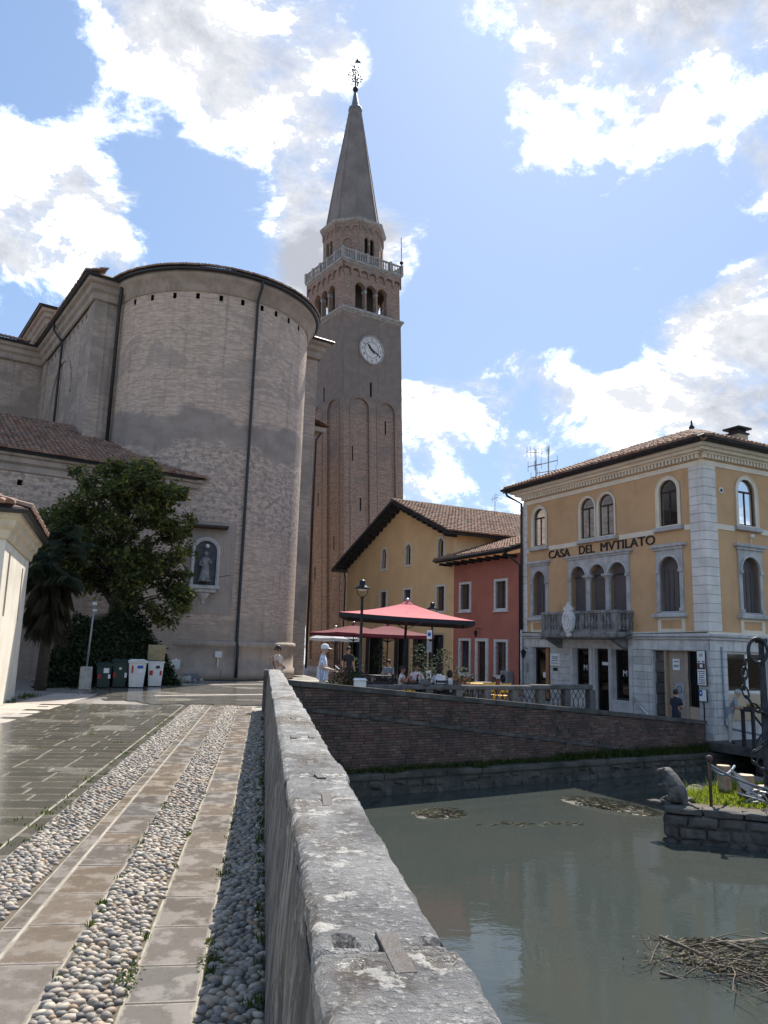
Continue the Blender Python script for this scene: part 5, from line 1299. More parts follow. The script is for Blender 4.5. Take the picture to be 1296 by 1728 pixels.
def baluster(x, y):
    m = MB(); m.lathe([(.07, 2.7), (.045, 2.77), (.085, 2.9), (.085, 2.98), (.04, 3.15), (.07, 3.25), (.07, 3.34)], c=(x, y, 0), n=8); m.build('baluster', 'balcony_stone', bal, True)
for a, b, n_ in ((2.74, 3.7, 5), (3.92, 5.1, 6), (5.32, 6.2, 5), (6.42, 6.98, 3)):
    for i in range(n_): baluster(a+(b-a)*(i+.5)/n_, -.88)
for i in range(4):
    baluster(2.61, -.7+.2*i); baluster(7.1, -.7+.2*i)
m = MB(); sh = [(4.5+.36*math.cos(2*PI*i/24)*(1 if math.sin(2*PI*i/24) > 0 else .92), 3.05+.5*math.sin(2*PI*i/24)) for i in range(24)]; m.extr(sh, -1.16, -1.0)
m.extr([(4.25, 3.5), (4.75, 3.5), (4.78, 3.62), (4.62, 3.68), (4.5, 3.88), (4.38, 3.68), (4.22, 3.62)], -1.14, -1.02); m.extr([(4.42, 2.62), (4.58, 2.62), (4.62, 2.45), (4.5, 2.38), (4.38, 2.45)], -1.13, -1.02); c_arms = m.build('coat_of_arms', 'marble', bal)
m = MB(); sh = [(4.5+.2*math.cos(2*PI*i/16), 3.05+.3*math.sin(2*PI*i/16)) for i in range(16)]; sh2 = [(4.5+.26*math.cos(2*PI*i/16), 3.05+.37*math.sin(2*PI*i/16)) for i in range(16)]; m.ring(sh, sh2, -1.2, -1.15); m.extr([(4.44, 2.85), (4.56, 2.85), (4.6, 3.1), (4.55, 3.25), (4.45, 3.25), (4.4, 3.1)], -1.2, -1.15); m.sphere((4.5, -1.17, 3.28), .06); m.build('relief', 'marble', c_arms)
# lettering
LT = [('CASA', 2.66, 6.04), ('DEL', 4.5, 6.06), ('MVTILATO', 6.9, 6.06)]
for w_, x, z in LT: text_obj('lettering', w_, .53, 'ink', cs_, (x, -.03, z), (PI/2, 0, 0), .02, sx=1.14 if w_ == 'CASA' else 1.12 if w_ == 'DEL' else 1.22)
# string courses, cornice, dentils
for x0, x1 in ((.3, .5), (1.95, 3.87), (6.5, 8.38), (9.9, 10.2)): bx('string_course', 'cream', cs_, x0, x1, -.03, .05, 6.44, 6.64)
for x0, x1 in ((.62, 1.6), (3.1, 4.8), (6.7, 8)): bx('string_course', 'cream', sd_, x0, x1, -.03, .05, 6.44, 6.64)
for p_, l0, l1 in ((cs_, 0, CLN+.03), (sd_, -.03, CDP)):
    bx('frieze', 'cream', p_, l0, l1, -.035, .05, 8.83, 9.02); bx('base_band', 'cream', p_, l0, l1, -.04, .05, 2.55, 2.63)
    bx('cornice', 'cream', p_, l0-.0, l1+.0, -.21, .05, 9.24, 9.32)
    n_ = int((l1-l0)/.18)
    for i in range(n_): bx('dentil', 'cream', p_, l0+.18*i+.02, l0+.18*i+.12, -.17, .0, 9.08, 9.24)
bx('cornice', 'cream', cs_, -.3, CLN+.35, -.35, .05, 9.32, 9.44); bx('cornice', 'cream', cs_, -.45, CLN+.5, -.5, .05, 9.44, 9.58)
bx('cornice', 'cream', sd_, .06, CDP, -.35, .05, 9.323, 9.443); bx('cornice', 'cream', sd_, .06, CDP, -.5, .05, 9.443, 9.583)
# quoins at the corner and at the left end
z = 2.64; k = 0
while z < 8.8:
    h = min(.335, 8.83-z); m = MB(); m.bbox(CLN-.62, CLN+.045, -.045, .02, z+.006, z+h-.006, b=.008); m.bbox(CLN-.02, CLN+.0451, -.0449, .64, z+.0061, z+h-.0061, b=.008); m.build('quoin', 'quoin', cs_)
    m = MB(); m.bbox(-.04, .30, -.045, .02, z+.006, z+h-.006, b=.008); m.build('quoin', 'quoin', cs_); z += .335
# roof
ez = 9.62; RB = [(-.75, -.75, ez), (CLN+.75, -.75, ez), (CLN+.75, CDP+.75, ez), (-.75, CDP+.75, ez)]; r0, r1 = Vector((3.85, 4., 11.6)), Vector((6.98, 4., 11.6))
m = MB(); m.box(-.75, CLN+.75, -.75, CDP+.75, ez-.06, ez+.02); m.build('eave_board', 'timber', cs_)
m = MB(); m.face([RB[0], RB[1], r1, r0]); m.face([RB[1], RB[2], r1]); m.face([RB[2], RB[3], r0, r1]); m.face([RB[3], RB[0], r0]); m.build('roof', 'tile', cs_)
L_ = CLN+1.5; V_ = math.hypot(4.75, 1.98); k1, k2 = 4.6/V_, 4.585/V_
tile_field(cs_, (-.75, -.8, ez+.03), (1, 0, 0), (0, 4.75, 1.98), L_, V_, lambda u, v: u > v*k1 and u < L_-v*k2)
V2 = math.hypot(4.585, 1.98); L2 = CDP+1.5; tile_field(cs_, (CLN+.8, -.75, ez+.03), (0, 1, 0), (-4.585, 0, 1.98), L2, V2, lambda u, v: u > v*4.75/V2 and u < L2-v*4.75/V2, limit=0)
m = MB(); m.tube([RB[1], r1+Vector((0, 0, .05))], .13, 7); m.tube([r0+Vector((0, 0, .05)), r1+Vector((0, 0, .05))], .13, 7); m.tube([RB[0], r0+Vector((0, 0, .05))], .13, 7); m.build('ridge_tiles', 'tile', cs_)
m = MB(); m.lathe([(.001, 0), (.16, 0), (.1, .12), (.13, .2), (.05, .3), (.03, .5), (.001, .55)], c=(6.98, 4, 11.65), n=8); m.build('roof_finial', 'timber', cs_, True)
cornice('gutter', [(-.7, CDP), (-.7, -.7), (CLN+.7, -.7), (CLN+.7, CDP)], ez, [(.0, -.03), (.11, -.02), (.15, .07), (.12, .09), (.1, .05), (0, .04)], 'pipe_dark', cs_)
m = MB(); m.box(8.0, 8.6, 5.0, 5.6, 10.4, 11.35); m.build('chimney', 'beige_plaster', cs_)
m = MB(); m.box(7.95, 8.65, 4.95, 5.65, 11.35, 11.43); m.box(8.05, 8.55, 5.05, 5.55, 11.43, 11.58); m.box(7.88, 8.72, 4.88, 5.72, 11.58, 11.66); m.build('chimney_cap', 'timber', cs_)
m = MB(); m.tube([(-.45, -.82, 9.6), (-.42, -.7, 9.35), (.0, -.14, 8.95), (.0, -.14, 2.75)], .06, 7); m.build('downpipe', 'pipe_dark', cs_, True)
m = MB(); m.tube([(-.02, -.14, 2.75), (-.02, -.14, -.3)], .055, 7); m.tube([(-.06, -.05, 6.5), (-.06, -.05, -.3)], .03, 6); m.build('lower_downpipe', 'pipe_white', cs_, True)
# ground floor: stone cornice and rusticated blocks
for p_, l0, l1 in ((cs_, -.05, CLN+.1), (sd_, -.1, CDP)):
    e = .003 if p_ is sd_ else 0
    bx('stone_cornice', 'ground_stone', p_, l0, l1, -.2, .03, 2.43+e, 2.55+e, b=.03); bx('stone_cornice', 'ground_stone', p_, l0+.02, l1-.02, -.13, .03, 2.33+e, 2.43+e, b=.02); bx('architrave', 'ground_stone', p_, l0+.05, l1-.06, -.05, .03, 1.95+e, 2.33+e)
op = [(.69, 1.95, -.5, 1.93), (3.6, 4.56, .30, 1.93), (4.86, 5.77, -.7, 1.94), (5.95, 6.88, -.12, 1.92), (8.1, 10.27, -1.4, 1.92)]
m = MB(); m.wall(rect(.0, CLN, -1.6, 2.0), [rect(*o) for o in op], 0, .5); m.build('ground_wall', 'ground_stone', cs_)
sop = [(.86, 3.1, .45, 1.93), (4.2, 6.4, .45, 1.93)]
m = MB(); m.wall(rect(0, CDP, -1.6, 2.0), [rect(*o) for o in sop], 0, .5); m.build('side_ground_wall', 'ground_stone', sd_)
def blocks(p_, x0, x1, z0, z1, n_=1):
    z = z1
    while z > z0:
        h = min(.29, z-z0)
        ws = [x0+(x1-x0)*i/n_ for i in range(n_+1)]
        for a, b in zip(ws, ws[1:]): bx('stone_block', 'ground_stone', p_, a+.006, b-.006, -.045, .01, z-h+.006, z-.006, b=.01)
        z -= .29
blocks(cs_, .0, .66, -.8, 1.94); blocks(cs_, 2.0, 3.35, -.8, 1.94); blocks(cs_, 7.1, 8.07, -.6, 1.94); blocks(cs_, 10.3, CLN+.045, -1.3, 1.94); blocks(sd_, .012, .83, -1.3, 1.94); blocks(sd_, 3.13, 4.17, -1.3, 1.94, 2)
bx('door_step_panel', 'ground_stone', cs_, 7.05, 8.07, -.06, .02, -1.3, -.6); bx('shop_apron', 'ground_stone', cs_, 5.9, 7.0, -.07, .02, -1.2, -.15)
for x in (3.42, 4.62, 5.79, 6.93): bx('shop_pilaster', 'ground_stone', cs_, x-.02, x+.16, -.09, .03, -.9, 2.1, b=.01)
def shop(par_, x0, x1, z0, z1, nm, fr='wood_dark', y=.22):
    m = MB(); m.ring(rect(x0+.07, x1-.07, z0+.09, z1-.07), rect(x0, x1, z0, z1), y-.04, y+.04); o = m.build(nm, fr, par_); bx('pane', 'glass', o, x0+.05, x1-.05, y-.005, y+.005, z0+.05, z1-.05); bx('room', 'void', o, x0, x1, y+.45, y+.47, z0, z1); return o
s1 = shop(cs_, 3.6, 4.56, .30, 1.93, 'shop_window'); s2 = shop(cs_, 4.86, 5.77, -.7, 1.94, 'shop_door'); s3 = shop(cs_, 5.95, 6.88, -.12, 1.92, 'shop_window')
for p_, x, z in ((s1, 4.08, 1.0), (s3, 6.42, .85)): text_obj('window_lettering', 'M', .34, 'paper', p_, (x, .2, z), (PI/2, 0, 0), .003)
bx('window_sticker', 'paper', s2, 5.1, 5.5, .205, .21, 1.25, 1.38)
for p_, a, b, zz in ((s1, 3.68, 4.48, .45), (s2, 4.95, 5.68, .3), (s3, 6.03, 6.8, .35)):
    bx('window_shelf', 'concrete', p_, a, b, .3, .55, zz, zz+.05); bx('window_goods', 'concrete', p_, a+.1, a+.45, .34, .5, zz+.05, zz+.22)
d1 = shop(cs_, .69, 1.95, -.5, 1.93, 'entrance_door'); bx('door_leaf', basic('orange_wood', (.42, .20, .09), (.3, .15, .07), 5, .5, .2, 30), d1, 1.5, 1.72, .1, .18, -.4, 1.9); bx('door_rail', 'wood_dark', d1, .75, 1.9, .24, .30, .0, .2)
bx('poster', 'paper', d1, 1.2, 1.45, .19, .2, .55, .8)
# big doorway near the corner
dw = bx('doorway_back', 'void', cs_, 8.1, 10.27, .49, .52, -1.4, 1.93)
for i in range(8): bx('reveal_block', 'stone_dark', dw, 8.12, 8.6, .12+.05*(i % 2), .3, -1.3+.4*i, -1.3+.4*i+.385, b=.01)
bx('door_post', basic('tan_wood', (.40, .28, .18), (.33, .23, .15), 5, .7, .1, 20), dw, 8.62, 8.72, .05, .3, -1.4, 1.92)
dl = bx('door_leaf', basic('tan_door', (.36, .285, .22), (.31, .245, .19), 3, .7, .1, 20), dw, 8.73, 9.5, .2, .26, -1.4, 1.92); bx('paper_notice', 'paper', dl, 8.92, 9.25, .185, .197, 1.2, 1.62); bx('poster', basic('grey_poster', (.36, .37, .40), None, 4, .6, 0), dl, 9.0, 9.42, .185, .197, -.15, .75)
m = MB(); m.ring([(9.2+.1*math.cos(2*PI*i/16), .48+.12*math.sin(2*PI*i/16)) for i in range(16)], [(9.2+.12*math.cos(2*PI*i/16), .48+.14*math.sin(2*PI*i/16)) for i in range(16)], .175, .184); m.build('poster_emblem', 'ink', dl)
ink_lines(dl, 'notice_print', 8.97, 9.2, [1.5, 1.36, 1.31], .184, .035)
bx('door_frame', basic('tan_wood_b', (.42, .32, .24), (.35, .26, .2), 5, .7, .1, 20), dw, 9.51, 9.64, .18, .3, -1.4, 1.92)
bx('low_panel', 'beige_plaster', dw, 9.65, 10.26, .2, .3, -1.4, -.1); m = MB()
for i in range(7):
    x = 9.68+.085*i; m.tube([(x, .16, -.1), (x+.04, .16, .5), (x-.03, .16, 1.0), (x+.03, .16, 1.5), (x, .16, 1.92)], .011, 5)
m.build('window_grille', 'iron', dw)
for i in range(2):
    w = shop(sd_, *((.86, 3.1, .45, 1.93) if i == 0 else (4.2, 6.4, .45, 1.93)), 'shop_window', 'quoin', .12); x0 = .86 if i == 0 else 4.2
    bx('mullion', 'quoin', w, x0+1.08, x0+1.2, .08, .16, .45, 1.93); m = MB()
    for j in range(26):
        xa = x0+.08+j*.08; m.face([(xa, .3+.05*(j % 2), .5), (xa+.08, .3+.05*((j+1) % 2), .5), (xa+.08, .3+.05*((j+1) % 2), 1.9), (xa, .3+.05*(j % 2), 1.9)])
    m.build('curtain', basic('dark_curtain', (.06, .065, .075), None, 4, .9, 0), w)
    bx('apron', 'beige_plaster', w, x0-.02, x0+2.26, -.04, .02, -.5, .42)
# signs and fittings on the corner house
def sign(par_, nm, x0, x1, z0, z1, y=-.09, lines=4, mat='paper', back='iron'):
    o = bx(nm, back, par_, x0-.02, x1+.02, y, y+.03, z0-.02, z1+.02); bx('face', mat, o, x0, x1, y-.006, y-.001, z0, z1); return o
sg = sign(cs_, 'plaque', 2.05, 2.68, 1.14, 1.66, -.075, back='trim_white')
ink_lines(sg, 'plaque_print', 2.12, 2.6, [1.5, 1.42, 1.33, 1.22], -.082, .035)
sign(cs_, 'letter_slot', 2.25, 2.5, .92, 1.02, -.07, mat='void'); m = MB(); m.bbox(.28, .4, -.12, -.045, .75, 1.2, b=.02); m.build('entry_phone', 'grey_metal', cs_)
b1 = sign(cs_, 'notice_board', 10.34, 10.68, 1.30, 1.93, -.12, back='wood_dark'); bx('red_notice', basic('brown_notice', (.12, .05, .035), None, 4, .6, 0), b1, 10.35, 10.67, -.135, -.128, 1.30, 1.5); bx('paper_notice', 'paper', b1, 10.46, 10.58, -.142, -.137, 1.34, 1.46)
ink_lines(b1, 'board_lettering', 10.42, 10.6, [1.8, 1.74], -.127, .03); bx('board_print', 'ink', b1, 10.38, 10.46, -.132, -.127, 1.53, 1.58); bx('board_print', 'ink', b1, 10.56, 10.66, -.132, -.127, 1.53, 1.57)
b2 = sign(cs_, 'text_sign', 10.33, 10.70, .72, 1.28, -.12)
ink_lines(b2, 'sign_lettering', 10.37, 10.66, [1.19, 1.12, 1.04, .97, .89, .82, .76], -.127, .032)
b3 = sign(cs_, 'blue_sign', 10.37, 10.68, .16, .57, -.12); bx('blue_panel', 'blue_print', b3, 10.38, 10.51, -.132, -.127, .34, .55); m = MB(); m.sphere((10.445, -.134, .44), .035, .004, .04); m.build('pictogram', 'paper', b3)
m = MB(); m.tube([(10.52, -.08, .16), (10.52, -.08, -1.2)], .02, 6); m.build('conduit', 'iron', cs_)
m = MB(); m.tube([(7.15, -.05, .02), (7.15, -.12, .02), (8.0, -.12, -.62), (8.02, -.05, -.68)], .04, 7); m.build('handrail', 'steel', cs_, True)
ln = empty('wall_lantern'); ln.parent = cs_; m = MB(); m.tube([(.35, 0, 1.85), (.35, -.25, 1.9), (.35, -.3, 1.8)], .015, 5); m.build('bracket', 'iron', ln); m = MB(); m.lathe([(.01, .17), (.15, .05), (.12, .02), (.07, -.22), (.01, -.26)], c=(.35, -.3, 1.66), n=6); m.build('lamp_body', 'iron', ln)
m = MB(); m.tube([(.52, -.06, 2.1), (.56, -.06, -.62), (.7, -.1, -.75), (1.1, -.4, -.85), (1.6, -.7, -.95), (1.3, -1.0, -1.3), (1.0, -1.2, -2.2)], .04, 7); m.build('drain_hose', 'pipe_blue', sd_, True)
m = MB(); m.tube([(0, -.08, 2.62), (2.4, -.1, 2.6), (2.5, -1.03, 2.3), (7.2, -1.03, 2.3), (7.3, -.1, 2.55), (10.8, -.1, 2.6)], .018, 5); m.build('facade_cable', 'pipe_dark', cs_)
for x, z in ((1.3, 6.0), (8.2, 6.0)): pass
m = MB(); disc(m, .12, -.03, .02, 14); o = m.build('vent', 'trim_white', sd_); o.location = (.95, 0, 7.95); m = MB(); disc(m, .06, -.035, -.02, 12); q = m.build('vent_hole', 'void', o)
m = MB(); m.tube([(2.4, -.05, 5.9), (2.4, -.12, 6.2)], .02, 5); m.sphere((2.4, -.16, 6.3), .09); m.build('wall_light', 'trim_white', sd_)
# antennas behind the roof
def yagi(loc, lab, h, els, ang):
    o = empty('tv_antenna', loc, ang, lab, 'antenna', 'antennas on the corner house roof'); m = MB(); m.tube([(0, 0, 0), (0, 0, h)], .03, 6); m.build('mast', 'grey_metal', o)
    for z, l, n_, tl in els:
        m = MB(); m.tube([(-l*.6, 0, z+tl*.6), (l*.4, 0, z-tl*.4)], .024, 5)
        for i in range(n_):
            t = -.58+.96*i/max(1, n_-1); m.tube([(l*t, 0, z-tl*t-.26), (l*t, 0, z-tl*t+.26)], .014, 4)
        m.build('aerial', 'grey_metal', o)
fm = Matrix.Translation(FL) @ Matrix.Rotation(FANG, 4, 'Z')
yagi(fm @ Vector((.35, .5, 9.75)), 'television antenna with tilted aerial, left of the two masts on the corner house', 2.0, [(1.85, .9, 5, .2), (1.2, .8, 3, -.05), (.6, .5, 2, 0)], -.9)
yagi(fm @ Vector((.95, .8, 9.9)), 'television antenna with flat long aerials, right of the two masts on the corner house', 1.9, [(1.75, .15, 3, 0), (1.1, 1.3, 2, -.1), (.65, 1.1, 2, 0)], -.9)

# ---------------------------------------------------------------- people
M['skin'] = basic('skin', (.50, .30, .21), (.44, .25, .17), 6, .55, .0)
M['skin_dark'] = basic('tanned_skin', (.36, .20, .13), (.30, .16, .10), 6, .55, .0)
M['hair_dark'] = basic('dark_hair', (.025, .018, .014), None, 20, .6, .4, 80)
M['hair_grey'] = basic('grey_hair', (.35, .34, .33), None, 20, .6, .4, 80)
def fabric(name, c): M[name] = basic(name, c, tuple(x*.8 for x in c), 6, .9, .3, 30)
for nm, c in (('white_shirt', (.72, .72, .73)), ('beige_shirt', (.58, .48, .38)), ('navy_shirt', (.025, .03, .045)), ('grey_shirt', (.24, .27, .30)), ('coral_shirt', (.55, .22, .15)), ('dark_cloth', (.03, .032, .038)), ('pale_trousers', (.5, .47, .42)), ('shoe', (.04, .035, .03)), ('sand_cloth', (.42, .34, .24))): fabric(nm, c)
def stripes():
    g = G('striped_shirt'); w = g.n('ShaderNodeTexWave'); w.bands_direction = 'X'; w.inputs['Scale'].default_value = 9.; w.inputs['Distortion'].default_value = .4; g.set(w.inputs['Vector'], g.obj)
    return g.end(g.mix(g.rng(w.outputs['Fac'], .45, .6), (.66, .70, .76), (.30, .36, .46)), .9, g.bump(g.noise(14, 4), .4, .02), 0, .2)
M['striped_shirt'] = stripes()
def skinmesh(pts, edges, radii, sub=2, root=0):
    me = bpy.data.meshes.new('tmp'); me.from_pydata(pts, edges, []); o = bpy.data.objects.new('tmp', me); COL.objects.link(o)
    o.modifiers.new('s', 'SKIN'); sv = me.skin_vertices[0].data
    for i, r in enumerate(radii): sv[i].radius = r if isinstance(r, tuple) else (r, r); sv[i].use_root = (i == root)
    mo = o.modifiers.new('d', 'SUBSURF'); mo.levels = mo.render_levels = sub
    dg = bpy.context.evaluated_depsgraph_get(); out = bpy.data.meshes.new_from_object(o.evaluated_get(dg)); bpy.data.objects.remove(o); bpy.data.meshes.remove(me); return out
def person(label, loc, rz, shirt, trousers, hair='hair_dark', skin='skin', seated=False, lean=0., arms=None, h=1.75, cap=False, long_hair=False, sleeve=.5, bag=False, group=None, head_tilt=0., glasses=False, bulk=1.):
    """figure facing local -Y; one continuous skinned body, hair / cap as children"""
    k = h/1.75; root = empty('person', loc, rz, label, 'person', group)
    P, Rr, E, L = [], [], [], []
    def v(n, p, r): P.append(p); Rr.append(r); L.append(n); return len(P)-1
    pz = .50 if seated else .95
    ln_ = lambda x, y, z: (x, y-lean*(z-pz), z)
    sh = pz+.49
    pel = v('t', (0, 0, pz), (.15*bulk, .115*bulk)); bel = v('s', ln_(0, 0, pz+.17), (.145*bulk, .11*bulk)); che = v('s', ln_(0, .0, pz+.37), (.165*bulk, .115*bulk)); nec = v('s', ln_(0, .01, sh+.05), (.065, .065))
    nk2 = v('k', ln_(0, -.015, sh+.115), (.05, .05)); hy = -.02-head_tilt
    he = v('k', ln_(0, hy, sh+.20), (.078, .092)); ht = v('k', ln_(0, hy+.01, sh+.275), (.066, .08))
    E += [(pel, bel), (bel, che), (che, nec), (nec, nk2), (nk2, he), (he, ht)]
    nose = v('k', ln_(0, hy-.105, sh+.185), (.014, .014)); E.append((he, nose))
    arms = arms or [((.25, .03, -.28), (.25, -.06, -.53)), ((-.25, .03, -.28), (-.25, -.06, -.53))]
    for s_, (el, wr) in zip((1, -1), arms):
        sx = v('s', ln_(s_*.175, .0, sh-.02), (.072, .07)); e_ = v('e', ln_(el[0], el[1], sh+el[2]), (.045, .045)); w_ = v('k', ln_(wr[0], wr[1], sh+wr[2]), (.030, .030))
        d = (Vector(P[w_])-Vector(P[e_])).normalized()*.09; hd = v('k', tuple(Vector(P[w_])+d), (.034, .02)); ft = v('k', tuple(Vector(P[w_])+d*2), (.018, .012))
        th = v('k', tuple(Vector(P[w_])+d*.9+Vector((-s_*.03, -.025, .015))), (.012, .012))
        E += [(che, sx), (sx, e_), (e_, w_), (w_, hd), (hd, ft), (w_, th)]
    for s_ in (1, -1):
        if seated: q = [((s_*.10, -.02, pz-.02), .085), ((s_*.13, -.42, pz), .062), ((s_*.13, -.40, .09), .042), ((s_*.14, -.55, .04), .038)]
        else: q = [((s_*.095, 0, .88), .092), ((s_*.11, -.02, .50), .062), ((s_*.11, .02, .09), .042), ((s_*.12, -.14, .035), .036)]
        pr = pel
        for i, (p, r) in enumerate(q):
            c = v('t' if i < 3 else 'f', p, (r, r)); E.append((pr, c)); pr = c
    me = skinmesh(P, E, Rr)
    me.name = 'person_body'
    ms = [M[skin], M[shirt], M[trousers], M['shoe']]
    for q in ms: me.materials.append(q)
    seg = [(Vector(P[a]), Vector(P[b]), L[a], L[b]) for a, b in E]
    for f in me.polygons:
        c = f.center; best = None
        for a, b, la, lb in seg:
            t = max(0, min(1, (c-a).dot(b-a)/max(1e-9, (b-a).length_squared))); d = (c-a-(b-a)*t).length
            if best is None or d < best[0]: best = (d, t, la, lb)
        _, t, la, lb = best
        if la == 'k' and lb == 'k' or (la == 's' and lb == 'k'): m_ = 0 if not (la == 's' and t < .4) else 1
        elif la == 's' and lb == 'e': m_ = 1 if t < sleeve+.2 else 0
        elif la == 'e': m_ = 0
        elif lb == 'f' or la == 'f': m_ = 3 if t > .2 else 2
        elif la == 't' and lb == 's': m_ = 2 if t < .15 and not seated else 1
        elif la == 't': m_ = 2
        else: m_ = 1
        f.material_index = m_; f.use_smooth = True
    b = link('body', me, root); b.scale = (k, k, k)
    hp = Vector(P[he]); m = MB()
    def shell(z0, rx, ry, rz_, dz=0., back=.0):
        m.sphere((hp.x, hp.y+.018+back, hp.z+.045+dz), rx, ry, rz_, 14, 10); 
        keep = [i for i, f in enumerate(m.f) if not (sum(m.v[q][1] for q in f)/len(f) < hp.y-.045 and sum(m.v[q][2] for q in f)/len(f) < hp.z+.06) and sum(m.v[q][2] for q in f)/len(f) > hp.z+z0]
        m.f = [m.f[i] for i in keep]; m.r = [m.r[i] for i in keep]
    if long_hair: shell(-.16, .108, .112, .16, -.02, .02)
    else: shell(-.03, .094, .108, .115)
    o = m.build('hair', hair, root, True); o.scale = (k, k, k)
    for s_ in (-1, 1):
        m = MB(); m.sphere((hp.x+s_*.032, hp.y-.088, hp.z+.015), .011, n=6, m=4); o = m.build('eye', 'ink', root); o.scale = (k, k, k)
    for s_ in (-1, 1):
        m = MB(); m.sphere((hp.x+s_*.085, hp.y+.01, hp.z), .014, .025, .035, n=7, m=5); o = m.build('ear', skin, root, True); o.scale = (k, k, k)
    if cap:
        m = MB(); m.lathe([(.115, .035), (.117, .08), (.10, .135), (.06, .165), (.001, .175)], c=(hp.x, hp.y+.01, hp.z), n=16)
        m.raw([(hp.x-.085, hp.y-.08, hp.z+.05), (hp.x-.06, hp.y-.19, hp.z+.03), (hp.x, hp.y-.215, hp.z+.028), (hp.x+.06, hp.y-.19, hp.z+.03), (hp.x+.085, hp.y-.08, hp.z+.05), (hp.x, hp.y-.08, hp.z+.075)], [(0, 1, 2, 5), (5, 2, 3, 4)]); o = m.build('cap', 'white_shirt', root, True); o.scale = (k, k, k)
    if glasses:
        m = MB(); m.box(hp.x-.075, hp.x+.075, hp.y-.108, hp.y-.09, hp.z+.0, hp.z+.035); o = m.build('sunglasses', 'ink', root); o.scale = (k, k, k)
    if not seated:
        # loose shirt hem hanging over the hips
        m = MB(); m.lathe([(.145*bulk, pz-.12), (.152*bulk, pz), (.154*bulk, pz+.14), (.146*bulk, pz+.24)], n=18); m.v = [(x, y*.8, z) for x, y, z in m.v]; o = m.build('shirt_hem', shirt, root, True); o.scale = (k, k, k)
    if bag:
        m = MB(); m.tube([(-.16, -.09, sh), (.02, -.15, sh-.25), (.16, -.1, sh-.5), (.17, .05, sh-.52), (0, .13, sh-.2), (-.15, .04, sh+.01)], .018, 6); o = m.build('bag_strap', 'dark_cloth', root, True); o.scale = (k, k, k)
    return root
pm_ = person('man in white cap and striped shirt looking at a phone behind the canal wall', (1.62, 21.5, 0), rad(78), 'striped_shirt', 'pale_trousers', 'hair_grey', arms=[((.24, -.02, -.29), (.12, -.27, -.36)), ((-.24, -.02, -.29), (-.10, -.28, -.34))], h=1.72, cap=True, head_tilt=.03, sleeve=.55, bulk=1.32)
m = MB(); m.bbox(-.038, .038, -.006, .006, -.075, .075, b=.003); o = m.build('mobile_phone', 'paper'); o.location = (1.62+.39, 21.42, 1.15); o.rotation_euler = (rad(-50), 0, rad(78)); tag(o, 'pale mobile phone held by the man in the white cap', 'phone')
person('man in beige shirt and sunglasses with a cross-body strap behind the parapet end', (.42, 23.4, 0), rad(-60), 'beige_shirt', 'dark_cloth', skin='skin_dark', arms=[((.22, -.05, -.28), (.1, -.22, -.1)), ((-.25, .03, -.28), (-.25, -.06, -.53))], h=1.66, bag=True, glasses=True)
GS = -.11
tp = ((.24, -.12, -.27), (.14, -.33, -.22)); tq = ((-.24, -.12, -.27), (-.14, -.33, -.22))
seat_g = 'people seated at the cafe table'
person('woman in white top seated at the left end of the cafe table', (4.48, 25.15, GS), rad(65), 'white_shirt', 'yellow_plastic', skin='skin_dark', seated=True, arms=[tp, ((-.2, -.2, -.2), (-.08, -.26, .05))], group=seat_g, sleeve=.0, h=1.66)
person('man in white printed tee facing the canal at the cafe table', (5.05, 25.65, GS), rad(12), 'white_shirt', 'dark_cloth', skin='skin_dark', seated=True, arms=[tp, tq], group=seat_g, h=1.78)
m = MB(); m.sphere((0, 0, 0), .05, .006, .04, 10, 6); o = m.build('shirt_print', 'red_print', bpy.data.objects['person.003']); o.location = (0, -.155, .95)
person('person with back turned in pale tee on a dark chair at the cafe table', (5.62, 24.75, GS), rad(188), 'white_shirt', 'dark_cloth', 'hair_dark', seated=True, arms=[tp, tq], long_hair=True, group=seat_g, h=1.72)
person('child in white at the right end of the cafe table', (6.02, 25.0, GS), rad(235), 'white_shirt', 'dark_cloth', 'hair_dark', seated=True, arms=[tp, tq], long_hair=True, group=seat_g, h=1.5)
person('person in dark tee with folded arm outside the corner house doorway', (14.35, 25.78, -1.16), rad(120), 'navy_shirt', 'dark_cloth', skin='skin', arms=[((.24, -.08, -.27), (.02, -.26, -.2)), ((-.24, -.02, -.28), (-.05, -.24, -.32))], h=1.70, cap=False)
person('grey-haired man in grey tee bending over the terrace table', (15.85, 25.0, -1.16), rad(60), 'grey_shirt', 'pale_trousers', 'hair_grey', lean=.42, arms=[tp, tq], h=1.78)
person('person in coral shirt leaning at the right of the terrace table', (17.1, 24.75, -1.16), rad(70), 'coral_shirt', 'dark_cloth', 'hair_dark', lean=.35, arms=[tp, tq], h=1.70)
person('dark-clothed waiter standing in the shade under the umbrellas', (3.25, 30.2, -.05), rad(20), 'dark_cloth', 'dark_cloth', h=1.72)
person('person in dark clothes seated at a far table under the burgundy umbrella', (5.0, 31.2, -.1), rad(-30), 'grey_shirt', 'dark_cloth', seated=True, arms=[tp, tq])

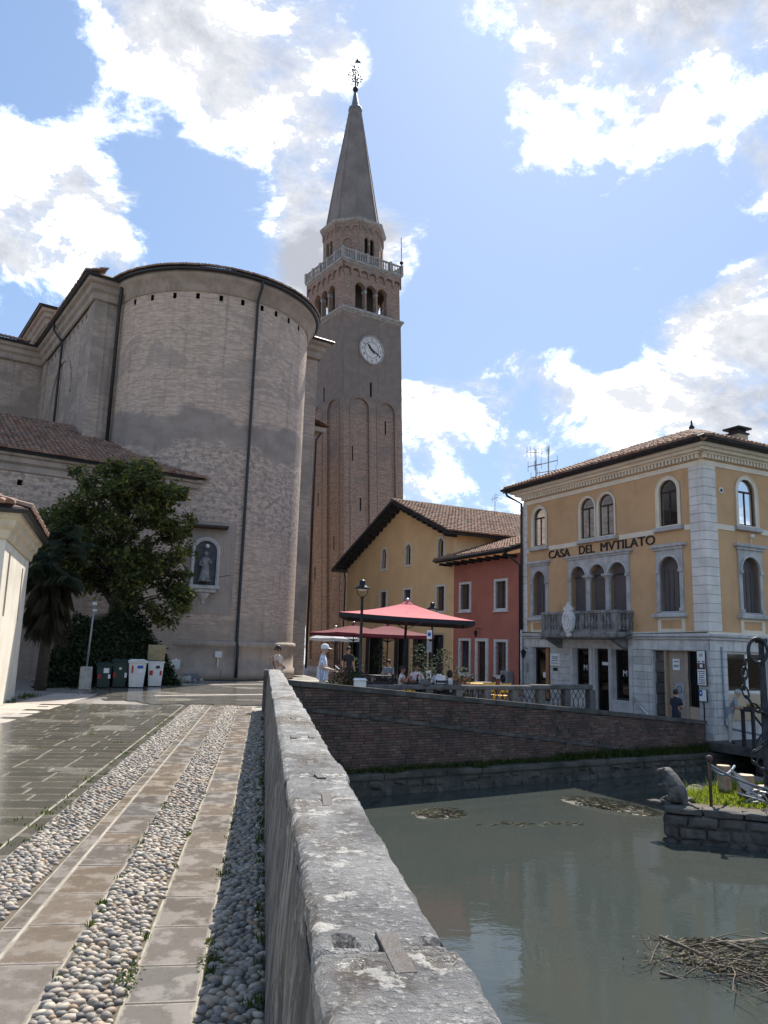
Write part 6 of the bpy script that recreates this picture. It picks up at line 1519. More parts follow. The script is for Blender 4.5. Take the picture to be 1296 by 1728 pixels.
# ---------------------------------------------------------------- cafe furniture
def table(label, x, y, z, w=.75, d=.75, rz=0., mat='timber', group='dark tables on the cafe terrace'):
    o = empty('cafe_table', (x, y, z), rz, label, 'table', group); bx('table_top', mat, o, -w/2, w/2, -d/2, d/2, .70, .74, b=.01)
    for sx in (-1, 1):
        for sy in (-1, 1): bx('leg', 'iron', o, sx*(w/2-.06)-.02, sx*(w/2-.06)+.02, sy*(d/2-.06)-.02, sy*(d/2-.06)+.02, 0, .70)
    return o
def chair(label, x, y, z, rz, mat='timber', group='dark chairs on the cafe terrace'):
    o = empty('cafe_chair', (x, y, z), rz, label, 'chair', group); bx('seat', mat, o, -.21, .21, -.21, .21, .43, .46, b=.01)
    for sx in (-1, 1):
        bx('leg', mat, o, sx*.19-.018, sx*.19+.018, -.205, -.17, 0, .43); m = MB(); m.tube([(sx*.19, .19, 0), (sx*.19, .19, .45), (sx*.19, .25, .88)], .018, 6); m.build('leg', mat, o)
    for i in range(3): bx('back_slat', mat, o, -.19, .19, .20+.02*i, .225+.02*i, .56+.11*i, .63+.11*i)
    return o
table('dark cafe table with the seated group behind the balustrade', 5.25, 25.25, GS, 1.5, .7, rad(-10))
for nm, x, y, a in (('dark chair of the woman in white at the cafe table', 4.48, 25.17, 65), ('dark chair of the man in the printed tee', 5.05, 25.68, 12), ('dark chair of the person with back turned', 5.62, 24.72, 188), ('dark chair of the child at the table end', 6.02, 25.02, 235)): chair(nm, x, y, GS, rad(a))
table('empty dark cafe table left of the seated group', 3.75, 25.6, -.15, .8, .8, .2); table('empty dark cafe table below the burgundy umbrellas', 4.6, 30.6, -.1, .8, .8, .3); table('far dark cafe table beside the ochre house wall', 6.4, 33.0, -.1, .8, .8, .1)
table('dark cafe table near the red house', 8.6, 30., -.25, .8, .8, .1)
for i, (x, y, a, nm) in enumerate(((3.2, 25.5, -80, 'dark chair at the left of the empty cafe table'), (4.1, 26.2, 20, 'dark chair behind the empty cafe table'), (4.1, 31.2, 10, 'dark chair below the left burgundy umbrella'), (5.3, 30.3, 100, 'dark chair below the right burgundy umbrella'), (7.1, 33.2, 90, 'dark chair beside the ochre house wall'), (8.0, 30.2, -90, 'dark chair left of the table near the red house'), (9.2, 29.8, 90, 'dark chair right of the table near the red house'))): chair(nm, x, y, -.15, rad(a))
for i, (x, y, a, nm) in enumerate(((7.62, 25.95, 170, 'left yellow slatted chair behind the balustrade'), (8.12, 26.0, 190, 'right yellow slatted chair behind the balustrade'))): chair(nm, x, y, zg(x), rad(a), 'yellow_plastic', 'yellow chairs behind the balustrade')
table('cafe table with a yellow top near the red house', 7.9, 28.3, -.22, .7, .7, 0., 'yellow_plastic', 'yellow furniture')
def bottle(x, y, z, lab, mat='dark_glass'):
    m = MB(); m.lathe([(.001, 0), (.035, 0), (.035, .13), (.014, .19), (.014, .25), (.001, .25)], n=8); o = m.build('bottle', mat); o.location = (x, y, z); tag(o, lab, 'bottle', 'drinks on the cafe table')
bottle(5.0, 25.2, GS+.74, 'dark bottle on the cafe table before the man in the tee'); bottle(5.4, 25.25, GS+.74, 'dark bottle on the cafe table before the person with back turned')
m = MB(); m.lathe([(.001, 0), (.03, .0), (.008, .02), (.008, .1), (.04, .14), (.035, .2)], n=8); o = m.build('wine_glass', 'red_print'); o.location = (4.78, 25.15, GS+.74); tag(o, 'red drink in a glass on the cafe table', 'glass')
def pot_plant(label, x, y, z, h, r, n, mat='ivy', flowers=0):
    o = empty('potted_plant', (x, y, z), R.uniform(0, 6), label, 'plant', 'potted plants on the cafe terrace'); m = MB(); m.lathe([(.001, 0), (.16, 0), (.22, .34), (.24, .36), (.24, .4), (.2, .4), (.2, .36), (.001, .36)], n=12); m.build('pot', 'wood_dark', o, True)
    m = MB()
    for _ in range(n):
        a, b = R.uniform(0, 2*PI), R.uniform(-1, 1); q = r*R.random()**.4; leaf(m, Vector((math.cos(a)*q*math.sqrt(1-b*b), math.sin(a)*q*math.sqrt(1-b*b), .4+h*.5+b*h*.5)), R.uniform(.07, .14))
    m.build('foliage', mat, o)
    m = MB(); m.tube([(0, 0, .3), (.02, 0, .4+h*.6)], .02, 5); m.build('stem', 'bark', o)
    if flowers:
        m = MB()
        for _ in range(flowers): a = R.uniform(0, 2*PI); q = r*R.uniform(.5, 1); leaf(m, Vector((math.cos(a)*q, math.sin(a)*q, .45+R.uniform(0, h))), .06, asp=.9)
        m.build('blossom', 'flower', o)
for a in (('leafy dark plant in a pot right of the second lamp post', 7.2, 31.0, -.15, 1.5, .55, 420), ('leafy dark plant in a pot behind the seated child', 7.1, 27.6, -.2, .9, .45, 300), ('tall dark plant in a pot below the large umbrella', 5.9, 29.4, -.1, 1.6, .4, 380), ('low dark plant in a pot behind the seated man', 6.2, 28.4, -.15, .8, .5, 300), ('dark plant in a pot beside the yellow wall door', 5.0, 33.8, -.1, 1.5, .4, 320), ('dark plant in a pot below the left burgundy umbrella', 3.6, 31.6, 0, .9, .5, 300), ('bushy pot plant left of the first lamp post', 2.55, 25.0, -.05, .7, .5, 320)): pot_plant(*a)
pot_plant('pot of pink flowers beside the man in the white cap', 2.28, 23.4, -.05, .6, .38, 260, 'weed', 90); pot_plant('green plant in a pot between pink flowers and lamp post', 2.7, 23.3, -.05, .65, .4, 300)
# umbrellas
def umbrella(label, x, y, z, s, ze, za, rz, mat, tilt=0., group=None, valance=.14):
    o = empty('cafe_umbrella', (x, y, z), rz, label, 'umbrella', group); o.rotation_euler = (0, tilt, rz)
    h = s/2; C_ = [(-h, -h), (h, -h), (h, h), (-h, h)]; m = MB(); n = 8
    for k in range(4):
        a, b = Vector(C_[k]), Vector(C_[(k+1) % 4]); rows = []
        for j in range(n+1):
            t = j/n
            row = []
            for i in range(n+1):
                q = a.lerp(b, i/n)*(1-t)+Vector((0, 0))*t; sag = -.05*s*math.sin(PI*t)*.45-.03*math.sin(PI*i/n)*(1-t)*1.2
                qz = ze+(za-ze)*t+sag*.7; row.append((q.x, q.y, qz))
            rows.append(row)
        for j in range(n-1):
            for i in range(n): m.face([rows[j][i], rows[j][i+1], rows[j+1][i+1], rows[j+1][i]])
        vl = MB()
        for i in range(n):
            p, q = rows[0][i], rows[0][i+1]; vl.face([p, (p[0], p[1], p[2]-valance), (q[0], q[1], q[2]-valance), q])
        vl.build('valance', 'dark_cloth' if mat == 'canopy_red' else mat, o)  # red umbrella's valance is coloured near-black to stand for its shaded side
    m.build('canopy', mat, o)
    m = MB(); q = .13*s/2; zt = za-.08
    for k in range(4):
        a, b = Vector(C_[k]).normalized()*q*1.3, Vector(C_[(k+1) % 4]).normalized()*q*1.3; m.face([(a.x, a.y, zt-.02), (b.x, b.y, zt-.02), (0, 0, za+.1)])
    m.build('vent_top', mat, o); m = MB(); m.sphere((0, 0, za+.1), .07, .07, .05); m.build('finial', 'steel', o, True)
    m = MB(); m.tube([(0, 0, 0), (0, 0, za)], .045 if s > 4 else .03, 8); m.build('pole', 'iron', o, True)
    for k in range(4):
        for nm, c in (('rib', Vector(C_[k])), ('rib', (Vector(C_[k])+Vector(C_[(k+1) % 4]))/2)):
            m = MB(); m.tube([(0, 0, za-.12), (c.x*.98, c.y*.98, ze-.06)], .016, 5); m.build('rib', 'iron', o)
            m = MB(); m.tube([(0, 0, ze-.35), (c.x*.5, c.y*.5, ze+(za-ze)*.5-.12)], .013, 5); m.build('strut', 'iron', o)
    bx('base', 'concrete', o, -.35, .35, -.35, .35, 0, .08, b=.02)
umbrella('large bright red square umbrella over the cafe tables', 4.66, 26.2, -.15, 4.3, 2.86, 3.42, rad(-10), 'canopy_red', rad(2.2))
umbrella('left burgundy umbrella under the large red one', 4.05, 35.8, 0, 3.1, 2.32, 2.72, rad(20), 'canopy_dark', 0, 'burgundy umbrellas by the ochre house')
umbrella('right burgundy umbrella under the large red one', 5.45, 34.5, -.1, 3.2, 2.38, 2.83, rad(10), 'canopy_dark', 0, 'burgundy umbrellas by the ochre house')
umbrella('small white umbrella behind the man in the cap', 3.6, 40.0, 0, 1.9, 2.1, 2.6, rad(35), 'canopy_white')
# lamp posts
def lamp_post(label, x, y, z, h):
    o = empty('street_lamp', (x, y, z), 0, label, 'street lamp', 'street lamps along the canal'); m = MB()
    m.lathe([(.12, 0), (.12, .25), (.085, .32), (.07, .7), (.075, .75), (.05, .8), (.042, h-.58), (.06, h-.57), (.06, h-.52), (.001, h-.5)], n=12); m.build('pole', 'anchor_iron', o, True)
    for s_ in (-1, 1):
        m = MB(); m.tube([(0, 0, h-.54), (s_*.12, 0, h-.47), (s_*.17, 0, h-.36), (s_*.15, 0, h-.28)], .013, 6); m.build('lyre_arm', 'iron', o, True)
    m = MB(); m.lathe([(.001, h-.26), (.2, h-.29), (.245, h-.29), (.22, h-.24), (.12, h-.17), (.1, h-.15), (.1, h-.03), (.05, h), (.001, h+.02)], n=18); m.build('shade', 'iron', o, True)
    m = MB(); m.lathe([(.17, h-.285), (.12, h-.33), (.001, h-.345)], n=14); m.build('diffuser', 'trim_white', o, True); return o
lamp_post('black street lamp with a hat-shaped shade in front of the large red umbrella', 2.93, 23.82, -.08, 3.85)
l2 = lamp_post('black street lamp with signs rising behind the large red umbrella', 6.99, 32.25, -.13, 3.78)
for z0, z1, mt in ((2.25, 2.62, 'paper'), (1.7, 2.15, 'grey_metal'), (.62, .95, 'paper')):
    s_ = bx('sign_plate', mt, l2, -.24, -.02, -.085, -.075, z0, z1)
    if mt == 'paper': bx('sign_print', 'blue_print', s_, -.2, -.07, -.092, -.087, z0+.12, z1-.1)
m = MB(); m.bbox(-.17, .17, -.12, .12, 0, .82, b=.05); m.bbox(-.2, .2, -.14, .14, .78, .88, b=.05); o = m.build('cable_cabinet', 'white_plastic'); o.location = (2.82, 22.8, -.06); tag(o, 'small white rounded cabinet at the foot of the front lamp post', 'cabinet')
# balustrade with iron lattice
B0, B1 = Vector((3.0, 23.11, 0)), Vector((11.2, 25.8, 0)); bl = (B1-B0).length; ba = math.atan2(B1.y-B0.y, B1.x-B0.x)
bs = empty('stone_balustrade', B0, ba, 'stone balustrade with iron lattice panels behind the canal wall', 'balustrade')
m = MB(); rt = .63
bx('top_rail', 'stone_mid', bs, 0, bl-2.6, -.14, .14, rt-.14, rt, b=.03); bx('top_rail', 'stone_mid', bs, bl-2.6, bl, -.15, .15, rt-.13, rt+.03, b=.03); bx('bottom_rail', 'stone_mid', bs, 0, bl, -.1, .1, -.5, -.36)
np_ = 8
for i in range(np_+1):
    x = bl*i/np_; bx('post', 'stone_mid', bs, x-.12, x+.12, -.125, .125, -.7, rt-.13, b=.015)
    if i < np_:
        m = MB(); x0, x1 = x+.12, x+bl/np_-.12; nn_ = 4; w = (x1-x0)/nn_
        for j in range(nn_):
            a = x0+w*j
            for s_ in (0, 1):
                pts = [(a+w*(t if s_ == 0 else 1-t)+0, 0, -.36+(rt-.14+.36)*t) for t in (0, .33, .66, 1)]
                pts = [(a+w*(.5+(.5 if s_ else -.5)*math.cos(PI*t*2)), .012*(1 if s_ else -1), -.36+(rt+.22)*t) for t in [q/8 for q in range(9)]]; m.tube(pts, .011, 5)
        m.build('lattice_panel', 'iron', bs)
m = MB(); m.lathe([(.001, 0), (.2, 0), (.2, .05), (.14, .1), (.1, .16), (.001, .18)], n=12); o = m.build('post_cap', 'stone_mid', bs); o.location = (2.05, 0, rt)

# ---------------------------------------------------------------- church corner: bins, lamp, shrubs
M['lid_inside'] = basic('stained_lid', (.42, .36, .22), (.3, .25, .14), 6, .6, .2, 30)
def bin_(label, x, y, rz, w, d, h, mat, lid_open=False, stick=None, group='waste bins by the hedge'):
    o = empty('waste_bin', (x, y, -.02), rz, label, 'waste bin', group); m = MB(); b_ = .80
    lo, hi = [(-w/2*b_, -d/2*b_), (w/2*b_, -d/2*b_), (w/2*b_, d/2*b_), (-w/2*b_, d/2*b_)], [(-w/2, -d/2), (w/2, -d/2), (w/2, d/2), (-w/2, d/2)]
    zt = h*.90
    m.raw([(x_, y_, .05) for x_, y_ in lo]+[(x_, y_, zt) for x_, y_ in hi], [(3, 2, 1, 0), (0, 1, 5, 4), (1, 2, 6, 5), (2, 3, 7, 6), (3, 0, 4, 7)]); m.build('bin_body', mat, o)
    m = MB(); m.ring([(-w/2+.02, 0), (w/2-.02, 0)], [(0, 0), (0, 0)], 0, 0, closed=False) if False else m.bbox(-w/2-.03, w/2+.03, -d/2-.03, d/2+.03, zt-.05, zt, b=.012); m.build('rim', mat, o)
    m = MB(); m.bbox(-w/2-.035, w/2+.035, -d/2-.05, d/2+.02, 0, .05, b=.015); m.bbox(-w/2+.05, w/2-.05, -d/2+.05, d/2-.06, .05, .085, b=.015); l_ = m.build('lid', mat, o)
    l_.location = (0, 0, zt+.002)
    if lid_open: l_.data.materials[0] = M['lid_inside']
    if lid_open: l_.location = (0, d/2-.06, zt+.29); l_.rotation_euler = (rad(-60), 0, 0)
    for s_ in (-1, 1):
        m = MB(); m.tube([(s_*(w/2*.8)-.03, d/2*.8, .1), (s_*(w/2*.8)+.03, d/2*.8, .1)], .1, 12); m.build('wheel', 'iron', o)
    m = MB(); m.tube([(-w*.4, d/2+.06, zt-.02), (w*.4, d/2+.06, zt-.02)], .016, 6); m.build('handle', mat, o)
    if stick:
        for x0, x1, z0, z1, mt in stick:
            yv = -d/2*(.8+.2*((z0+z1)/2-.05)/(zt-.05))-.012; bx('sticker', mt, o, x0, x1, yv-.008, yv, z0, z1)
    return o
rs = lambda w: [(-w*.46, -w*.34, .52, .72, 'red_print'), (w*.34, w*.46, .52, .72, 'red_print'), (-w*.46, -w*.34, .60, .64, 'paper'), (w*.34, w*.46, .60, .64, 'paper')]
bin_('shorter dark green waste bin with white label beside the concrete lamp base', -5.62, 29.35, rad(12), .50, .50, .92, 'green_plastic', stick=[(-.02, .16, .55, .72, 'paper'), (-.2, -.1, .36, .5, 'red_print'), (.14, .22, .36, .5, 'paper')])
bin_('taller dark green waste bin with a round sticker next to the white bins', -5.18, 29.95, rad(12), .54, .58, 1.06, 'green_plastic', stick=[(-.04, .04, .66, .74, 'paper'), (-.24, -.14, .38, .55, 'red_print'), (.16, .24, .38, .55, 'paper')])
bin_('white waste bin with closed lid and blue sticker', -4.6, 30.0, rad(14), .62, .62, 1.06, 'white_plastic', stick=[(0, .2, .72, .82, 'blue_print'), (.02, .2, .55, .68, 'paper'), (-.2, -.14, .55, .82, 'red_print')])
bin_('white waste bin with its lid open beside the debris', -4.05, 30.95, rad(10), .58, .62, 1.06, 'white_plastic', True, stick=[(0, .14, .70, .80, 'ink'), (.01, .13, .71, .79, 'paper'), (-.22, -.1, .45, .62, 'red_print'), (.15, .22, .45, .62, 'red_print')])
pb = empty('path_lamp', (-6.05, 28.5, 0), 0, 'thin leaning lamp pole set in a pale concrete block by the hedge', 'lamp'); m = MB(); m.bbox(-.17, .17, -.17, .17, -.02, .76, b=.02); m.build('concrete_block', 'concrete', pb)
m = MB(); m.tube([(0, 0, .7), (.06, 0, 2.95)], .035, 8); m.build('pole', 'grey_metal', pb, True); m = MB(); m.bbox(0, .14, -.06, .06, 2.88, 3.0, b=.02); m.bbox(.02, .16, -.05, .05, 2.66, 2.74, b=.02); m.build('lamp_head', 'white_plastic', pb)
m = MB(); m.bbox(-.17, .17, -.13, .13, 0, .42, b=.03); o = m.build('white_canister', 'white_plastic'); o.location = (-3.75, 35.0, .5); m = MB(); m.lathe([(.05, .42), (.05, .48), (.001, .48)], n=8); m.build('cap', 'white_plastic', o); tag(o, 'white plastic canister on the debris heap beside the bins', 'canister')
m = MB(); m.ring(rect(-.28, .28, 0, .3), rect(-.3, .3, -.02, .32), -.2, .2); m.box(-.28, .28, -.19, -.17, 0, .24); m.box(-.28, .28, .17, .19, 0, .24); o = m.build('plastic_crate', 'pipe_blue'); o.location = (-3.1, 35.3, .03); tag(o, 'grey blue plastic crate at the foot of the apse', 'crate'); bx('crate_label', 'red_print', o, -.1, .1, -.207, -.2, .06, .14)
m = MB()
for i in range(26): x, y = R.gauss(-3.8, .35), R.gauss(34.9, .2); s_ = R.uniform(.06, .16); rough_block(m, x-s_, x+s_, y-s_, y+s_, 0, s_*R.uniform(.8, 2.2), .03, i, 1)
tag(m.build('debris_heap', 'concrete'), 'heap of broken stones and leaves beside the white canister', 'rubble', kind='stuff')
# ---- broadleaf tree, ivy hedge, palm
tr = empty('broadleaf_tree', (-6.0, 31.9, 0), 0, 'large dark bushy broadleaf tree in front of the sacristy', 'tree')
m = MB(); trunk = [(0, 0, -.1), (.05, 0, 1.2), (-.05, .05, 2.6), (.1, .1, 4.2), (.0, .1, 6.), (.1, .1, 7.6)]; m.tube(trunk, [.2, .17, .15, .12, .08, .04], 8)
cl = []; rt_ = random.Random(21)
for (ex, ey, ez, rx, ry, rz_, n_) in ((0, 0, 6.25, 3.1, 1.9, 2.55, 120), (1.35, -.3, 4.0, 1.75, 1.3, 1.75, 52), (-1.7, 0, 5.0, 1.75, 1.3, 1.5, 36), (.3, 0, 7.9, 1.7, 1.2, 1.05, 22)):
    for i in range(n_):
        a, b, q = rt_.uniform(0, 2*PI), rt_.uniform(-1, 1), .5+.52*rt_.random()**.7
        cl.append((Vector((ex+math.cos(a)*math.sqrt(1-b*b)*q*rx, ey+math.sin(a)*math.sqrt(1-b*b)*q*ry, ez+b*q*rz_)), rt_.uniform(.26, .56)))
rt_.shuffle(cl)
for c, r in cl[:60]:
    t = max(0.15, min(.9, (c.z-1.5)/7)); p0 = Vector((.05, .08, 1.2+t*5.0)); mid = p0.lerp(c, .5)+Vector((0, 0, .15)); m.tube([p0, mid, c], [.06, .035, .012], 5, False)
m.build('trunk', 'bark', tr, True)
m = MB()
for c, r in cl:
    for _ in range(int(300*r)):
        v = Vector((rt_.gauss(0, 1), rt_.gauss(0, 1), rt_.gauss(0, .7))); v = v.normalized()*r*rt_.random()**.4; leaf(m, c+v, rt_.uniform(.14, .26), rt_, .62, .3)
tag(m.build('crown', 'leaf', tr), kind='stuff')
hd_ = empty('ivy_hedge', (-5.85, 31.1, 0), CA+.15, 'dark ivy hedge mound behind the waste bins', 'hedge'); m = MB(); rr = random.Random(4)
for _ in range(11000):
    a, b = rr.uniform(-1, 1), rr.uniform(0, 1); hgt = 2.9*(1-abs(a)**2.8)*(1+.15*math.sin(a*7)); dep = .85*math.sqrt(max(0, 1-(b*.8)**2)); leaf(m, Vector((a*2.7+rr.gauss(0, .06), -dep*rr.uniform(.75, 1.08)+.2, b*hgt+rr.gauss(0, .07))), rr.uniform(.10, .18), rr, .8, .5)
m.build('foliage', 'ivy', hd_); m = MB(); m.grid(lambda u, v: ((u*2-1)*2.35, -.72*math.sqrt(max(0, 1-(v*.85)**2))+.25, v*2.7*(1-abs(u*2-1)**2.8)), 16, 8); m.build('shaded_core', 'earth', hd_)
pm2 = empty('palm_tree', (-7.35, 27.9, 0), 0, 'fan palm with hanging dry fronds beside the pale building', 'palm tree'); m = MB(); m.tube([(0, 0, -.1), (.03, 0, 2), (0, .02, 4.3)], [.2, .17, .15], 9); m.build('trunk', 'bark', pm2, True)
rp = random.Random(8); m = MB(); m2 = MB()
for i in range(84):
    a = rp.uniform(0, 2*PI); skirt = i > 46; el = rp.uniform(-.75, 1.1) if not skirt else rp.uniform(-1.3, -.8); z0 = rp.uniform(4.1, 4.5) if not skirt else rp.uniform(2.6, 4.2); ln = rp.uniform(.6, 1.05) if not skirt else rp.uniform(.4, .75)
    d = Vector((math.cos(a)*math.cos(el), math.sin(a)*math.cos(el), math.sin(el))); p0 = Vector((0, 0, z0)); p1 = p0+d*ln
    (m2 if skirt else m).tube([p0, p0.lerp(p1, .5)+Vector((0, 0, .06)), p1], [.02, .015, .01], 4, False)
    sd2 = d.cross(Vector((0, 0, 1))).normalized(); un = sd2.cross(d)
    for j in range(22):
        t = (j/21-.5)*2.4; q = d*math.cos(t)+sd2*math.sin(t); fl = rp.uniform(.5, .7); mid = p1+q*fl*.6; tip = p1+q*fl+Vector((0, 0, -.22-(.2 if skirt else 0))); e = un.cross(q).normalized()*.018
        (m2 if skirt else m).raw([p1, mid+e, tip, mid-e], [(0, 1, 2), (0, 2, 3)], rp.random())
m.build('fronds', 'palm_leaf', pm2); m2.build('dry_fronds', leaf_mat('dry_palm', [(0, (.035, .032, .022)), (1, (.075, .065, .042))], .15), pm2)
# low wall strip behind
# ---------------------------------------------------------------- island with anchor monument
IZ = -1.36
isl = empty('island', (0, 0, 0), 0, 'stone-walled island in the canal with grass and bare earth on top', 'island')
IP = [(8.42, 15.77), (10.2, 14.9), (13.5, 13.4), (17, 14.6), (17, 19.5), (12.6, 19.6), (10.4, 18.2)]
m = MB(); m.prism([(x+(.12 if i in (0,) else 0), y) for i, (x, y) in enumerate(IP)], -2.9, IZ-.16); m.build('island_core', 'stone_dark', isl)
m = MB(); m.prism([(8.75, 15.95), (10.25, 15.2), (13.6, 13.7), (16.8, 14.8), (16.8, 19.2), (12.6, 19.3), (10.5, 18.0)], IZ-.2, IZ-.01); m.build('island_earth', 'earth', isl)
def row_blocks(a, b, z0, z1, dep, seed, nm, wl_=(.35, .75)):
    a, b = Vector(a), Vector(b); L = (b-a).length; d = (b-a)/L; ang = math.atan2(d.y, d.x); x = 0
    while x < L-.05:
        w = min(R.uniform(*wl_), L-x); m = MB(); rough_block(m, 0.004, w-.004, -.03+R.uniform(-.03, .03), dep, z0+R.uniform(-.02, .01), z1, .035, x*3+seed, 3); o = m.build(nm, 'stone_dark', isl); o.location = (a.x+d.x*x, a.y+d.y*x, 0); o.rotation_euler.z = ang; x += w
for i in range(7):
    a, b = IP[i], IP[(i+1) % 7]
    row_blocks(a, b, IZ-.14, IZ+.015, .34, i, 'coping_stone', (.5, .9))
    for j, (z0, z1) in enumerate(((IZ-.36, IZ-.15), (IZ-.6, IZ-.37), (IZ-.95, IZ-.61), (IZ-1.4, IZ-.96))):
        if i in (0, 1, 6): row_blocks(a, b, z0, z1, .25, i+j*5, 'wall_stone', (.25, .6))
m = MB(); rg = random.Random(3)
for _ in range(3200):
    x, y = rg.uniform(9.15, 12.8), rg.uniform(14.4, 18.6); 
    if y < 15.55-.48*(x-9.6)+.45 or y > 16.6+.75*(x-9): continue
    tuft(m, x, y, IZ-.02, rg.uniform(.05, .13), 9, .05, .009, rg)
for _ in range(40): x = rg.uniform(9.1, 11.5); y = 16.4+.75*(x-9)-rg.uniform(0, .4); tuft(m, x, y, IZ-.02, rg.uniform(.25, .5), 4, .03, .008, rg)
tag(m.build('island_grass', 'grass'), 'bright green grass growing on top of the stone island', 'grass', kind='stuff')
# rodent sculpture sitting up on the island corner
nt = empty('animal_sculpture', (8.86, 16.05, IZ), rad(200), 'weathered dark sculpture of a seated river rodent on the island corner', 'sculpture')
P = [(0, .0, .16), (0, .02, .34), (0, -.06, .5), (0, -.16, .60), (0, -.27, .64), (0, -.40, .615), (0, -.47, .58), (.12, -.02, .12), (.14, -.18, .06), (.13, -.3, .03), (-.12, -.02, .12), (-.14, -.18, .06), (-.13, -.3, .03), (.11, -.14, .44), (.11, -.27, .34), (.09, -.35, .36), (-.11, -.14, .44), (-.11, -.27, .34), (-.09, -.35, .36), (0, .22, .06), (0, .42, .03), (0, .6, .02), (.075, -.26, .70), (-.075, -.26, .70)]
RD_ = [(.185, .2), (.19, .19), (.15, .15), (.115, .115), (.105, .1), (.075, .07), (.05, .045), .1, .06, .035, .1, .06, .035, .06, .04, .03, .06, .04, .03, .06, .035, .012, .025, .025]
E_ = [(0, 1), (1, 2), (2, 3), (3, 4), (4, 5), (5, 6), (0, 7), (7, 8), (8, 9), (0, 10), (10, 11), (11, 12), (2, 13), (13, 14), (14, 15), (2, 16), (16, 17), (17, 18), (0, 19), (19, 20), (20, 21), (4, 22), (4, 23)]
me = skinmesh(P, E_, RD_, 3)
for v_ in me.vertices: v_.co += Vector((mnoise.noise(v_.co*14), mnoise.noise(v_.co*14+Vector((5, 0, 0))), mnoise.noise(v_.co*14+Vector((0, 9, 0)))))*.016
me.materials.append(M['bronze_stone']); me.polygons.foreach_set('use_smooth', [True]*len(me.polygons)); o = link('body', me, nt); o.scale = (1.05, 1.0, .98); me.name = 'rodent_body'
m = MB()
for i in range(7): s_ = R.uniform(.08, .16); rough_block(m, -.45+i*.13-s_, -.45+i*.13+s_, -.2+R.uniform(-.12, .1)-s_, -.2+R.uniform(-.1, .2)+s_, -.05, R.uniform(.05, .12), .03, i, 2)
m.build('rock_base', 'stone_dark', nt)
# post with ball and rope
po = empty('rope_post', (9.52, 15.82, IZ-.05), 0, 'rusty iron post with a ball top at the island edge', 'post'); m = MB(); m.tube([(0, 0, 0), (0, 0, .95)], .033, 8); m.build('pole', 'rust', po, True); m = MB(); m.sphere((0, 0, 1.01), .075, n=14, m=10); m.build('ball', 'rust', po, True)
def rope(name, a, b, sag, r, lab, mat='rope'):
    a, b = Vector(a), Vector(b); m = MB(); m.tube([a.lerp(b, t)+Vector((0, 0, -sag*4*t*(1-t))) for t in [i/16 for i in range(17)]], r, 7); tag(m.build(name, mat, None, True), lab, 'rope')
rope('barrier_rope', (9.52, 15.84, -.52), (11.6, 14.5, -.75), .30, .026, 'dark sagging rope from the island post towards the right edge'); rope('barrier_rope', (9.52, 15.86, -.5), (10.85, 17.0, -.72), .22, .028, 'blue grey rope from the island post back to the tree stumps', 'pipe_blue')
def stump(lab, x, y, h, r):
    o = empty('tree_stump', (x, y, IZ-.03), R.uniform(0, 6), lab, 'tree stump', 'tree stumps standing on the island'); m = MB(); n = 14; rs_ = [r*(1+.08*math.sin(i*2.3)+R.uniform(-.04, .04)) for i in range(n)]
    rows = [[(q*k*math.cos(2*PI*i/n), q*k*math.sin(2*PI*i/n), z) for i, q in enumerate(rs_)] for z, k in ((0, 1.05), (h*.5, 1), (h, .98))]
    for a, b in zip(rows, rows[1:]):
        for i in range(n): m.face([a[i], a[(i+1) % n], b[(i+1) % n], b[i]])
    m.build('bark', 'log', o); m = MB(); m.face([(p[0]*.995, p[1]*.995, p[2]) for p in rows[-1]]); m.build('cut_face', basic('cut_wood', (.58, .46, .32), (.45, .34, .23), 20, .8, .3, 60), o)
stump('pale cut tree stump, middle one on the island', 10.95, 16.75, .52, .19); stump('tree stump lying behind the middle stump', 10.85, 17.45, .62, .15); stump('short dark tree stump between two taller ones', 11.2, 16.4, .34, .16); stump('tall tree stump at the right edge of the picture', 11.32, 15.95, .58, .24)
an = empty('iron_anchor', (11.1, 16.15, IZ-.05), rad(-20), 'tall grey iron ship anchor with chain standing on the island', 'anchor'); m = MB()
m.raw([(sx*w, sy*w*.8, z) for z, w in ((0, .085), (3.55, .05)) for sx, sy in ((-1, -1), (1, -1), (1, 1), (-1, 1))], [(3, 2, 1, 0), (4, 5, 6, 7)]+[(i, (i+1) % 4, 4+(i+1) % 4, 4+i) for i in range(4)]); m.build('shank', 'anchor_iron', an)
m = MB(); m.tube([(-.0+.2*math.cos(t), .0, 3.32+.27*math.sin(t)) for t in [2*PI*i/20 for i in range(21)]], .04, 8); o = m.build('ring', 'anchor_iron', an, True); o.location = (-.1, -.1, 0)
m = MB(); m.tube([(-.12, 0, 3.55), (.12, 0, 3.55)], .06, 8); m.build('shackle_pin', 'anchor_iron', an, True)
m = MB(); m.tube([(-.95, 0, .95), (-.8, 0, .45), (-.45, 0, .12), (0, 0, .0), (.45, 0, .12), (.8, 0, .45), (.95, 0, .95)], [.05, .08, .1, .12, .1, .08, .05], 8); o = m.build('arms', 'anchor_iron', an, True); o.scale = (.65, 1, .65)
m = MB(); m.extr([(-1.12, .95), (-.75, .62), (-.52, .25), (-.62, .2), (-.9, .42)], -.16, -.10); m.extr([(-1.1, .95), (-.75, .62), (-.52, .25), (-.62, .2), (-.9, .42)], .08, .14); m.extr([(-1.15, 1.0), (-.7, .65), (-.4, .3), (-.52, .22), (-.95, .5)], -.1, .08); o = m.build('fluke', 'silver', an); o.location = (-.05, 0, .1); o.scale = (.62, .8, .62)
m = MB(); m.extr([(1.12, .95), (.75, .62), (.52, .25), (.62, .2), (.9, .42)], -.14, .14); m.build('fluke', 'anchor_iron', an)
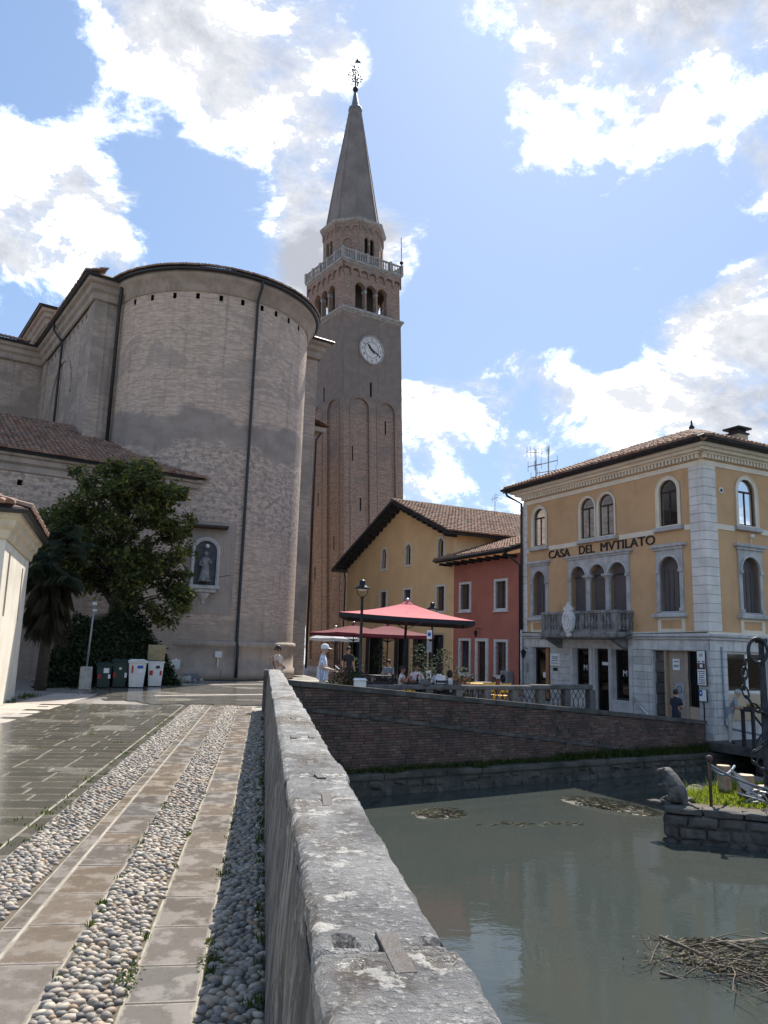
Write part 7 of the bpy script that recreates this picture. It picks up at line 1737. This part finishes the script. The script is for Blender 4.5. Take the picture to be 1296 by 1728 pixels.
path = [(-.36, -.1, 3.1), (-.4, -.1, 2.9), (-.42, -.12, 2.7), (-.44, -.12, 2.5), (-.38, -.12, 2.3), (-.28, -.12, 2.13), (-.14, -.13, 2.0), (.02, -.14, 1.94), (.2, -.14, 1.9), (.36, -.1, 1.78), (.3, -.14, 1.55), (.1, -.16, 1.4), (-.1, -.16, 1.28), (-.28, -.15, 1.12), (-.3, -.15, .9), (-.15, -.16, .75), (.05, -.17, .62), (.2, -.15, .45), (-.1, -.2, .35), (-.35, -.2, .3)]
for i, (a, b) in enumerate(zip(path, path[1:])):
    a, b = Vector(a), Vector(b); d = (b-a).normalized(); c = (a+b)/2; sd3 = d.cross(Vector((0, 1, 0))).normalized() if i % 2 else Vector((0, 1, 0)).cross(d).cross(d).normalized(); hl = (b-a).length*.5+.045
    m = MB(); m.tube([c+d*hl*math.cos(t)+sd3*.062*math.sin(t) for t in [2*PI*k/14 for k in range(15)]], .02, 6); m.build('chain_link', 'anchor_iron', an, True)
m = MB()
for i in range(16):
    a = Vector((R.uniform(-.5, .5), R.uniform(-.5, .1), .1)); m.tube([a, a+Vector((R.uniform(-.3, .3), R.uniform(-.2, .2), R.uniform(.05, .3))), a+Vector((R.uniform(-.5, .5), R.uniform(-.2, .2), R.uniform(.0, .4)))], .02, 5)
m.build('scrap_iron', 'silver', an)
# ---------------------------------------------------------------- terrace beside the corner house
tb = FL+Vector((.319*CLN, -.948*CLN, 0))
te = tag(empty('house_terrace', tb, FANG+PI/2), kind='structure')
bx('terrace_edge', 'stone_dark', te, -.6, 14, -3.4, -3.2, -1.6, -1.15); bx('terrace_slab', 'stone_dark', te, -.6, 14, -3.2, -.05, -1.45, -1.17); bx('terrace_wall', 'stone_dark', te, .3, 14, -1.6, -1.4, -3, -1.45)
tt = empty('work_table', tb+Vector((-.1, 0, 0)), FANG+PI/2, 'dark trestle table with crossed braces on the terrace by the corner house', 'table')
bx('table_top', 'timber', tt, -.5, 1.9, -2.1, -1.62, -.02, .05)
for x in (-.42, .7, 1.8):
    for y in (-2.05, -1.67): bx('leg', 'timber', tt, x-.045, x+.045, y-.045, y+.045, -1.17, -.02)
for a, b in ((-.42, .7), (.7, -.42), (.7, 1.8), (1.8, .7)): m = MB(); m.tube([(a, -2.05, -.08), (b, -2.05, -1.1)], .035, 6); m.build('brace', 'timber', tt)
def fruit_box(lab, x):
    o = empty('produce_box', tb+Vector((-.1, 0, 0)), FANG+PI/2, lab, 'box', 'boxes of produce on the trestle table'); bx('tray', 'wood_dark', o, x, x+.55, -2.05, -1.68, .05, .12); m = MB()
    for _ in range(26): m.sphere((x+R.uniform(.06, .5), R.uniform(-2.0, -1.72), .15+R.uniform(0, .05)), R.uniform(.03, .05), n=6, m=4, r=R.random())
    g_ = M.get('fruit') or G('mixed_fruit')
    if 'fruit' not in M: M['fruit'] = g_.end(g_.ramp(g_.rnd(), (0, (.35, .28, .03)), (.4, (.25, .06, .03)), (.7, (.12, .16, .03)), (1, (.4, .2, .04))), .5)
    m.build('produce', 'fruit', o, True)
fruit_box('left tray of mixed yellow and green produce on the trestle table', -.4); fruit_box('middle tray of reddish produce on the trestle table', .25); fruit_box('right tray of orange produce on the trestle table', .95)
# ---------------------------------------------------------------- weed mats and driftwood in the canal
def weedmat(lab, x, y, l, w, rz, h, n=500):
    o = empty('weed_mat', (x, y, ZW), rz, lab, 'water weed', 'weed mats in the canal'); m = MB(); rr = random.Random(int(x*100))
    m.grid(lambda u, v: ((u-.5)*l*1.0, (v-.5)*w, h*(max(0, 1-(2*u-1)**2)*max(0, 1-(2*v-1)**2))**.6*(.75+.5*mnoise.noise(Vector((u*l*2.5, v*w*4, x))))-.02), 26, 10); m.build('mat', 'waterweed', o, True); m = MB()
    for _ in range(n):
        u, v = rr.uniform(-.5, .5), rr.uniform(-.5, .5)
        if (2*u)**2+(2*v)**2 > 1.1: continue
        z = h*max(0, (1-(2*u)**2-(2*v)**2))**.6; a = rr.gauss(0, .5); q = rr.uniform(.1, .3); p = Vector((u*l, v*w, z)); d = Vector((math.cos(a), math.sin(a)*.6, rr.uniform(-.05, .12)))*q; e = Vector((-d.y, d.x, 0)).normalized()*.012
        m.raw([p-e, p+e, p+d*.6+e+Vector((0, 0, .02)), p+d], [(0, 1, 2), (0, 2, 3)], rr.random())
    m.build('strands', leaf_mat('weed_strand', [(0, (.05, .045, .025)), (.7, (.10, .085, .045)), (1, (.26, .22, .13))], .15), o)
weedmat('dark rounded weed mat floating near the parapet', 4.15, 18.35, 1.15, .75, .1, .10, 500); weedmat('long pale-edged weed mat floating beside the island', 8.75, 19.3, 2.6, .8, rad(-52), .12, 900)
weedmat('weed mat below the driftwood branches', 6.45, 9.75, 2.4, 1.3, rad(-25), .035, 900); weedmat('thin dark weed streak under the surface of the canal', 6.0, 17.3, 2.6, .35, .05, .012, 60)
dw_ = empty('driftwood', (5.75, 9.3, ZW), 0, 'tangle of bare driftwood branches floating at the lower right', 'driftwood'); rd = random.Random(14)
def branch(p, d, l, r, dep):
    pts = [p]; n = 6; q = Vector(p); dd = Vector(d).normalized()
    for i in range(n):
        dd = (dd+Vector((rd.gauss(0, .16), rd.gauss(0, .16), rd.gauss(0, .10)-.04*(q.z > .3)))).normalized(); q = q+dd*l/n; q.z = max(-.03, min(.34, q.z)); pts.append(q.copy())
    m = MB(); m.tube(pts, [r*(1-.75*i/n) for i in range(n+1)], 6, True); m.build('branch', 'driftwood', dw_, True)
    if dep:
        for k in range(rd.choice((3, 4, 5))):
            i = rd.randrange(1, n); s_ = rd.choice((-1, 1)); a = rd.uniform(.4, 1.0)*s_; t = (pts[i+1]-pts[i]).normalized(); e = Vector((t.x*math.cos(a)-t.y*math.sin(a), t.x*math.sin(a)+t.y*math.cos(a), rd.uniform(-.05, .3))); branch(pts[i], e, l*rd.uniform(.35, .6), r*.55, dep-1)
for p, d, l, r in (((-.5, .75, .22), (.55, -.8, -.05), 2.0, .022), ((-.85, .1, .05), (.9, -.35, .03), 1.6, .018), ((.3, .9, .12), (.9, -.25, 0), 1.8, .03), ((-.35, .8, .2), (-.6, -.5, -.2), .8, .014), ((.7, .6, .12), (.35, -.95, .1), 1.3, .014), ((-.2, .2, .1), (.8, -.75, .02), 1.8, .016), ((1.1, 1.0, .15), (.5, -.8, -.1), 1.2, .012)): branch(Vector(p), d, l, r, 2)
m = MB(); m.tube([(-.2, .95, -.02), (.5, 1.0, .0), (1.2, 1.12, -.01), (2.6, 1.4, .02)], [.03, .05, .045, .04], 9); m.build('log', 'driftwood', dw_, True)
m = MB()
for _ in range(900):
    t = rd.random(); p = Vector((-.6+1.9*t+rd.gauss(0, .22), .55-1.0*t+rd.gauss(0, .22), rd.uniform(.0, .16))); leaf(m, p, rd.uniform(.03, .06), rd, .5)
m.build('dead_leaves', basic('dead_leaf', (.15, .12, .085), (.07, .06, .045), 20, .8, 0), dw_)
